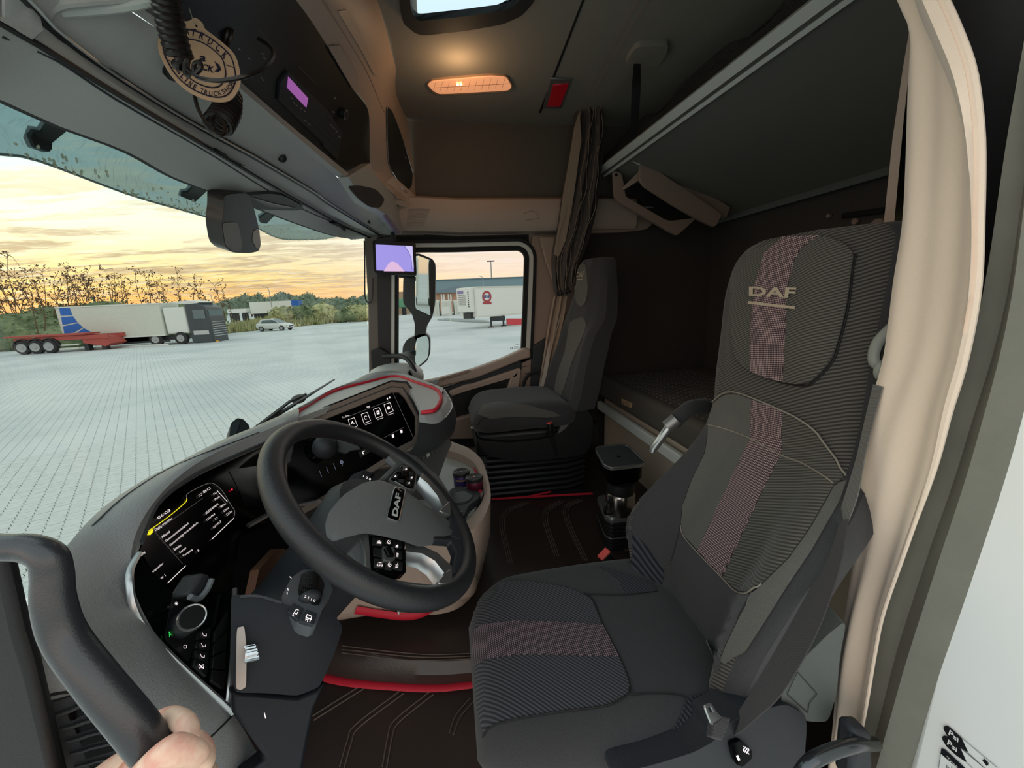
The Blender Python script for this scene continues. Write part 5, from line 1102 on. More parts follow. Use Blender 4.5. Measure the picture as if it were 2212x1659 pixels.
# fascia lower edge strip and brown body
MB().tube(cat([U(688, 1083, x=-.40), U(760, 1040, x=-.36), U(832, 993, y=1.38), U(905, 962, y=1.38)], 5), .006, 8, flat=(1, 1.5)).build('trim_strip', M_brn, dash)
MB().tube([U(536, 1136, x=-.52), U(600, 1100, x=-.48), U(690, 1082, x=-.40)], .005, 8, flat=(1, 1.6)).build('trim_strip', M_sil, dash)
SPb = Plane(SP(905, 915, -.0), SP(868, 1000, -.0), SP(940, 915, -.0))
plate([(905, 893), (934, 897), (942, 908), (940, 918), (930, 958), (905, 985), (868, 1006), (820, 1010), (840, 996), (898, 962), (909, 940)], SPb, .05, off=-.004).build('screen_side', M_brn, dash, bevel=.006)
plate([(905, 893), (935, 897), (943, 908), (940, 917), (906, 914)], SPb, .03, off=.004).build('side_facet', M_brn, dash, bevel=.003)
# piped tray on top
ztop = .872
tro = cat([(628, 901), (660, 878), (719, 846), (790, 826), (854, 812.5), (900, 826), (938, 839), (951, 850), (952, 866), (938, 886), (910, 891)], 5)
TP = Plane((0, 0, ztop), (1, 0, ztop), (0, 1, ztop))
tray = [tuple(p) for p in tro] + [(893, 855), (877, 830), (846, 825), (704, 880), (640, 904)]
plate(tray, TP, .02).build('top_tray', M_dtop, dash)
MB().tube([TP(p.x, p.y, .003) for p in tro], .0062, 10).build('red_piping', M_redc, dash)
dA2 = C3([(600, 900, {'z': .89}), (660, 873, {'z': .885}), (719, 840, {'z': .882}), (765, 822, {'z': .88}), (800, 806, {'z': .885}), (854, 801, {'z': .885}), (905, 818, {'z': .88}), (958, 838, {'z': .875})], 40)
T_ = resample([TP(p.x, p.y) for p in tro[:41]], 40)
MB().loft([[p + Vector((0, 0, -.15)) for p in dA2], dA2, [a.lerp(b, .5) + Vector((0, 0, .006)) for a, b in zip(dA2, T_)], T_, [p + Vector((0, 0, -.02)) for p in T_]]).build('tray_surround', M_dash, dash)
E1 = C3([(905, 893, {'z': .868}), (938, 889, {'z': .868}), (953, 870, {'z': .868}), (955, 850, {'z': .868}), (941, 838, {'z': .868})], 30)
E2 = C3([(906, 912, {'z': .85}), (943, 915, {'z': .85}), (966, 897, {'z': .85}), (976, 874, {'z': .85}), (960, 842, {'z': .865})], 30)
E3 = C3([(900, 955, {'z': .76}), (948, 950, {'z': .76}), (972, 935, {'z': .77}), (986, 905, {'z': .79}), (975, 858, {'z': .84})], 30)
E4 = C3([(880, 985, {'z': .70}), (930, 975, {'z': .70}), (960, 955, {'z': .70}), (983, 925, {'z': .74}), (978, 865, {'z': .81})], 30)
E5 = [p + Vector((-.06, .03, -.03)) for p in E4]
MB().loft([E1, [a.lerp(b, .5) + Vector((0, 0, .008)) for a, b in zip(E1, E2)], E2]).build('rounded_rim', M_dash, dash)
MB().loft([E2, E3, E4, E5]).build('end_body', M_char, dash); MB().tube(E2[8:], .002, 6).build('rim_highlight', M_sil, dash)
pod = MB().ell(U(856, 815, y=2.16), (.15, .13, .075), e=.8); pod.build('far_speaker_pod', M_dtop, dash)
MB().ell(U(886, 808, y=2.06), (.012, .035, .022)).build('pod_vent', M_gloss, dash)
# dark body and switch row under the screen
dk = Plane(U(850, 1010, y=1.40), U(960, 950, y=1.42), U(910, 1080, y=1.36))
plate([(640, 1120), (700, 1085), (835, 1003), (905, 965), (968, 942), (975, 960), (962, 990), (948, 1030), (930, 1075), (905, 1120), (760, 1200), (640, 1260)], dk, .04).build('lower_dash', M_blk, dash)
for k in range(5):
    a = Vector((896 + k * 9.5, 1000 - k * 5.6)); plate([a + Vector(v) for v in ((-4, -2), (3, -6), (5, 1), (-2, 6))], dk, .006, off=.006).build('rocker_switch', M_dgrey if k != 3 else MATS['satin_grey'], dash, bevel=.001)
MB().tube([U(961, 950, y=1.45), U(966, 975, y=1.45)], .006, 8).build('silver_bracket', M_sil, dash)
# ---- steering wheel
Wc = Vector((-.165, .763, .80)); an = .7536; bn_ = -.0285
wn = Vector((math.sin(an) * math.cos(bn_), math.sin(an) * math.sin(bn_), math.cos(an))); wu = Vector((0, 1, 0)).cross(wn).normalized(); wv = wn.cross(wu)
WP = Plane(Wc, Wc + wu, Wc + wv)
wh = thing('steering_wheel', 'large black leather steering wheel with silver spokes and switch pods', 'steering wheel', Wc)
rimp = [Wc + .2265 * (math.cos(2 * PI * k / 96) * wu + math.sin(2 * PI * k / 96) * wv) for k in range(96)]
MB().tube(rimp, .0205, 18, closed=True).build('rim', mat('wheel_leather', '#27282b', .33, bump=(520, .35)), wh)
class Dome:
    def __init__(s, pl, cx_, cy_, r, h, base=0.): s.pl = pl; s.c = pl(cx_, cy_); s.r = r; s.h = h; s.base = base; s.n = pl.n
    def __call__(s, px, py, off=0.):
        p = s.pl(px, py)
        for _ in range(3):
            d = min(1., (p - s.c - s.n * (p - s.c).dot(s.n)).length / s.r); p = s.pl(px, py, s.base + s.h * (1 - d * d) ** .7 + off)
        return p
    def nrm(s, a, b): return s.n
M_pad = mat('airbag_cover', '#66696a', .42, bump=(520, .4))
HB = Dome(WP, 835, 1105, .185, .045, .0)
O3 = lambda l: [(540 + x / 3.456, 880 + y / 3.456) for x, y in l]
pad_ = O3([(560, 870), (590, 780), (700, 650), (850, 560), (970, 540), (1080, 580), (1200, 650), (1340, 750), (1500, 810), (1525, 880), (1500, 955), (1440, 960), (1370, 960), (1365, 1030), (1250, 1040), (1150, 1000), (1000, 965), (860, 938), (720, 968), (620, 1005), (570, 965)])
drape(rnd(pad_, .2, 2), HB, .0, 12, .03).build('airbag_cover', M_pad, wh)
seam(rnd([(853, 1052), (876, 1058), (861, 1127), (836, 1118)], .12), HB, .002, .001, closed=True, n=1).build('badge_edge', M_sil, wh)
bd = drape(rnd([(854, 1052), (875, 1058), (861, 1126), (836, 1117)], .1, 2), HB, .003, 8, .004).build('badge', M_gloss, wh)
lab(text('DAF', [(846, 1113), (855.5, 1064), (867, 1067), (858.5, 1117)], HB, .0045, bold=.04).build('badge_lettering', mat('badge_white', '#d8dcd8', .35, .3), bd, smooth=False), 'silver letters on the badge')
sp_ = [(786, 1152), (754, 1190), (762, 1215), (800, 1247), (877, 1266), (954, 1275), (988, 1262), (996, 1230), (1002, 1180), (984, 1165), (985, 1150), (975, 1114), (985, 1090), (965, 1050), (920, 1005), (880, 992), (862, 996), (830, 1034), (852, 1050), (930, 1099), (973, 1120), (977, 1135), (970, 1156), (936, 1158), (935, 1178), (873, 1169)]
spk = MB(); plate([(754, 1190), (786, 1152), (802, 1152), (812, 1240), (877, 1262), (954, 1270), (977, 1256), (990, 1262), (954, 1285), (860, 1275), (790, 1245)], WP, .018, spk, .004); spk.build('left_spoke', M_pad, wh, bevel=.004)
plate([(935, 1158), (974, 1157), (990, 1150), (1003, 1170), (1000, 1225), (985, 1240), (978, 1226), (985, 1190), (975, 1168), (940, 1165)], WP, .02, off=.006).build('lower_spoke', M_dgrey, wh, bevel=.005)
plate([(968, 1108), (985, 1090), (1003, 1130), (1006, 1170), (975, 1158)], WP, .02, off=.008).build('lower_spoke', M_dgrey, wh, bevel=.005)
plate([(855, 1000), (838, 985), (860, 968), (900, 985), (950, 1030), (985, 1085), (976, 1105), (971, 1080), (913, 1014), (890, 1002), (868, 1003), (833, 1034), (820, 1034)], WP, .018, off=.006).build('right_spoke', M_pad, wh, bevel=.004)
plate(rnd(O3([(845, 940), (885, 938), (905, 1225), (930, 1250), (1160, 1300), (1430, 1330), (1505, 1300), (1515, 1330), (1430, 1352), (1160, 1325), (910, 1270), (870, 1215)]), .1, 2), WP, .012, off=.013).build('silver_frame', M_sil, wh, bevel=.002)
pb_ = plate(rnd(O3([(895, 948), (1150, 1000), (1168, 1230), (1100, 1250), (950, 1232), (915, 1180)]), .1, 2), WP, .014, off=.015).build('switch_pod', M_gloss, wh, bevel=.002)
for k, (a, b, c, d) in enumerate(((915, 960, 1000, 1035), (1008, 975, 1060, 1025), (1068, 985, 1135, 1050), (925, 1045, 985, 1115), (1085, 1065, 1138, 1130), (930, 1125, 1000, 1200), (1008, 1150, 1060, 1215), (1070, 1140, 1140, 1215))):
    plate(O3([(a, b), (c, b + 12), (c, d), (a, d - 10)]), WP, .003, off=.018).build('pod_button', M_blk, pb_, bevel=.0008)
ro = plate(rnd(O3([(990, 1035), (1075, 1045), (1085, 1130), (1060, 1150), (1000, 1140)]), .15), WP, .006, off=.021).build('roller_frame', M_sil, pb_, bevel=.001)
pR = MB().tube([WP(836, 1187, .022), WP(843, 1203, .022)], .007, 14); pR.build('roller', M_gloss, pb_)
tx = MB()
for s_, qd in (('LIM +', [(945, 1015), (950, 990), (985, 995), (980, 1020)]), ('LIM -', [(1085, 1045), (1090, 1020), (1110, 1024), (1105, 1048)]), ('OFF', [(1092, 1115), (1096, 1085), (1112, 1087), (1108, 1117)]), ('RES -', [(1085, 1195), (1090, 1160), (1110, 1162), (1105, 1197)]), ('SET +', [(945, 1185), (950, 1155), (995, 1158), (990, 1188)])): text(s_, O3(qd), WP, .0193, bold=.01, mb=tx)
for c_ in ((1038, 1005), (1043, 1175)):
    o3 = Vector(O3([c_])[0]); [strip((o3.x + 3.6 * math.cos(a), o3.y + 4.2 * math.sin(a)), (o3.x + 3.6 * math.cos(a + .8), o3.y + 4.2 * math.sin(a + .8)), 1, WP, .0193, tx) for a in [k * .8 for k in range(6)]]; strip((o3.x - 2, o3.y + 2), (o3.x + 3, o3.y - 3), 1, WP, .0193, tx)
tx.build('switch_print', M_text, pb_, smooth=False)
def arm3(l1, l2, name):
    """faceted silver spoke arm"""
    A = [WP(*p, .014) for p in l1]; B = [WP(*p, .020) for p in l2[0]]; C = [WP(*p, .006) for p in l2[1]]
    MB().loft([A, B, C, [p - wn * .014 for p in C], [p - wn * .014 for p in A]], closed=False).build(name, M_sil, wh)
arm3(O3([(1165, 1012), (1290, 1035), (1400, 1085), (1512, 1190)]), (O3([(1163, 1075), (1285, 1090), (1380, 1145), (1450, 1235)]), O3([(1165, 1140), (1270, 1155), (1350, 1210), (1412, 1290)])), 'silver_arm')
plate(O3([(1450, 1235), (1512, 1192), (1512, 1300), (1480, 1322), (1412, 1312), (1412, 1285)]), WP, .012, off=.018).build('silver_tip', M_sil, wh, bevel=.002)
arm3(O3([(1290, 470), (1350, 510), (1430, 600), (1495, 690)]), (O3([(1268, 520), (1330, 570), (1400, 660), (1440, 740)]), O3([(1248, 565), (1300, 620), (1370, 700), (1420, 770)])), 'silver_arm')
plate(O3([(1440, 740), (1495, 692), (1502, 800), (1445, 785), (1415, 768)]), WP, .012, off=.018).build('silver_tip', M_sil, wh, bevel=.002)
plate(O3([(1050, 520), (1130, 428), (1200, 435), (1250, 480), (1235, 620), (1190, 610), (1100, 560)]), WP, .014, off=.013).build('pod_surround', MATS['satin_grey'], wh, bevel=.002)
pt = plate(rnd(O3([(1055, 520), (1130, 440), (1195, 446), (1240, 490), (1225, 600), (1185, 598)]), .12, 2), WP, .006, off=.0155).build('switch_pod', M_gloss, wh, bevel=.001)
for a, b in ((1085, 510), (1115, 465), (1160, 455), (1205, 490), (1205, 525), (1185, 565), (1130, 545)): plate(O3([(a - 16, b - 14), (a + 18, b - 12), (a + 16, b + 16), (a - 18, b + 14)]), WP, .003, off=.018).build('pod_button', M_dgrey if a != 1160 else MATS['satin_grey'], pt, bevel=.0008)
plate(O3([(1135, 475), (1185, 480), (1175, 520), (1130, 515)]), WP, .006, off=.021).build('menu_pad', M_gloss, pt, bevel=.002)
tx = MB()
for a, b in ((1085, 512), (1165, 457), (1207, 522), (1187, 562)): strip(O3([(a - 6, b + 5)])[0], O3([(a + 6, b - 5)])[0], 1.2, WP, .0187, tx); strip(O3([(a - 2, b + 7)])[0], O3([(a + 8, b + 3)])[0], 1, WP, .0187, tx)
tx.build('switch_print', M_text, pt, smooth=False)
# hub back and column
col_ = thing('steering_column', 'dark moulded steering column shroud with stalks behind the wheel', 'steering column', Wc - wn * .2)
MB().lathe(Wc - wn * .005, [(.03, 0), (.085, -.012), (.098, -.04), (.092, -.10), (.088, -.16), (.085, -.28), (.09, -.42)], wn, 28).build('shroud', M_dgrey, col_)
kp = Plane(U(570, 1300, x=-.33), U(720, 1340, x=-.24), U(650, 1490, x=-.28)); KD = Dome(kp, 600, 1400, .17, .07, 0)
knee = thing('knee_panel', 'dark rounded knee panel left of the footwell', 'panel', kp(620, 1400))
drape(rnd(O5([(1015, 470), (1080, 462), (1300, 478), (1500, 540), (1750, 640), (1980, 620), (2085, 780), (2010, 1000), (1910, 1240), (1850, 1350), (1650, 1430), (1330, 1402), (1060, 1400), (1000, 1200), (1010, 800)]), .2, 2), KD, 0, 14, .08).build('cover', mat('knee_plastic', '#1b1e24', .5, bump=(420, .2), spec=.25), knee)
plate([(500, 1495), (571, 1499), (643, 1506), (688, 1488), (705, 1470), (680, 1530), (668, 1590), (648, 1700), (500, 1700), (575, 1640), (503, 1541)], kp, .05, off=-.02).build('lower_cover', MATS['knee_plastic'], knee, bevel=.01)
seam([(520, 1288), (560, 1288), (608, 1302)], KD, .002, .002).build('top_edge', M_char, knee)
lev = drape(rnd([(511, 1356), (528, 1352), (533, 1400), (532, 1484), (520, 1491), (509, 1487)], .2), KD, .010, 8, .014).build('release_handle', mat('champagne_metal', '#a79c96', .4, .6), knee, bevel=.004)
kk = MB().tube([KD(530, 1414, .014), KD(556, 1408, .014)], .0105, 14).build('knurled_knob', M_chrome, knee)
kr = MB(); [kr.tube([KD(532, 1413, .014) + o_, KD(555, 1408, .014) + o_], .0018, 5) for o_ in [kp.n * .0105 * math.cos(a) + Vector((0, 0, 1)).cross(kp.n).cross(kp.n) * -.0105 * math.sin(a) for a in [k * PI / 6 for k in range(12)]]]; kr.build('knurling', M_chrome, kk)
for pts in ([(563, 1395), (566, 1404)], [(571, 1540), (574, 1552)]): strip(pts[0], pts[1], 2, kp, .001 if pts[0][1] > 1500 else .05).build('small_mark', M_text, knee, smooth=False)
# left stalk pod
LP = Plane(U(612, 1300, d=.60), U(700, 1260, d=.66), U(660, 1350, d=.58))
pod_ = thing('stalk_switch', 'chunky left stalk end with knurled light ring and horn button', 'switch', LP(655, 1290))
plate(rnd(O5([(1590, 300), (1700, 222), (1810, 225), (1960, 330), (1990, 420), (1880, 615), (1832, 742), (1780, 760), (1640, 722), (1505, 580), (1500, 470)]), .15, 2), LP, .022).build('body', mat('stalk_grey', '#55595d', .45, bump=(420, .2)), pod_, bevel=.006)
plate(rnd(O5([(1680, 290), (1760, 245), (1850, 265), (1910, 360), (1860, 560), (1800, 560), (1680, 490), (1650, 440)]), .2, 2), LP, .01, off=.001).build('ring_recess', M_blk, pod_)
MB().tube([LP(*O5([(1762, 300)])[0], -.004), LP(*O5([(1752, 430)])[0], -.004)], .0145, 22).build('knurled_ring', M_rub, pod_)
kb_ = MB()
for r_ in range(7):
    for k in range(9):
        a = LP(*O5([(1762 - r_ * 2 + (k - 4) * 17, 300 + r_ * 24 + (k - 4) * 7 + (r_ % 2) * 8)])[0], -.004 + .0145 * math.cos((k - 4) * .27)); kb_.ell(a, (.0016,) * 3, nu=6, nv=4)
kb_.build('knurling', M_rub, pod_)
MB().ell(LP(*O5([(1765, 490)])[0], .002), (.017, .010, .012), Matrix.Rotation(.3, 3, 'Z')).build('ring_end', M_dgrey, pod_)
for qd, s_ in (([(1610, 535), (1710, 590), (1650, 705), (1555, 620)], 'h'), ([(1735, 600), (1835, 640), (1800, 750), (1670, 712)], 'w')): plate(O5(qd), LP, .006, off=.004).build('push_button', M_dgrey, pod_, bevel=.001)
tx = MB(); text('2 1 1 0', O5([(1712, 488), (1815, 535), (1822, 512), (1720, 465)][::1]), LP, .014, bold=.01, mb=tx)
for l in ([(1600, 660), (1640, 600)], [(1600, 660), (1615, 668)], [(1640, 600), (1660, 612)], [(1622, 640), (1640, 650)], [(1640, 650), (1652, 628)], [(1725, 710), (1740, 650)], [(1740, 650), (1785, 670)], [(1785, 670), (1765, 722)], [(1725, 675), (1785, 700)], [(1730, 700), (1770, 690)], [(1750, 700), (1742, 720)], [(1572, 290), (1590, 305)], [(1555, 400), (1560, 425)], [(1548, 435), (1552, 460)]): strip(*O5(l), 1.5, LP, .0047, tx)
tx.build('switch_print', M_text, pod_, smooth=False)
MB().tube([LP(700, 1262, -.02), Wc - wn * .09 + Vector((0, -.06, 0))], .013, 10).build('stalk_arm', M_dgrey, pod_)
# right stalk pod behind the wheel
RP = Plane(U(780, 1060, d=.98), U(830, 1030, d=1.02), U(800, 1100, d=.95))
p2 = thing('stalk_switch', 'right stalk end with knurled ring glimpsed behind the airbag', 'switch', RP(800, 1050))
plate(rnd([(735, 1060), (760, 1025), (785, 1015), (806, 1022), (815, 1040), (790, 1070), (750, 1090), (728, 1085)], .2, 2), RP, .04).build('body', M_dgrey, p2, bevel=.006)
MB().tube([RP(782, 1032, .0), RP(800, 1038, .0)], .020, 18).build('knurled_ring', M_rub, p2)
tx = MB(); text('1 0 0', [(786, 1026), (802, 1034), (800, 1038), (784, 1030)], RP, .022, mb=tx); tx.build('switch_print', M_text, p2, smooth=False)
# ---- lower console with bin
lc = thing('lower_console', 'tan lower centre console with a grey bin and cup holder', 'console', (-.1, 1.35, .4))
R1 = C3([(966, 950, {'z': .525}), (990, 959, {'z': .525}), (1012, 968, {'z': .525}), (1039, 991, {'z': .52}), (1052, 1024, {'z': .515}), (1060, 1065, {'z': .51}), (1056, 1092, {'z': .505}), (1040, 1125, {'z': .50}), (1010, 1150, {'z': .49}), (960, 1165, {'z': .48}), (880, 1170, {'z': .47})], 44)
Ri = C3([(962, 972, {'z': .515}), (985, 978, {'z': .515}), (1003, 985, {'z': .515}), (1026, 1002, {'z': .51}), (1038, 1028, {'z': .505}), (1046, 1062, {'z': .50}), (1040, 1085, {'z': .495}), (1022, 1110, {'z': .49}), (1000, 1130, {'z': .48}), (960, 1150, {'z': .475}), (880, 1160, {'z': .465})], 44)
ins = [p + Vector((-.03, .0, -.34)).lerp(Vector((-.06, .05, -.30)), min(1, i / 44)) for i, p in enumerate(R1)]
MB().loft([[p + Vector((0, 0, -.05)) for p in Ri], Ri, [a.lerp(b, .5) + Vector((0, 0, .006)) for a, b in zip(Ri, R1)], R1, [a.lerp(b, .45) + Vector((.012, -.012, 0)) for a, b in zip(R1, ins)], ins]).build('bin_wall', M_tan, lc)
bf_ = Plane((0, 0, .475), (1, 0, .475), (0, 1, .475))
plate([(930, 985), (962, 974), (1003, 986), (1026, 1003), (1038, 1030), (1045, 1064), (1022, 1110), (1000, 1130), (940, 1140), (900, 1100)], bf_, .02).build('bin_floor', M_dtop, lc)
MB().tube(cat([bf_(968, 983, .006), bf_(1000, 988, .006), bf_(1018, 999, .006), bf_(1032, 1026, .006), bf_(1037, 1062, .006)], 6), .007, 8).build('red_piping', M_redc, lc)
MB().box((-.22, 1.36, .33), (.50, .50, .26)).build('centre_box', M_tan, lc, bevel=.05, seg=4)
ch = rnd([(962, 1078), (972, 1056), (996, 1048), (1012, 1058), (1038, 1062), (1036, 1075), (1012, 1092), (1002, 1115), (985, 1118), (968, 1100)], .3, 3)
plate(ch, bf_, .03, off=.026).build('cup_holder', M_dgrey, lc, bevel=.004)
cc = bf_(994, 1074, .027); MB().lathe(cc, [(.043, -.0), (.046, .002), (.046, -.002)], (0, 0, 1), 28, cap=False).build('cup_ring', M_char, lc)
MB().lathe(cc, [(.042, .0012), (.040, .001), (.034, .0008)], (0, 0, 1), 28).build('cup_well', M_gloss, lc)
MB().lathe(bf_(988, 1108, .027), [(.018, .001), (.017, .0015)], (0, 0, 1), 20).build('small_well', M_gloss, lc)
MB().tube(cat([U(768, 1318, y=1.10), U(820, 1326, y=1.105), U(870, 1332, y=1.105), U(905, 1328, y=1.105), U(936, 1312, y=1.10)], 6), .011, 8, flat=(1.3, .5)).build('red_piping', M_redc, lc)
MB().tube([U(857, 1300, y=1.10), U(862, 1326, y=1.10)], .004, 6).build('pull_tab', M_lgt, lc)
def can(c, name, label, colr, lid):
    t = thing(name, label, 'can', c); MB().lathe(c, [(.030, 0), (.032, .003), (.032, .042), (.030, .046)], (0, 0, 1), 28).build('tin', mat(colr[0], colr[1], .35, .3), t)
    l = MB().lathe(Vector(c) + Vector((0, 0, .044)), [(.034, 0), (.0345, .010), (.032, .012), (.0, .012)], (0, 0, 1), 28).build('lid', M_blk, t)
    for r_ in (.010, .017, .024, .030): MB().tube([Vector(c) + Vector((r_ * math.cos(a), r_ * math.sin(a), .0565)) for a in [2 * PI * k / 24 for k in range(24)]], .0012, 5, closed=True).build('lid_ring', MATS['satin_grey'], l)
    MB().ell(Vector(c) + Vector((0, 0, .0565)), (.006, .005, .002)).build('lid_centre', mat(lid[0], lid[1], .5), l); return t
ca = bf_(998, 1046); ca2 = bf_(1019, 1056)
c_ = can(ca, 'scent_can', 'purple air freshener can with a black slotted lid, further from the wheel', ('can_purple', '#3b2d6b'), ('lid_grey', '#8a8a8a'))
tx = MB()
for k in range(9): a = -2.3 + k * .16; tx.box(ca + Vector((.0322 * math.cos(a), .0322 * math.sin(a), .030)), (.003, .003, .006))
tx.build('can_print', mat('gold_print', '#b9a24c', .4, .5), c_)
can(ca2 + Vector((.012, -.012, 0)), 'scent_can', 'dark red air freshener can with a pink centred lid by the cup holder', ('can_red', '#5e2033'), ('lid_pink', '#d8a090'))
# ---- floor, mats, tunnel
M_mat = mat('leatherette_mat', '#3a302c', .34, bump=(240, .3))
tun = thing('floor_mat', 'dark leatherette mat over the tunnel with stitched seams and red edging', 'mat', (.2, 1.3, .13))
zt_ = .13; TM = Plane((0, 0, zt_), (1, 0, zt_), (0, 1, zt_)); FM = Plane((0, 0, .05), (1, 0, .05), (0, 1, .05))
ed = C3([(690, 1395, {'z': zt_}), (760, 1405, {'z': zt_}), (860, 1422, {'z': zt_}), (940, 1428, {'z': zt_}), (1030, 1424, {'z': zt_}), (1300, 1400, {'z': zt_})], 30)
eb = C3([(690, 1460, {'z': .052}), (760, 1474, {'z': .052}), (860, 1482, {'z': .052}), (940, 1485, {'z': .052}), (1030, 1476, {'z': .052}), (1330, 1440, {'z': .052})], 30)
farE = [Vector((p.x - .1 if i < 6 else p.x, 2.46, zt_)) for i, p in enumerate(ed)]
tb = MB().loft([eb, [a.lerp(b, .5) + Vector((0, -.012, .01)) for a, b in zip(eb, ed)], ed, [p + Vector((0, .03, .004)) for p in ed], farE]); TB = Surf(tb); tb.build('mat_body', M_mat, tun)
MB().box((.82, 1.72, .064), (1.24, 1.46, .127)).build('mat_rear', M_mat, tun)
MB().tube([p + Vector((0, -.004, .006)) for p in eb], .012, 8, flat=(.5, 1.3)).build('red_edging', M_redc, tun)
M_seam = mat('mat_seam', '#6a5b53', .45)
sm_ = MB()
for k in range(3): seam([(740, 1396 + k * 7), (860, 1410 + k * 7), (940, 1415 + k * 6), (1020, 1412 + k * 6)], TB, .0016, .002, mb=sm_)
for l in ([(1132, 1084), (1080, 1118), (1098, 1216)], [(1209, 1081), (1172, 1112), (1198, 1200)], [(1249, 1078), (1216, 1106), (1260, 1210)], [(1290, 1075), (1320, 1135), (1352, 1192)]):
    for k in range(3): seam([(a + k * 5, b + k * 1) for a, b in l], TM, .002, .002, n=4).build('raised_seam', M_seam, tun)
sm_.build('edge_stitching', M_seam, tun)
MB().tube([U(1062, 1078, z=.145), U(1280, 1066, z=.145)], .006, 6).build('red_edging', M_redc, tun); MB().tube([U(1140, 1073, z=.15), U(1190, 1062, z=.16)], .005, 6).build('red_edging', M_redc, tun)
fm = thing('floor_mat', 'black glossy driver footwell mat with double stitched bends', 'mat', (.1, .8, .05))
MB().box((-.02, .72, .025), (1.3, .68, .05)).build('mat_body', M_mat, fm)
sm_ = MB()
for l in ([(668, 1551), (725, 1515), (776, 1483)], [(734, 1656), (750, 1600), (767, 1566), (863, 1493)], [(826, 1656), (838, 1590), (852, 1556), (927, 1495)], [(971, 1582), (985, 1545), (1016, 1507)]):
    for k in range(2): seam([(a + k * 9, b + k * 5) for a, b in l], FM, .002, .002, n=4).build('raised_seam', M_seam, fm)
struct(plate([(545, 1300), (560, 1230), (600, 1185), (660, 1190), (660, 1300)], Plane(U(560, 1300, x=-.5), U(600, 1185, x=-.5), U(660, 1300, x=-.5)), .02).build('trim_3', mat('brown_carpet', '#6b4a38', .9)), 'brown carpet panel in the footwell')
# ---- monitor on the pillar
MP = Plane(U(805, 560, y=2.2), U(895, 560, y=2.22), U(850, 590, y=2.19))
MB().tube([U(850, 520, y=2.24), U(848, 505, y=2.36)], .012, 8).build('fixing_arm', M_blk, ap)
mo = thing('camera_monitor', 'black framed monitor showing a violet camera picture', 'monitor', MP(850, 560))
plate(rnd([(804, 518), (898, 523), (900, 594), (806, 588)], .06, 2), MP, .03).build('housing', M_blk, mo, bevel=.004)
M_vio = mat('screen_violet', '#8d84cc', .4, em='#8d84cc', ems=.75); M_pnk = mat('screen_pink', '#c3a4c4', .4, em='#c3a4c4', ems=.75)
sc_ = plate([(811, 528), (891, 531.5), (894, 586.5), (813, 584)], MP, .001, off=.001).build('screen', M_vio, mo)
plate([(829, 586), (836, 574), (843, 566), (849, 565), (857, 568), (866, 577), (874, 586.3)], MP, .0004, off=.0016).build('screen_foreground', M_pnk, sc_)
plate([(874, 531), (891, 531.5), (894, 580), (890, 575), (888, 558), (883, 543)], MP, .0004, off=.0016).build('screen_corner', mat('screen_pale', '#a6a4dc', .4, em='#b8b0dc', ems=.75), sc_)
seam([(873, 531), (882, 543), (888, 558), (890, 574), (888, 585)], MP, .0009, .0018, n=4).build('screen_line', mat('screen_dark', '#3d3560', .5), sc_)
# camera bracket and grab bar on the A pillar
br = thing('pillar_bracket', 'black hinge box and bent bar at the passenger pillar foot', 'bracket', U(820, 790, y=2.32))
plate(rnd([(801, 757), (820, 752), (840, 765), (842, 790), (832, 800), (803, 796)], .12, 2), Plane(U(810, 770, y=2.32), U(840, 770, y=2.32), U(820, 800, y=2.32)), .05).build('hinge_box', M_blk, br, bevel=.006)
MB().tube(cat([U(828, 770, y=2.30), U(850, 769, y=2.26), U(868, 770, y=2.2), U(884, 780, y=2.14), U(894, 797, y=2.1), U(897, 822, y=2.08)], 6), .013, 12).build('bent_bar', M_blk, br)
# wiper and nozzle outside the screen
wi = thing('wiper', 'windscreen wiper arm lying up the glass above the dashboard', 'wiper', U(560, 925, y=1.3))
MB().tube([U(545, 935, y=1.30), U(585, 905, y=1.5), U(722, 820, y=2.3)], [.010, .009, .005], 6).build('blade', M_dark, wi); MB().tube([U(545, 930, y=1.32), U(625, 868, y=1.7), U(660, 852, y=1.9)], .007, 6).build('arm', M_char, wi)
MB().ell(U(645, 862, y=1.85), (.03, .04, .02)).build('joint', M_dark, wi)
nz = thing('corner_camera', 'small black pod standing outside the windscreen base', 'camera', U(515, 940, x=-.72))
zp = Plane(U(500, 930, x=-.72), U(540, 930, x=-.68), U(515, 900, x=-.72)); plate(rnd([(495, 946), (498, 915), (512, 903), (525, 905), (538, 918), (543, 935), (520, 950)], .2, 3), zp, .06).build('housing', M_dark, nz, bevel=.01)
plate(rnd([(497, 942), (500, 918), (513, 906), (519, 910), (508, 945)], .2, 2), zp, .004, off=.002).build('lens_face', M_truck, nz)
# ================================================================== HEADER DETAILS
wc_ = cat([(523, 420), (567, 413), (604, 416), (635, 432), (650, 441), (642, 449), (582, 448), (545, 443)], 3, True)
sg = drape([tuple(p) for p in wc_], hs, .010, 10, .014).build('sensor_grille', M_char, hd)
for k in range(11): seam([(538 + k * 5, 419 + k * 1.5), (575 + k * 6, 440 + k * .4)], hs, .0011, .0115, n=2).build('grille_slat', M_hdr, sg)
cv = Plane(U(500, 430, x=-.62), U(550, 440, x=-.60), U(520, 540, x=-.66))
mp_ = thing('camera_pod', 'dark brown rounded sensor pod hanging at the top of the windscreen', 'camera', U(520, 480, x=-.62))
plate(rnd([(484, 420), (539, 416), (549, 451), (559, 489), (564, 527), (559, 543), (541, 547), (501, 546), (486, 532), (479, 484), (484, 451)], .3, 3), cv, .05).build('housing', mat('dark_brown_gloss', '#2c2522', .22), mp_, bevel=.012, seg=3)
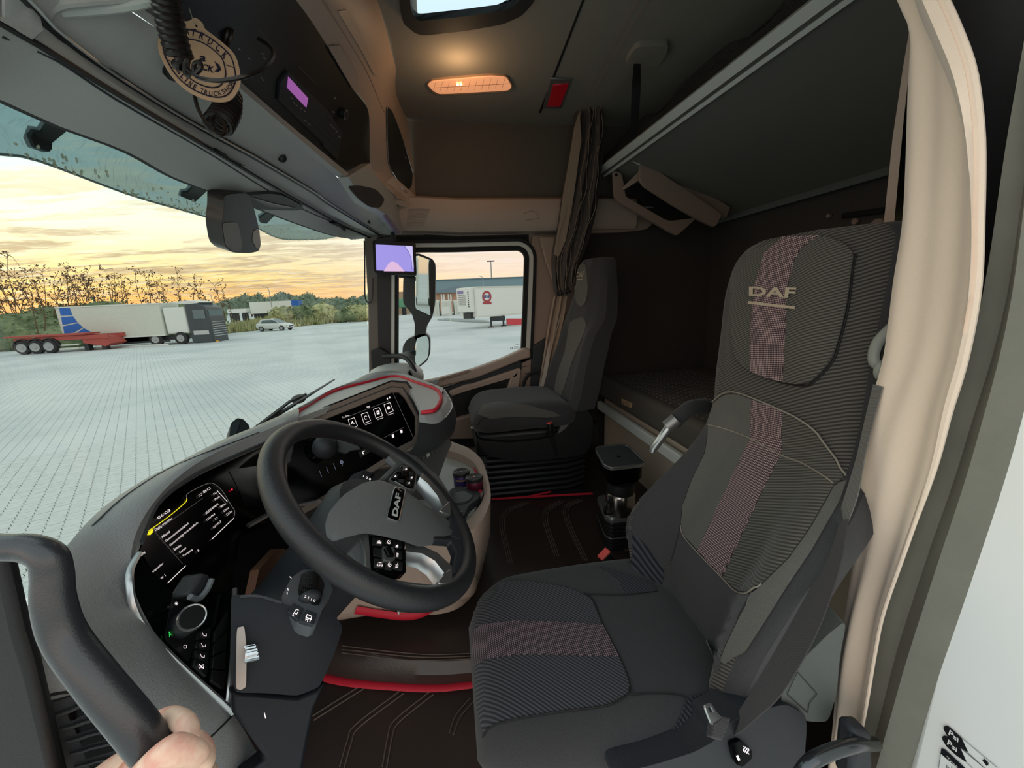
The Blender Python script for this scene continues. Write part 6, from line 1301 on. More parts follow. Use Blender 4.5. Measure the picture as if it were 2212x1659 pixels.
plate(rnd([(481, 481), (514, 480), (524, 530), (520, 543), (502, 543), (488, 530)], .2, 3), cv, .004, off=.002).build('window_patch', mat('brown_window', '#6b5f5a', .15), mp_)
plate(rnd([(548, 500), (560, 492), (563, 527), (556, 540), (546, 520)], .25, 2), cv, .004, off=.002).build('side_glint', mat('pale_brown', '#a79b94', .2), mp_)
for i, (x, y, s_) in enumerate(((478, 340, 1.), (733, 484, .5))):
    t = tag(thing('blind_catch', ['black cross shaped blind catch on the header, nearer the doorway', 'small black cross shaped blind catch near the pillar'][i], 'catch', hs(x, y)), group='blind catches')
    for a, b in (((-48, -12), (44, 16)), ((-20, -22), (24, 26))):
        a = Vector(a) * s_; b = Vector(b) * s_; n_ = Vector((b.y - a.y, a.x - b.x)).normalized() * 7 * s_
        drape([(x + a.x, y + a.y), (x + a.x * .2 + n_.x, y + a.y * .2 + n_.y), (x + b.x, y + b.y), (x + b.x * .7 - n_.x, y + b.y * .7 - n_.y), (x + a.x * .4 - n_.x, y + a.y * .4 - n_.y)], ms if s_ == 1 else hs, .012, 9, .01).build('wing', M_blk, t)
# exterior smoked sun visor
VL = C3([(-60, 330, {'x': -.86}), (0, 333, {'x': -.86}), (48, 338, {'x': -.86}), (110, 357, {'x': -.87}), (278, 420, {'x': -.88}), (380, 450, {'x': -.88}), (478, 476, {'x': -.88}), (530, 478, {'x': -.87}), (562, 496, {'x': -.86}), (600, 514, {'x': -.85}), (640, 518, {'x': -.82}), (700, 516, {'x': -.76}), (735, 510, {'x': -.72}), (762, 518, {'x': -.68})], 50)
VT = [p + Vector((-.13, 0, .10)) for p in resample(H0, 50)]
m = bpy.data.materials.new('smoked_visor'); m.use_nodes = True; g = N(m.node_tree); g.n.clear()
tr_ = g.add('ShaderNodeBsdfTransparent'); tr_.inputs[0].default_value = (.26, .37, .41, 1); df = g.add('ShaderNodeBsdfDiffuse'); pos = g.add('ShaderNodeNewGeometry').outputs['Position']
df.inputs[0].default_value = (.34, .44, .46, 1); mx = g.add('ShaderNodeMixShader'); mp2 = g.add('ShaderNodeMapping'); g.put(mp2.inputs[0], pos); mp2.inputs['Scale'].default_value = (30, 110, 30)
tl_ = g.add('ShaderNodeBsdfTranslucent'); tl_.inputs[0].default_value = (.34, .46, .49, 1); m0 = g.add('ShaderNodeMixShader'); m0.inputs[0].default_value = .5; g.l.new(df.outputs[0], m0.inputs[1]); g.l.new(tl_.outputs[0], m0.inputs[2])
g.put(mx.inputs[0], g.m('ADD', .42, g.m('MULTIPLY', g.mr(g.noise(mp2.outputs[0], 1, 3, .7), .5, .75), .35))); g.l.new(tr_.outputs[0], mx.inputs[1]); g.l.new(m0.outputs[0], mx.inputs[2])
g.l.new(mx.outputs[0], g.add('ShaderNodeOutputMaterial').inputs[0])
vs_ = thing('sun_visor', 'smoked teal exterior sun visor along the top of the windscreen', 'visor', (-.85, 1.3, 1.6))
vis = MB().loft([VL, [a.lerp(b, .5) + Vector((-.03, 0, 0)) for a, b in zip(VL, VT)], VT]); VS = Surf(vis); vo = vis.build('visor_panel', m, vs_)
MB().tube(VL, .003, 6).build('visor_edge', mat('visor_edge', '#8fa5a4', .4), vs_)
M_brk = mat('visor_bracket', '#2e3634', .6)
for pl3 in ([(101, 258), (144, 274), (108, 304), (106, 321), (101, 328), (68, 316), (59, 296), (66, 278), (86, 281)], [(418, 396), (446, 408), (418, 435), (390, 423), (392, 413), (404, 412)], [(559, 468), (577, 457), (592, 463), (574, 481), (562, 480)]): drape(pl3, VS, .006, 10, .014).build('bracket', M_brk, vs_)
random.seed(3); dr = MB()
for _ in range(260):
    k = random.random() * (len(VL) - 2); i = int(k); p = VL[i].lerp(VL[i + 1], k - i).lerp(VT[i], random.random() ** 2 * .35) + Vector((.004, 0, 0)); dr.ell(p, (.003, random.uniform(.0015, .004), random.uniform(.002, .008)), nu=5, nv=3)
m = bpy.data.materials.new('drop_glint'); m.use_nodes = True; g = N(m.node_tree); g.n.clear(); t_l = g.add('ShaderNodeBsdfTranslucent'); t_l.inputs[0].default_value = (.95, .93, .82, 1); g.l.new(t_l.outputs[0], g.add('ShaderNodeOutputMaterial').inputs[0])
dr.build('water_drops', m, vs_, kind='stuff')
# ================================================================== RADIO AND TACHOGRAPH
O2 = lambda l: [(500 + x / 3.95, y / 3.95) for x, y in l]
ra = drape(O2([(385, 850), (400, 690), (470, 600), (800, 930), (930, 1130), (890, 1360), (770, 1240), (770, 1210)]), bfs, .006, 12, .01).build('tachograph', M_dgrey, cons)
M_unit = M_blk
drape(O2([(465, 640), (632, 825), (616, 905), (455, 735)]), bfs, .009, 8, .003).build('violet_display', mat('tacho_violet', '#8a4f92', .4, em='#9a5aa0', ems=.55), ra)
o = MB().lathe(bfs(735, 242, .004), [(.017, 0), (.017, .018), (.014, .020)], bfs.nrm(735, 242), 22).build('radio_knob', M_blk, cons)
MB().lathe(bfs(735, 242, .023), [(.0165, -.001), (.0175, .0), (.0165, .001)], bfs.nrm(735, 242), 22, cap=False).build('knob_ring', MATS['satin_grey'], o)
ln = MB()
for a, b in (((400, 860), (765, 1215)), ((650, 1010), (755, 1120)), ((805, 990), (930, 1140)), ((800, 1100), (905, 1220)), ((780, 1140), (905, 1270)), ((700, 880), (800, 950)), ((200, 220), (330, 380)), ((560, 560), (700, 700))): seam(O2([a, b]), bfs, .0011, .0068, mb=ln, n=3, res=5)
ln.build('joint_highlight', M_char, cons)
pr_ = MB()
for a in ((485, 820), (505, 860), (530, 885), (565, 910), (600, 935), (605, 1020), (640, 1050), (860, 825), (845, 945), (830, 1060), (850, 1080), (875, 1110), (900, 1160), (35, 390), (120, 470), (235, 430), (250, 470), (225, 640), (240, 660)): strip(*O2([(a[0] - 8, a[1] - 8), (a[0] + 10, a[1] + 8)]), 2., bfs, .0095, pr_)
pr_.build('unit_print', mat('unit_print', '#8f8b88', .5), cons, smooth=False)
# ================================================================== CORDS AND DISC
def helix(path, r, turns, wr, name, m, parent, squash=1.):
    P_ = resample(path, 200); pts = []; n = int(turns * 14); up = None
    for i in range(n):
        t_ = i / (n - 1) * 198; k = int(t_); p = P_[k].lerp(P_[k + 1], t_ - k); d = (P_[min(k + 2, 199)] - P_[max(k - 2, 0)]).normalized()
        u = Vector((0, 1, 0)) - d * d.y; u.normalize(); w_ = d.cross(u); a = 2 * PI * i / 14; pts.append(p + (u * math.cos(a) + w_ * math.sin(a)) * r)
    return MB().tube(pts, wr, 7).build(name, m, parent)
M_cord = mat('cord_black', '#1b1614', .35)
cd1 = thing('coiled_cord', 'thick black coiled handset cord hanging in front of the round card', 'cord', U(380, 80, d=.66))
helix(cat([U(350, -40, d=.60), U(362, 20, d=.62), U(374, 75, d=.64), U(390, 125, d=.66), U(412, 142, d=.67)], 8), .0155, 12, .0056, 'coil', M_cord, cd1)
MB().tube(cat([U(405, 150, d=.65), U(418, 160, d=.645), U(433, 148, d=.64), U(432, 135, d=.64), U(420, 140, d=.645), U(425, 165, d=.645), U(470, 174, d=.64), U(530, 165, d=.65), U(572, 145, d=.68), U(590, 120, d=.72), U(582, 100, d=.76), U(560, 85, d=.80)], 6), .0036, 8).build('cable', M_cord, cd1)
cd2 = thing('coiled_cord', 'dark coiled cord behind the top of the round card', 'cord', U(450, 40, d=.82))
helix(cat([U(425, -30, d=.80), U(445, 20, d=.82), U(470, 60, d=.84), U(500, 85, d=.86)], 8), .018, 12, .005, 'coil', mat('cord_brown', '#2a1f1b', .4), cd2)
cd3 = thing('coiled_cord', 'short black coil hanging lowest below the round card', 'cord', U(475, 255, d=.80))
helix(cat([U(494, 205, d=.83), U(490, 240, d=.80), U(470, 272, d=.76)], 8), .021, 9, .0048, 'coil', M_cord, cd3)
MB().tube(cat([U(420, 205, d=.76), U(428, 235, d=.74), U(450, 272, d=.72), U(472, 293, d=.72), U(486, 286, d=.73), U(484, 268, d=.74), U(466, 252, d=.745), U(456, 262, d=.735), U(466, 280, d=.73)], 6), .0034, 8).build('cable', M_cord, cd3)
DPc = Plane(U(432, 142, d=.74), U(500, 160, d=.77), U(400, 190, d=.73))
disc = thing('scent_card', 'round tan hanging card printed in dark blue around its rim', 'card', DPc(430, 130))
M_card = mat('card_tan', '#d9b391', .8); M_ink = mat('card_ink', '#1f1b35', .7)
dO = cat([(341, 87), (345, 118), (370, 163), (403, 194), (439, 213), (475, 221), (502, 213), (518, 186), (519, 159), (507, 118), (475, 87), (444, 63), (437, 49), (421, 38), (408, 45), (388, 47), (362, 56), (348, 70)], 3, True)
card = plate([tuple(p) for p in dO], DPc, .003).build('card', M_card, disc)
ell_ = [(341, 87), (345, 118), (370, 163), (403, 194), (439, 213), (475, 221), (502, 213), (518, 186), (519, 159), (507, 118), (475, 87), (444, 66), (410, 54), (378, 54), (352, 66)]
dc_ = Vector((434, 138)); sc2 = lambda k: [tuple(dc_ + (Vector(p) - dc_) * k) for p in ell_]
for k in (.87, .62): seam(sc2(k), DPc, .0012, .001, closed=True, n=4, res=5).build('printed_ring', M_ink, card)
tx = MB()
for ch_, x, y, rot_ in (('A', 905, 375, .0), ('T', 985, 388, .18), ('R', 1085, 428, .35), ('U', 1185, 495, .5), ('C', 1282, 572, .62), ('K', 1360, 660, .75), ('O', 765, 800, 1.0), ('N', 812, 858, .9), ('L', 858, 910, .8), ('I', 900, 955, .7), ('N', 945, 1000, .6), ('E', 1000, 1038, .5), ('T', 1085, 1085, .3), ('R', 1135, 1105, .15), ('U', 1190, 1120, .0), ('C', 1245, 1120, -.15), ('K', 1297, 1110, -.3), ('S', 1342, 1092, -.45), ('H', 1382, 1068, -.6), ('O', 1415, 1035, -.75), ('P', 1442, 1000, -.9)):
    top = y < 700; c = Vector((240 + x / 5.53, y / 5.53)); hw, hh = (5.2, 7.4) if top else (3.6, 5.4)
    if ch_ == 'I': hw *= .35
    a = rot_; R_ = lambda u, v: c + Vector((u * math.cos(a) - v * math.sin(a), u * math.sin(a) + v * math.cos(a)))
    text(ch_, [R_(-hw, -hh), R_(hw, -hh), R_(hw, hh), R_(-hw, hh)], DPc, .0012, bold=.02, mb=tx)
text('a', [(432, 119), (446, 122), (444, 134), (430, 131)], DPc, .0012, bold=.03, mb=tx); text('CK', [(438, 137), (464, 144), (461, 158), (434, 150)], DPc, .0012, bold=.03, mb=tx)
for a, b in (((362, 130), (376, 134)), ((488, 140), (508, 147)), ((490, 176), (510, 181))): strip(a, b, 1.6, DPc, .0012, tx)
plate([(463, 132), (474, 140), (478, 150), (472, 156), (462, 154), (470, 148)], DPc, .0002, tx, .0012)
tx.build('printed_lettering', M_ink, card, smooth=False); strip((422, 54), (426, 58), 3, DPc, .0012).build('hole', M_gloss, card, smooth=False)
MB().tube([U(399, -10, d=.74), DPc(420, 52, .002)], .0009, 6).build('string', mat('white_string', '#c8c4bb', .8), disc)
# ================================================================== CEILING ITEMS
ho = rnd([(858, -150), (864, 20), (872, 52), (897, 72), (915, 77), (1000, 68), (1086, 53), (1128, 34), (1156, 2), (1180, -150)], .2, 3); hi = rnd([(880, -150), (886, 10), (893, 36), (906, 46), (1000, 36), (1083, 25), (1112, 12), (1130, -8), (1150, -150)], .2, 3)
ht = thing('window_2', 'roof hatch with a thick black frame and grey blue pane', 'window', CP_(1000, 0)); ht['kind'] = 'structure'
ring(ho, hi, CP_, .022, .022).build('hatch_frame', M_rub, ht, bevel=.006)
plate(hi, CP_, .004, off=.004).build('glass_pane', glassmat('hatch_glass', (.80, .87, .91), .01), ht)
M_lens = mat('lit_area', '#e8b48c', .2, em='#f0a070', ems=.42)
la = thing('ceiling_lamp', 'long clear ceiling lamp lit warm at its middle', 'lamp', CP_(1015, 185))
lo = rnd([(924, 184), (934, 176), (1060, 165), (1094, 168), (1105, 188), (1098, 196), (950, 204), (936, 197)], .2, 3)
plate(lo, CP_, .02, off=.012).build('lens', M_lens, la, bevel=.004)
ring(grow(lo, 3), lo, CP_, .014, .008).build('lens_rim', mat('lamp_rim', '#b99478', .35), la)
for x in (989, 996): MB().ell(CP_(x, 183, .016), (.006, .004, .004)).build('bulb', mat('bulb_glow', '#fff0c0', .3, em='#ffc070', ems=9.), la)
tx = MB(); strip((935, 190), (1098, 181), 1, CP_, .0125, tx); [strip((935 + k * 15, 200 - k * 1), (941 + k * 15, 178 - k), .6, CP_, .0125, tx) for k in range(11)]; tx.build('lens_ribs', MATS['lamp_rim'], la, smooth=False)
ld = bpy.data.lights.new('lamp_bulb', 'POINT'); ld.energy = .8; ld.color = (1, .62, .32); ld.shadow_soft_size = .03; lo_ = bpy.data.objects.new('lamp_bulb', ld); COL.objects.link(lo_); lo_.parent = la; lo_.location = CP_(993, 184, .10) - CP_(1015, 185)
rl = thing('red_lamp', 'red night lamp in a grey frame on the ceiling', 'lamp', CP_(1205, 205))
plate([(1190, 170), (1234, 173), (1212, 234), (1173, 235)], CP_, .02, off=.01).build('frame', MATS['satin_grey'], rl, bevel=.003)
plate([(1195, 184), (1229, 182), (1210, 231), (1182, 231)], CP_, .01, off=.014).build('red_lens', mat('red_lens', '#a01020', .25, em='#7a0510', ems=.12), rl, bevel=.002)
for a, b, m_, w_ in (((1268, -20), (1166, 244), M_blk, 5), ((1392, -20), (1266, 206), M_tand, 2.4), ((1412, -20), (1282, 200), M_tand, 2.4)): strip(a, b, w_, CP_, .002).build('seam_strip', m_, bpy.data.objects['ceiling'], smooth=False)
sm = thing('strap_mount', 'moulded roof mount holding a black strap above the bunk', 'mount', CP_(1400, 115))
plate(rnd([(1350, 135), (1375, 100), (1445, 96), (1440, 120), (1420, 145), (1370, 148)], .25, 3), CP_, .03, off=.02).build('mount', M_ceil, sm, bevel=.01)
ribbon([(CP_(1369, 138, .02), CP_(1384, 138, .02)), (U(1364, 210, z=2.05), U(1383, 210, z=2.05)), (U(1362, 330, z=1.9), U(1372, 330, z=1.9))], .002, 'strap', M_rub, sm)
# ================================================================== BUNKS AND REAR
M_under = mat('bunk_underside', '#76726a', .9, bump=(260, .2)); M_alu = mat('bunk_rail', '#c6c9c4', .4, .15)
ub = thing('upper_bunk', 'upper bunk with grey felt underside and aluminium front rail', 'bunk', (1.4, 1.4, 1.8))
Fn, Ff, Rf, Rn = Vector((1.045, .50, 1.90)), Vector((.965, 2.36, 1.90)), Vector((1.77, 2.44, 1.64)), Vector((1.77, .50, 1.64))
up_ = Vector((.3, 0, .95)).normalized() * .09
MB().add([Fn, Ff, Rf, Rn, Fn + up_, Ff + up_, Rf + up_, Rn + up_], [(0, 1, 2, 3), (7, 6, 5, 4), (0, 4, 5, 1), (1, 5, 6, 2), (2, 6, 7, 3), (3, 7, 4, 0)]).build('bunk_board', M_under, ub, smooth=False)
MB().tube([Fn + Vector((-.012, 0, .012)), Ff + Vector((-.012, 0, .012))], .024, 4, flat=(1, 1)).build('front_rail', M_alu, ub, smooth=False)
MB().tube([Fn + Vector((.012, 0, -.018)), Ff + Vector((.012, 0, -.018))], .010, 4).build('rail_lip', M_alu, ub, smooth=False)
MB().tube([Rn + Vector((-.01, 0, -.015)), Rf + Vector((-.01, 0, -.015))], .016, 4).build('rear_rail', mat('rear_rail_grey', '#8f948e', .5, .4), ub, smooth=False)
m = bpy.data.materials.new('net'); m.use_nodes = True; g = N(m.node_tree); b = g.n['Principled BSDF']; b.inputs['Base Color'].default_value = (.012, .012, .012, 1); pos = g.add('ShaderNodeNewGeometry').outputs['Position']
h_ = g.m('MULTIPLY', g.m('SINE', g.m('MULTIPLY', g.dot(pos, (0, .7, .7)), 420.)), g.m('SINE', g.m('MULTIPLY', g.dot(pos, (0, -.7, .7)), 420.))); g.l.new(g.m('LESS_THAN', h_, .35), b.inputs['Alpha'])
na = [Fn + Vector((-.02, 0, .03)), Ff + Vector((-.02, 0, .03))]; nrows = [[na[0].lerp(na[1], i / 14) + Vector((.03 * j, 0, .055 * j - (.05 if j == 2 and i % 4 == 2 else 0))) for i in range(15)] for j in range(3)]
MB().loft(nrows).build('safety_net', m, ub)
fb = thing('folding_bracket', 'tan folding ladder bracket with two arms under the bunk', 'bracket', U(1440, 420, y=2.2))
O8 = lambda l: [(1240 + x / 3.95, 250 + y / 3.95) for x, y in l]
ya = Plane((0, 2.12, 0), (1, 2.12, 0), (0, 2.12, 1)); yb = Plane((0, 2.26, 0), (1, 2.26, 0), (0, 2.26, 1)); ym = Plane((0, 2.17, 0), (1, 2.17, 0), (0, 2.17, 1))
plate(rnd(O8([(570, 290), (650, 300), (672, 330), (692, 455), (1262, 840), (1215, 935), (1190, 945), (1075, 890), (870, 775), (600, 600), (562, 540)]), .12, 2), ya, .02).build('arm', M_tand, fb, bevel=.005)
plate(rnd(O8([(335, 470), (395, 482), (412, 520), (428, 600), (440, 690), (800, 900), (1050, 870), (880, 1022), (830, 1000), (380, 735), (345, 680)]), .12, 2), yb, .02).build('arm', M_tand, fb, bevel=.005)
plate(O8([(470, 600), (620, 560), (900, 760), (830, 860), (480, 660)]), Plane((0, 2.24, 0), (1, 2.24, 0), (0, 2.24, 1)), .01).build('inner_tray', M_blk, fb)
plate(O8([(700, 445), (820, 460), (1335, 780), (1300, 870), (1262, 845)]), ym, .04).build('rear_plate', M_tand, fb, bevel=.005)
plate(O8([(400, 630), (560, 470), (575, 540), (440, 625)]), ym, .02).build('link', M_tan, fb, bevel=.004)
for a in ((597, 335, ya), (360, 505, yb)): MB().ell(a[2](*O8([a[:2]])[0], .001), (.008, .004, .008)).build('pivot', M_gloss, fb)
MB().tube([ya(*O8([(480, 370)])[0]), ya(*O8([(560, 415)])[0])], .006, 8).build('rod', M_alu, fb)
plate(O8([(470, 400), (560, 420), (540, 470), (480, 465)]), yb, .02).build('latch', M_blk, fb)
lbk = thing('lower_bunk', 'lower bunk with dark mattress and hexagon stitched top', 'bunk', (1.3, 1.5, .6))
MB().box((1.385, 1.47, .585), (.81, 1.96, .15)).build('mattress', mat('mattress_cloth', '#5f5952', .9, bump=(300, .3)), lbk, bevel=.035, seg=4)
MB().box((.955, 1.62, .475), (.03, 1.5, .055)).build('front_strip', mat('white_metal_strip', '#eef0ea', .4), lbk, bevel=.006)
MB().box((1.4, 1.47, .26), (.76, 1.96, .50)).build('locker', mat('pale_tan_locker', '#e2cdb6', .6), lbk, bevel=.02)
hx = MB(); s_ = .024
for i in range(16):
    for j in range(34):
        cx_ = 1.06 + i * s_ * 1.5; cy_ = 1.0 + (j + .5 * (i % 2)) * s_ * 1.732
        P6 = [Vector((cx_ + s_ * math.cos(k * PI / 3), cy_ + s_ * math.sin(k * PI / 3), .6612)) for k in range(6)]
        for k in range(3): a, b = P6[k], P6[k + 1]; n_ = Vector((b.y - a.y, a.x - b.x, 0)).normalized() * .0012; hx.add([a - n_, b - n_, b + n_, a + n_], [(0, 1, 2, 3)])
hx.build('hexagon_stitching', mat('hex_thread', '#c9bbae', .8), lbk, smooth=False, kind='stuff')
MB().poly([U(a, b, x=.972) for a, b in ((1342, 861), (1364, 871), (1362, 881), (1343, 872))], (.006, 0, 0)).build('label_tag', mat('label_beige', '#c9a982', .7), lbk)
tx = MB(); text('ATL', [(1345, 866), (1361, 874), (1360, 878), (1345, 870)], Plane(U(1342, 861, x=.970), U(1364, 871, x=.970), U(1343, 872, x=.970)), .001, mb=tx); tx.build('tag_lettering', M_ink, lbk, smooth=False)
rw = thing('wall_rod', 'black rod and sockets on the rear wall beside the curtain', 'rod', U(1860, 462, x=1.79))
MB().tube([U(1822, 466, x=1.79), U(1912, 454, x=1.79)], .012, 8).build('rod', M_rub, rw)
for a, b, r_ in ((1793, 466, .010), (1850, 478, .014), (1898, 487, .03)): MB().lathe(U(a, b, x=1.805), [(r_, 0), (r_ * .9, .012), (r_ * .5, .012)], (-1, 0, 0), 16).build('socket', M_tand, rw)
# coffee machine
cm = thing('coffee_machine', 'black coffee machine with silver lid edge and steel jug by the bunk', 'coffee machine', (.70, 1.47, .13))
tp = Plane((0, 0, .52), (1, 0, .52), (0, 1, .52)); Oc = lambda l: [(1260 + x / 5.183, 840 + y / 5.183) for x, y in l]
to = rnd(Oc([(128, 650), (480, 615), (690, 812), (640, 838), (320, 876), (235, 842)]), .18, 3)
ld_ = plate(to, tp, .008).build('lid', M_char, cm, bevel=.002); ring(grow(to, 1.5), grow(to, -1), tp, .014, .001).build('lid_edge', M_sil, cm, bevel=.001)
MB().lathe(tp(*Oc([(392, 758)])[0], .0005), [(.011, 0), (.010, .001)], (0, 0, 1), 18).build('lid_button', M_blk, ld_)
cen = sum([tp(*p) for p in to], Vector((0, 0, 0))) / len(to)
def sec(k, z, dx=0., dy=0.): return [Vector((cen.x + (tp(*p).x - cen.x) * k + dx, cen.y + (tp(*p).y - cen.y) * k + dy, z)) for p in to]
MB().loft([sec(.92, .505), sec(.92, .45), sec(.80, .43)], closed=True, cap=True).build('head', M_gloss, cm)
MB().loft([sec(.45, .46, .055, .06), sec(.45, .27, .055, .06)], closed=True, cap=True).build('rear_column', M_blk, cm)
MB().loft([sec(.86, .285), sec(.94, .275), sec(.94, .262)], closed=True, cap=True).build('drip_rim', MATS['satin_grey'], cm)
bs_ = MB(); z = .26
for k in range(8): bs_.loft([sec(.90, z), sec(.93, z - .006), sec(.93, z - .012), sec(.86, z - .016)], closed=True, cap=True); z -= .0165
bs_.build('ribbed_base', M_blk, cm)
MB().loft([sec(.935, .192), sec(.955, .188), sec(.935, .184)], closed=True).build('base_line', MATS['satin_grey'], cm)
jc = Vector((cen.x - .010, cen.y - .03, .285)); jg = tag(thing('steel_jug', 'small polished steel jug standing in the coffee machine', 'jug', jc))
MB().lathe(jc, [(.050, 0), (.057, .004), (.061, .03), (.061, .085), (.056, .095)], (0, 0, 1), 32).build('body', mat('steel', '#c4c2be', .22, 1.), jg)
MB().lathe(jc + Vector((0, 0, .094)), [(.056, 0), (.058, .012), (.054, .045), (.03, .05)], (0, 0, 1), 28).build('jug_lid', M_blk, jg)
MB().tube(cat([jc + Vector((-.055, -.03, .08)), jc + Vector((-.083, -.045, .07)), jc + Vector((-.086, -.045, .03)), jc + Vector((-.055, -.03, .015))], 5), .006, 8).build('handle', M_blk, jg)
# ================================================================== CURTAINS
M_cb = mat('beige_curtain', '#ecd7c4', .9, bump=(700, .25), sheen=.3); M_cd = mat('dark_curtain', '#4a4340', .95, bump=(500, .2)); M_ctan = mat('curtain_tan', '#9c8877', .9)
Lq = C3([(1925, -60, {'x': .70}), (1958, 20, {'x': .69}), (1972, 70, {'x': .685}), (1966, 200, {'x': .685}), (1962, 330, {'x': .685}), (1954, 480, {'x': .68}), (1934, 609, {'x': .68}), (1922, 705, {'x': .675}), (1909, 786, {'x': .67}), (1873, 914, {'x': .665}), (1862, 1020, {'x': .665}), (1847, 1206, {'x': .665}), (1829, 1330, {'x': .66}), (1811, 1465, {'x': .66}), (1802, 1575, {'x': .66}), (1788, 1700, {'x': .66})], 70)
Rq = C3([(1990, -60, {'x': .655}), (2029, 0, {'x': .65}), (2059, 65, {'x': .645}), (2089, 148, {'x': .64}), (2103, 231, {'x': .64}), (2110, 330, {'x': .64}), (2108, 480, {'x': .64}), (2102, 625, {'x': .64}), (2076, 770, {'x': .64}), (2044, 882, {'x': .64}), (2012, 1014, {'x': .64}), (1955, 1180, {'x': .64}), (1907, 1318, {'x': .64}), (1888, 1410, {'x': .64}), (1866, 1539, {'x': .64}), (1832, 1700, {'x': .64})], 70)
dc2 = thing('curtain', 'pale beige curtain bunched at the door pillar beside the driver seat', 'curtain', (.66, .45, 1.0))
rows = []
for i, (a, b) in enumerate(zip(Lq, Rq)):
    t1 = (Lq[min(i + 1, 69)] - Lq[max(0, i - 1)]).normalized(); nn = (b - a).cross(t1).normalized()
    if nn.dot(EYE - a) < 0: nn = -nn
    row = []
    for k in range(33):
        t_ = k / 32; w_ = .009 * math.sin(t_ * 5.2 + .5 + .8 * math.sin(i * .06)) + .004 * math.sin(t_ * 12 + i * .05) + .003 * math.sin(i * .35 + t_ * 4) * (1 - t_)
        e_ = math.sin(PI * t_) ** .4; row.append(a.lerp(b, t_) + nn * (w_ * math.sin(PI * t_) + .003))
    for k in range(9): t_ = 1 - k / 8; row.append(a.lerp(b, t_ * .97 + .01) - nn * (.003 + .012 * math.sin(PI * t_)))
    rows.append(row)
CU2 = MB().loft(rows, closed=True, cap=True); CU2.build('cloth', M_cb, dc2)
MB().tube([p + Vector((-.004, -.004, 0)) for p in Rq], [.006] * 30 + [.006 - .0035 * min(1, k / 10) for k in range(40)], 8).build('hem', M_cb, dc2)
fo1 = C3([(1958, -60, {'x': .65}), (1985, 30, {'x': .65}), (2020, 110, {'x': .645}), (2058, 200, {'x': .64}), (2085, 300, {'x': .635}), (2101, 420, {'x': .637}), (2104, 530, {'x': .638}), (2103, 610, {'x': .64})], 30); fo2 = [Rq[int(k * 26 / 29)] + Vector((-.012, -.004, 0)) for k in range(30)]
MB().loft([[p + Vector((.012, .004, 0)) for p in fo1], fo1, [a.lerp(b, .4) + Vector((-.012, -.006, 0)) for a, b in zip(fo1, fo2)], fo2, [p + Vector((.012, .006, 0)) for p in fo2]]).build('turned_fold', M_cb, dc2)
struct(MB().poly([U(a, b, x=.71) for a, b in ((2060, -60), (2260, -60), (2260, 300), (2170, 640), (2100, 800), (2070, 500))], (.02, 0, 0)).build('shade_sheet', mat('dark_interior_tone', '#232326', .8)), 'added dark sheet standing in for the shaded interior above the door seal')  # added sheet, its dark colour stands in for shade inside the cab
xp = Plane((.98, 0, 0), (.98, 1, 0), (.98, 0, 1)); tr3 = thing('curtain_post', 'thin tan and black post behind the beige curtain', 'post', (.98, .65, 1.2))
MB().box((1.0, .62, 1.0), (.03, .05, 2.3)).build('hidden_mount', M_blk, tr3)
plate([(1966, 55), (1976, 60), (1972, 200), (1948, 520), (1905, 520), (1928, 300), (1950, 150)], xp, .03).build('tan_post', M_tan, tr3); plate([(1974, 66), (1985, 66), (1965, 300), (1955, 520), (1928, 520), (1952, 260)], xp, .02, off=.006).build('black_channel', M_gloss, tr3)
# dark patterned curtain on the passenger side
cr = thing('curtain', 'dark patterned curtain tied back above the passenger seat', 'curtain', U(1240, 400, y=2.3))
Lk = C3([(1256, 200, {'y': 2.34}), (1245, 230, {'y': 2.34}), (1241, 275, {'y': 2.34}), (1231, 340, {'y': 2.33}), (1217, 420, {'y': 2.32}), (1209, 480, {'y': 2.31}), (1196, 545, {'y': 2.30}), (1196, 590, {'y': 2.30}), (1201, 628, {'y': 2.30}), (1212, 640, {'y': 2.30})], 50)
Rk = C3([(1290, 196, {'y': 2.30}), (1300, 240, {'y': 2.29}), (1303, 300, {'y': 2.28}), (1298, 390, {'y': 2.26}), (1285, 470, {'y': 2.25}), (1268, 530, {'y': 2.24}), (1252, 570, {'y': 2.24}), (1244, 595, {'y': 2.25}), (1236, 618, {'y': 2.26}), (1228, 634, {'y': 2.27})], 50)
rows = []
for i, (a, b) in enumerate(zip(Lk, Rk)):
    rows.append([a.lerp(b, k / 40) + Vector((0, -1, 0)) * (.022 * math.sin(k / 40 * 17 + i * .03) * (1 if k < 40 else 0) + .02 * math.sin(PI * k / 40)) for k in range(41)] + [b + Vector((0, .04, 0)), a + Vector((0, .04, 0))])
ck = MB().loft(rows, closed=True, cap=True); CK = Surf(ck); ck.build('cloth', M_cd, cr)
ln = MB()
for k in range(8):
    f0 = .06 + k * .11; pts = []
    for i in range(0, 50, 2):
        p = Lk[i].lerp(Rk[i], min(.98, max(.02, f0 + .045 * math.sin(i * .33 + k * 1.7) + .03 * math.sin(i * .71 + k)))); pts.append(p + Vector((0, -1, 0)) * (.024 * math.sin((f0 + .0) * 17 + i * .03) + .02 * math.sin(PI * f0) + .012))
    ln.tube(pts, .0016, 5)
ln.build('contour_pattern', mat('pattern_tan', '#8d7c6c', .9), cr)
plate([(1241, 275), (1252, 240), (1256, 300), (1240, 420), (1222, 520), (1206, 556), (1197, 548), (1209, 480), (1217, 420), (1231, 340)], Plane((0, 2.27, 0), (1, 2.27, 0), (0, 2.27, 1)), .01).build('lit_fold', M_ctan, cr)  # tan plate, light on this fold put into its paler colour
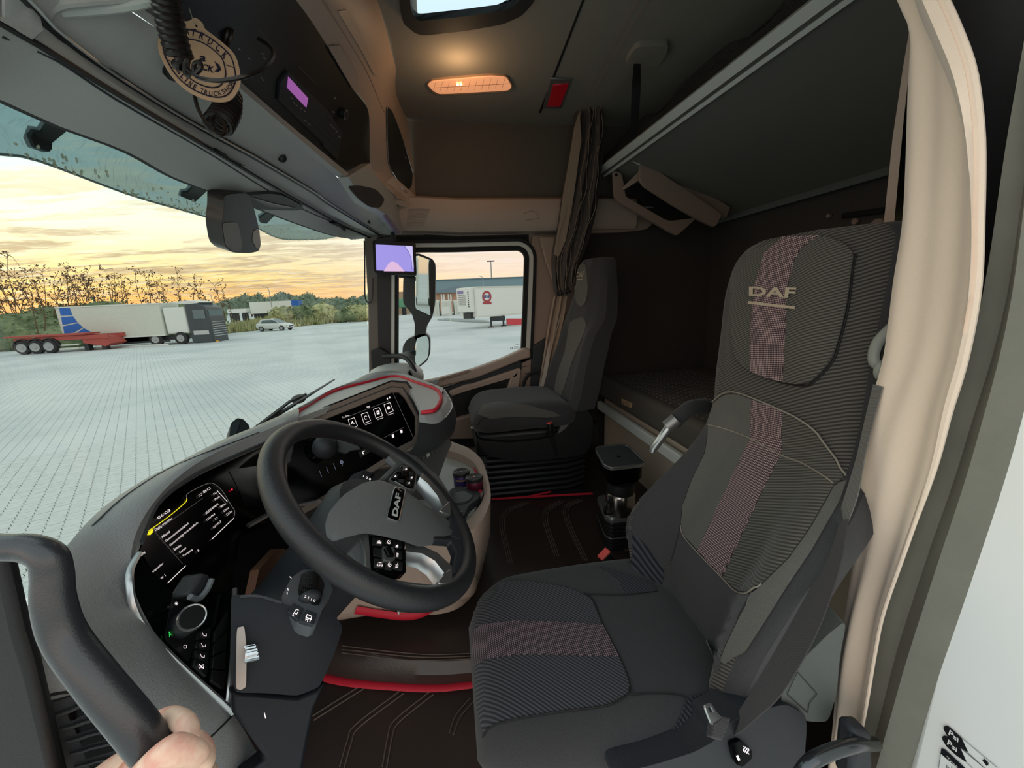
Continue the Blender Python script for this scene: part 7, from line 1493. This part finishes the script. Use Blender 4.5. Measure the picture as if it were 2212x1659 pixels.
plate([(1166, 512), (1205, 512), (1204, 560), (1212, 622), (1196, 612), (1178, 560)], Plane((0, 2.36, 0), (1, 2.36, 0), (0, 2.36, 1)), .02).build('side_fold', M_ctan, cr, bevel=.006)
lw = C3([(1196, 640, {'y': 2.37}), (1186, 690, {'y': 2.37}), (1175, 760, {'y': 2.37}), (1166, 820, {'y': 2.37}), (1160, 862, {'y': 2.37})], 20); rw2 = C3([(1224, 640, {'y': 2.35}), (1216, 690, {'y': 2.35}), (1204, 740, {'y': 2.35}), (1190, 800, {'y': 2.35}), (1180, 862, {'y': 2.35})], 20)
MB().loft([[a.lerp(b, k / 10) + Vector((0, -.012 * math.sin(k * 1.4), 0)) for k in range(11)] for a, b in zip(lw, rw2)]).build('lower_tail', M_ctan, cr)
MB().tube([U(1204, 634, y=2.30), U(1232, 626, y=2.24)], .016, 8).build('tie_band', M_blk, cr)
# ================================================================== DOORWAY, NEAR SIDE
Lb = C3([(2230, 60, {'x': .69}), (2180, 320, {'x': .69}), (2135, 600, {'x': .69}), (2092, 760, {'x': .69}), (2040, 900, {'x': .69}), (1995, 1040, {'x': .69}), (1940, 1190, {'x': .69}), (1895, 1330, {'x': .69}), (1870, 1420, {'x': .69}), (1845, 1550, {'x': .69}), (1815, 1700, {'x': .69})], 30)
Rb = C3([(2330, 120, {'x': .668}), (2300, 400, {'x': .668}), (2262, 700, {'x': .668}), (2205, 960, {'x': .668}), (2105, 1270, {'x': .668}), (1975, 1640, {'x': .668}), (1955, 1700, {'x': .668})], 30)
sl = MB().loft([Lb, [a.lerp(b, .2) + Vector((-.022, 0, 0)) for a, b in zip(Lb, Rb)], [a.lerp(b, .45) + Vector((-.008, 0, 0)) for a, b in zip(Lb, Rb)], [a.lerp(b, .7) + Vector((-.026, 0, 0)) for a, b in zip(Lb, Rb)], [a.lerp(b, .95) + Vector((-.006, 0, 0)) for a, b in zip(Lb, Rb)], Rb])
struct(sl.build('trim_4', M_olive), 'olive grey rubber door seal beside the white jamb')
JP = Plane((.664, .1, 0), (.664, .3, 0), (.664, .1, 1)); Os = lambda l: [(1950 + x / 8.443, 1500 + y / 8.443) for x, y in l]
M_stk = mat('sticker_black', '#16161c', .4); M_stw = mat('sticker_white', '#f2f4f4', .4)
for i, (dx, dy, s_) in enumerate(((0, 0, 'Psi'), (-25, 180, 'Psi'))):
    t = thing('sticker', ['upper pointed black and white sticker on the door jamb', 'middle pointed black and white sticker on the door jamb'][i], 'sticker', JP(2090, 1620), 'stickers on the white jamb')
    sh_ = lambda l: Os([(a + dx, b + dy) for a, b in l])
    plate(sh_([(1075, 795), (1720, 1335), (2100, 1660), (2000, 1800), (1195, 1065)]), JP, .0006, off=.0012).build('white_field', M_stw, t)
    plate(rnd(sh_([(745, 640), (745, 590), (790, 570), (840, 590), (1075, 800), (1197, 1068), (1000, 935), (820, 770)]), .15, 2), JP, .0006, off=.0016).build('black_end', M_stk, t)
    lab(text(s_, sh_([(860, 640), (1020, 800), (1010, 880), (830, 730)]), JP, .002, bold=.02).build('printed_lettering', M_stw, t, smooth=False), 'white lettering on the black end')
    tx = MB(); strip(*sh_([(1075, 797), (1720, 1335)]), .7, JP, .0022, tx); strip(*sh_([(1195, 1066), (1800, 1640)]), .7, JP, .0022, tx); strip(*sh_([(1480, 1175), (1570, 1255)]), 1, JP, .0022, tx); strip(*sh_([(1470, 1190), (1550, 1290)]), 6, JP, .0022, tx); tx.build('black_outline', M_stk, t, smooth=False)
t = thing('sticker', 'lowest sticker on the door jamb with a black heading band', 'sticker', JP(2050, 1640), 'stickers on the white jamb')
plate(Os([(700, 985), (1100, 1310), (1300, 1500), (640, 1500), (660, 1290)]), JP, .0006, off=.0012).build('white_field', M_stw, t)
plate(Os([(690, 1080), (712, 985), (760, 1000), (1110, 1320), (1250, 1480), (1150, 1480)]), JP, .0006, off=.0016).build('heading_band', M_stk, t)
tx = MB(); text('Traco', Os([(800, 1120), (1080, 1360), (1050, 1420), (790, 1180)]), JP, .002, mb=tx); tx.build('printed_lettering', M_stw, t, smooth=False)
tx = MB(); text('In 1', Os([(800, 1280), (900, 1300), (890, 1400), (790, 1380)]), JP, .002, mb=tx); strip(*Os([(705, 985), (655, 1340)]), .8, JP, .002, tx); tx.build('black_lettering', M_stk, t, smooth=False)
gh = thing('grab_rail', 'short dark chromed grab handle at the foot of the door pillar', 'handle', U(1800, 1610, y=.36))
MB().tube(cat([U(1685, 1780, y=.345), U(1708, 1715, y=.345), U(1742, 1655, y=.345), U(1785, 1628, y=.35), U(1845, 1610, y=.36), U(1890, 1606, y=.385)], 6), .0095, 14).build('bar', mat('dark_chrome', '#55585c', .2, .8), gh)
MB().poly([U(a, b, y=.37) for a, b in ((1848, 1585), (1885, 1585), (1890, 1700), (1838, 1700), (1842, 1640))], (0, .03, 0)).build('end_mount', M_dgrey, gh, bevel=.008)
# left side: pillar and long grab bar
ap2 = struct(MB().poly([U(a, b, y=.36) for a, b in ((-60, 1180), (2, 1208), (38, 1366), (60, 1436), (80, 1520), (128, 1720), (-80, 1720))], (0, .015, 0)).build('trim_5', M_blk, bevel=.006), 'black driver side windscreen pillar trim')
lh = thing('grab_bar', 'thick black grab bar on the driver door pillar', 'handle', U(150, 1350, y=.29))
gb = cat([U(-260, 1175, y=.335), U(-120, 1176, y=.33), U(0, 1182, y=.325), U(60, 1184, y=.325), U(102, 1202, y=.322), U(113, 1240, y=.32), U(116, 1300, y=.315), U(140, 1375, y=.31), U(205, 1465, y=.30), U(290, 1568, y=.292), U(365, 1665, y=.29), U(440, 1760, y=.29)], 6)
MB().tube(gb, [.0098 + .0047 * min(1, max(0, (i - 12) / 42)) for i in range(len(gb))], 22).build('bar', mat('grab_bar_black', '#2b2d31', .27, bump=(600, .15), spec=.7), lh)
# ================================================================== HAND
M_skin = bpy.data.materials.new('skin'); M_skin.use_nodes = True; g = N(M_skin.node_tree); p = g.n['Principled BSDF']; pos = g.add('ShaderNodeNewGeometry').outputs['Position']
g.l.new(g.mix(g.mr(g.noise(pos, 38, 4, .6), .42, .68), lin('#ecc9b2'), lin('#e0a391')), p.inputs['Base Color']); p.inputs['Roughness'].default_value = .55; p.inputs['Subsurface Weight'].default_value = .12; p.inputs['Subsurface Radius'].default_value = (.012, .005, .003)
bn = g.add('ShaderNodeBump'); bn.inputs['Strength'].default_value = .25; bn.inputs['Distance'].default_value = .001; g.put(bn.inputs['Height'], g.noise(pos, 260, 4, .6)); g.l.new(bn.outputs[0], p.inputs['Normal'])
hv, he, hr = [], [], []
def chain(pts, start=None):
    prev = start; first = None
    for p_, r_ in pts:
        hv.append(p_); hr.append(r_); i = len(hv) - 1
        if prev is not None: he.append((prev, i))
        prev = i; first = first if first is not None else i
    return first, prev
H = lambda a, b, y: U(a, b, y=y)
root, _ = chain([(H(296, 1650, .337), .026)])
chain([(H(232, 1695, .337), .027), (H(130, 1830, .34), .027), (H(40, 2050, .345), .030)], root)
k1, _ = chain([(H(345, 1640, .337), .018)], root); k2, _ = chain([(H(352, 1690, .337), .019)], root)
chain([(H(325, 1590, .335), .0105), (H(342, 1556, .325), .0088), (H(370, 1545, .312), .0082), (H(402, 1562, .298), .0086), (H(413, 1588, .287), .0078), (H(402, 1612, .279), .0070)], k1)
chain([(H(388, 1615, .335), .0105), (H(422, 1598, .325), .0090), (H(441, 1618, .310), .0084), (H(444, 1646, .296), .0082), (H(434, 1668, .286), .0070)], k1)
chain([(H(392, 1668, .335), .0105), (H(432, 1652, .325), .0090), (H(452, 1676, .309), .0086), (H(447, 1708, .293), .0090), (H(436, 1724, .284), .0076)], k2)
chain([(H(395, 1715, .335), .0100), (H(432, 1716, .322), .0090), (H(452, 1734, .307), .0086), (H(450, 1756, .294), .0080), (H(440, 1770, .286), .0068)], k2)
chain([(H(285, 1728, .300), .0185), (H(322, 1672, .274), .0145), (H(352, 1634, .264), .0118), (H(372, 1618, .262), .0120), (H(404, 1622, .264), .0100), (H(428, 1631, .268), .0088), (H(438, 1634, .271), .0064)], root)
me = bpy.data.meshes.new('person'); me.from_pydata([tuple(p_) for p_ in hv], he, []); me.update()
ho_ = bpy.data.objects.new('person', me); COL.objects.link(ho_); OFF[ho_.name] = Vector((0, 0, 0)); me.materials.append(M_skin)
sk = ho_.modifiers.new('skin', 'SKIN'); sk.use_smooth_shade = True; sk.branch_smoothing = .4
lay = me.skin_vertices[0].data
for i, r_ in enumerate(hr): lay[i].radius = (r_, r_); lay[i].use_root = (i == root)
ss = ho_.modifiers.new('sub', 'SUBSURF'); ss.levels = ss.render_levels = 3
tag(ho_, 'bare hand of a person gripping the black grab bar', 'person')
M_nail = mat('nail', '#e6bba6', .3)
for p_, a_ in ((H(424, 1594, .2785), 1.3),):
    MB().ell(p_, (.0042, .0015, .0034), Matrix.Rotation(a_, 3, 'Y'), nu=12, nv=6).build('fingernail', M_nail, ho_)
# ================================================================== MIRRORS
M_mh = mat('mirror_housing', '#5e6264', .4); M_mirr = mat('mirror_glass', '#dfe6e2', .02, 1.)
mi = thing('door_mirror', 'grey twin mirror housing standing outside the passenger window', 'mirror', U(905, 690, y=2.75))
class NPlane(Plane):
    def __init__(s, p, n): s.p = Vector(p); s.n = Vector(n).normalized(); s.n = s.n if s.n.dot(EYE - s.p) > 0 else -s.n
def mir(c, target):
    r = (c - EYE).normalized(); t_ = Vector(target).normalized(); return NPlane(c, t_ - r)
yh = Plane((0, 2.80, 0), (1, 2.80, 0), (0, 2.80, 1))
plate(rnd([(878, 556), (902, 546), (934, 559), (941, 570), (940, 655), (934, 684), (922, 704), (919, 720), (928, 735), (895, 735), (896, 700), (890, 678), (870, 655), (871, 600)], .2, 2), yh, .12).build('upper_housing', M_mh, mi, bevel=.02, seg=3)
plate(rnd([(870, 748), (879, 733), (906, 721), (923, 722), (929, 731), (929, 764), (923, 780), (902, 796), (880, 785), (869, 768)], .25, 2), yh, .12).build('lower_housing', M_mh, mi, bevel=.02, seg=3)
m1 = mir(U(918, 620, y=2.745), (.93, .36, -.04)); m2_ = mir(U(914, 755, y=2.745), (.9, .30, -.25))
plate(rnd([(900, 551), (932, 563), (938, 575), (937, 645), (932, 679), (928, 681), (899, 667), (898, 607)], .12, 2), m1, .006).build('mirror_glass', M_mirr, mi)
plate(rnd([(899, 745), (903, 730), (921, 724), (926, 734), (927, 760), (922, 776), (902, 792), (898, 779)], .2, 2), m2_, .006).build('mirror_glass', M_mirr, mi)
for zz in (1.38, .86): MB().tube([U(905, 690, y=2.84).xy.to_3d() + Vector((0, 0, zz)), Vector((-.36, 2.53, zz))], .02, 8).build('mounting_arm', M_mh, mi)
# lorries that stand in the mirror's view
rv = Vector((.93, .36, 0)).normalized(); side = Vector((-rv.y, rv.x, 0))
for i in range(3):
    c = U(918, 620, y=2.72) + rv * 30 + side * (1.5 - i * 3.3); c.z = GZ
    t = thing('parked_lorry', ['white lorry front furthest out', 'middle white lorry front', 'white lorry front closest in'][i] + ' of the row reflected by the upper door mirror', 'lorry', c, 'lorries reflected in the door mirror')
    Mx = Matrix((tuple(side), tuple(rv), (0, 0, 1))).transposed()
    MB().box(c + rv * 1.2 + Vector((0, 0, 2.2)), (2.5, 2.4, 3.2), Mx).build('cab', M_white, t, bevel=.15); MB().box(c - rv * .02 + Vector((0, 0, 2.5)), (2.2, .1, .9), Mx).build('windscreen', M_glassd, t)
    MB().box(c - rv * .02 + Vector((0, 0, 1.2)), (1.4, .1, .9), Mx).build('grille', M_dark, t)
    for s2 in (-1, 1): MB().lathe(c + side * s2 + rv * .9 + Vector((0, 0, .5)), [(.3, -.2), (.5, -.15), (.5, .15), (.3, .2)], tuple(side), 14).build('wheel', M_tyre, t)
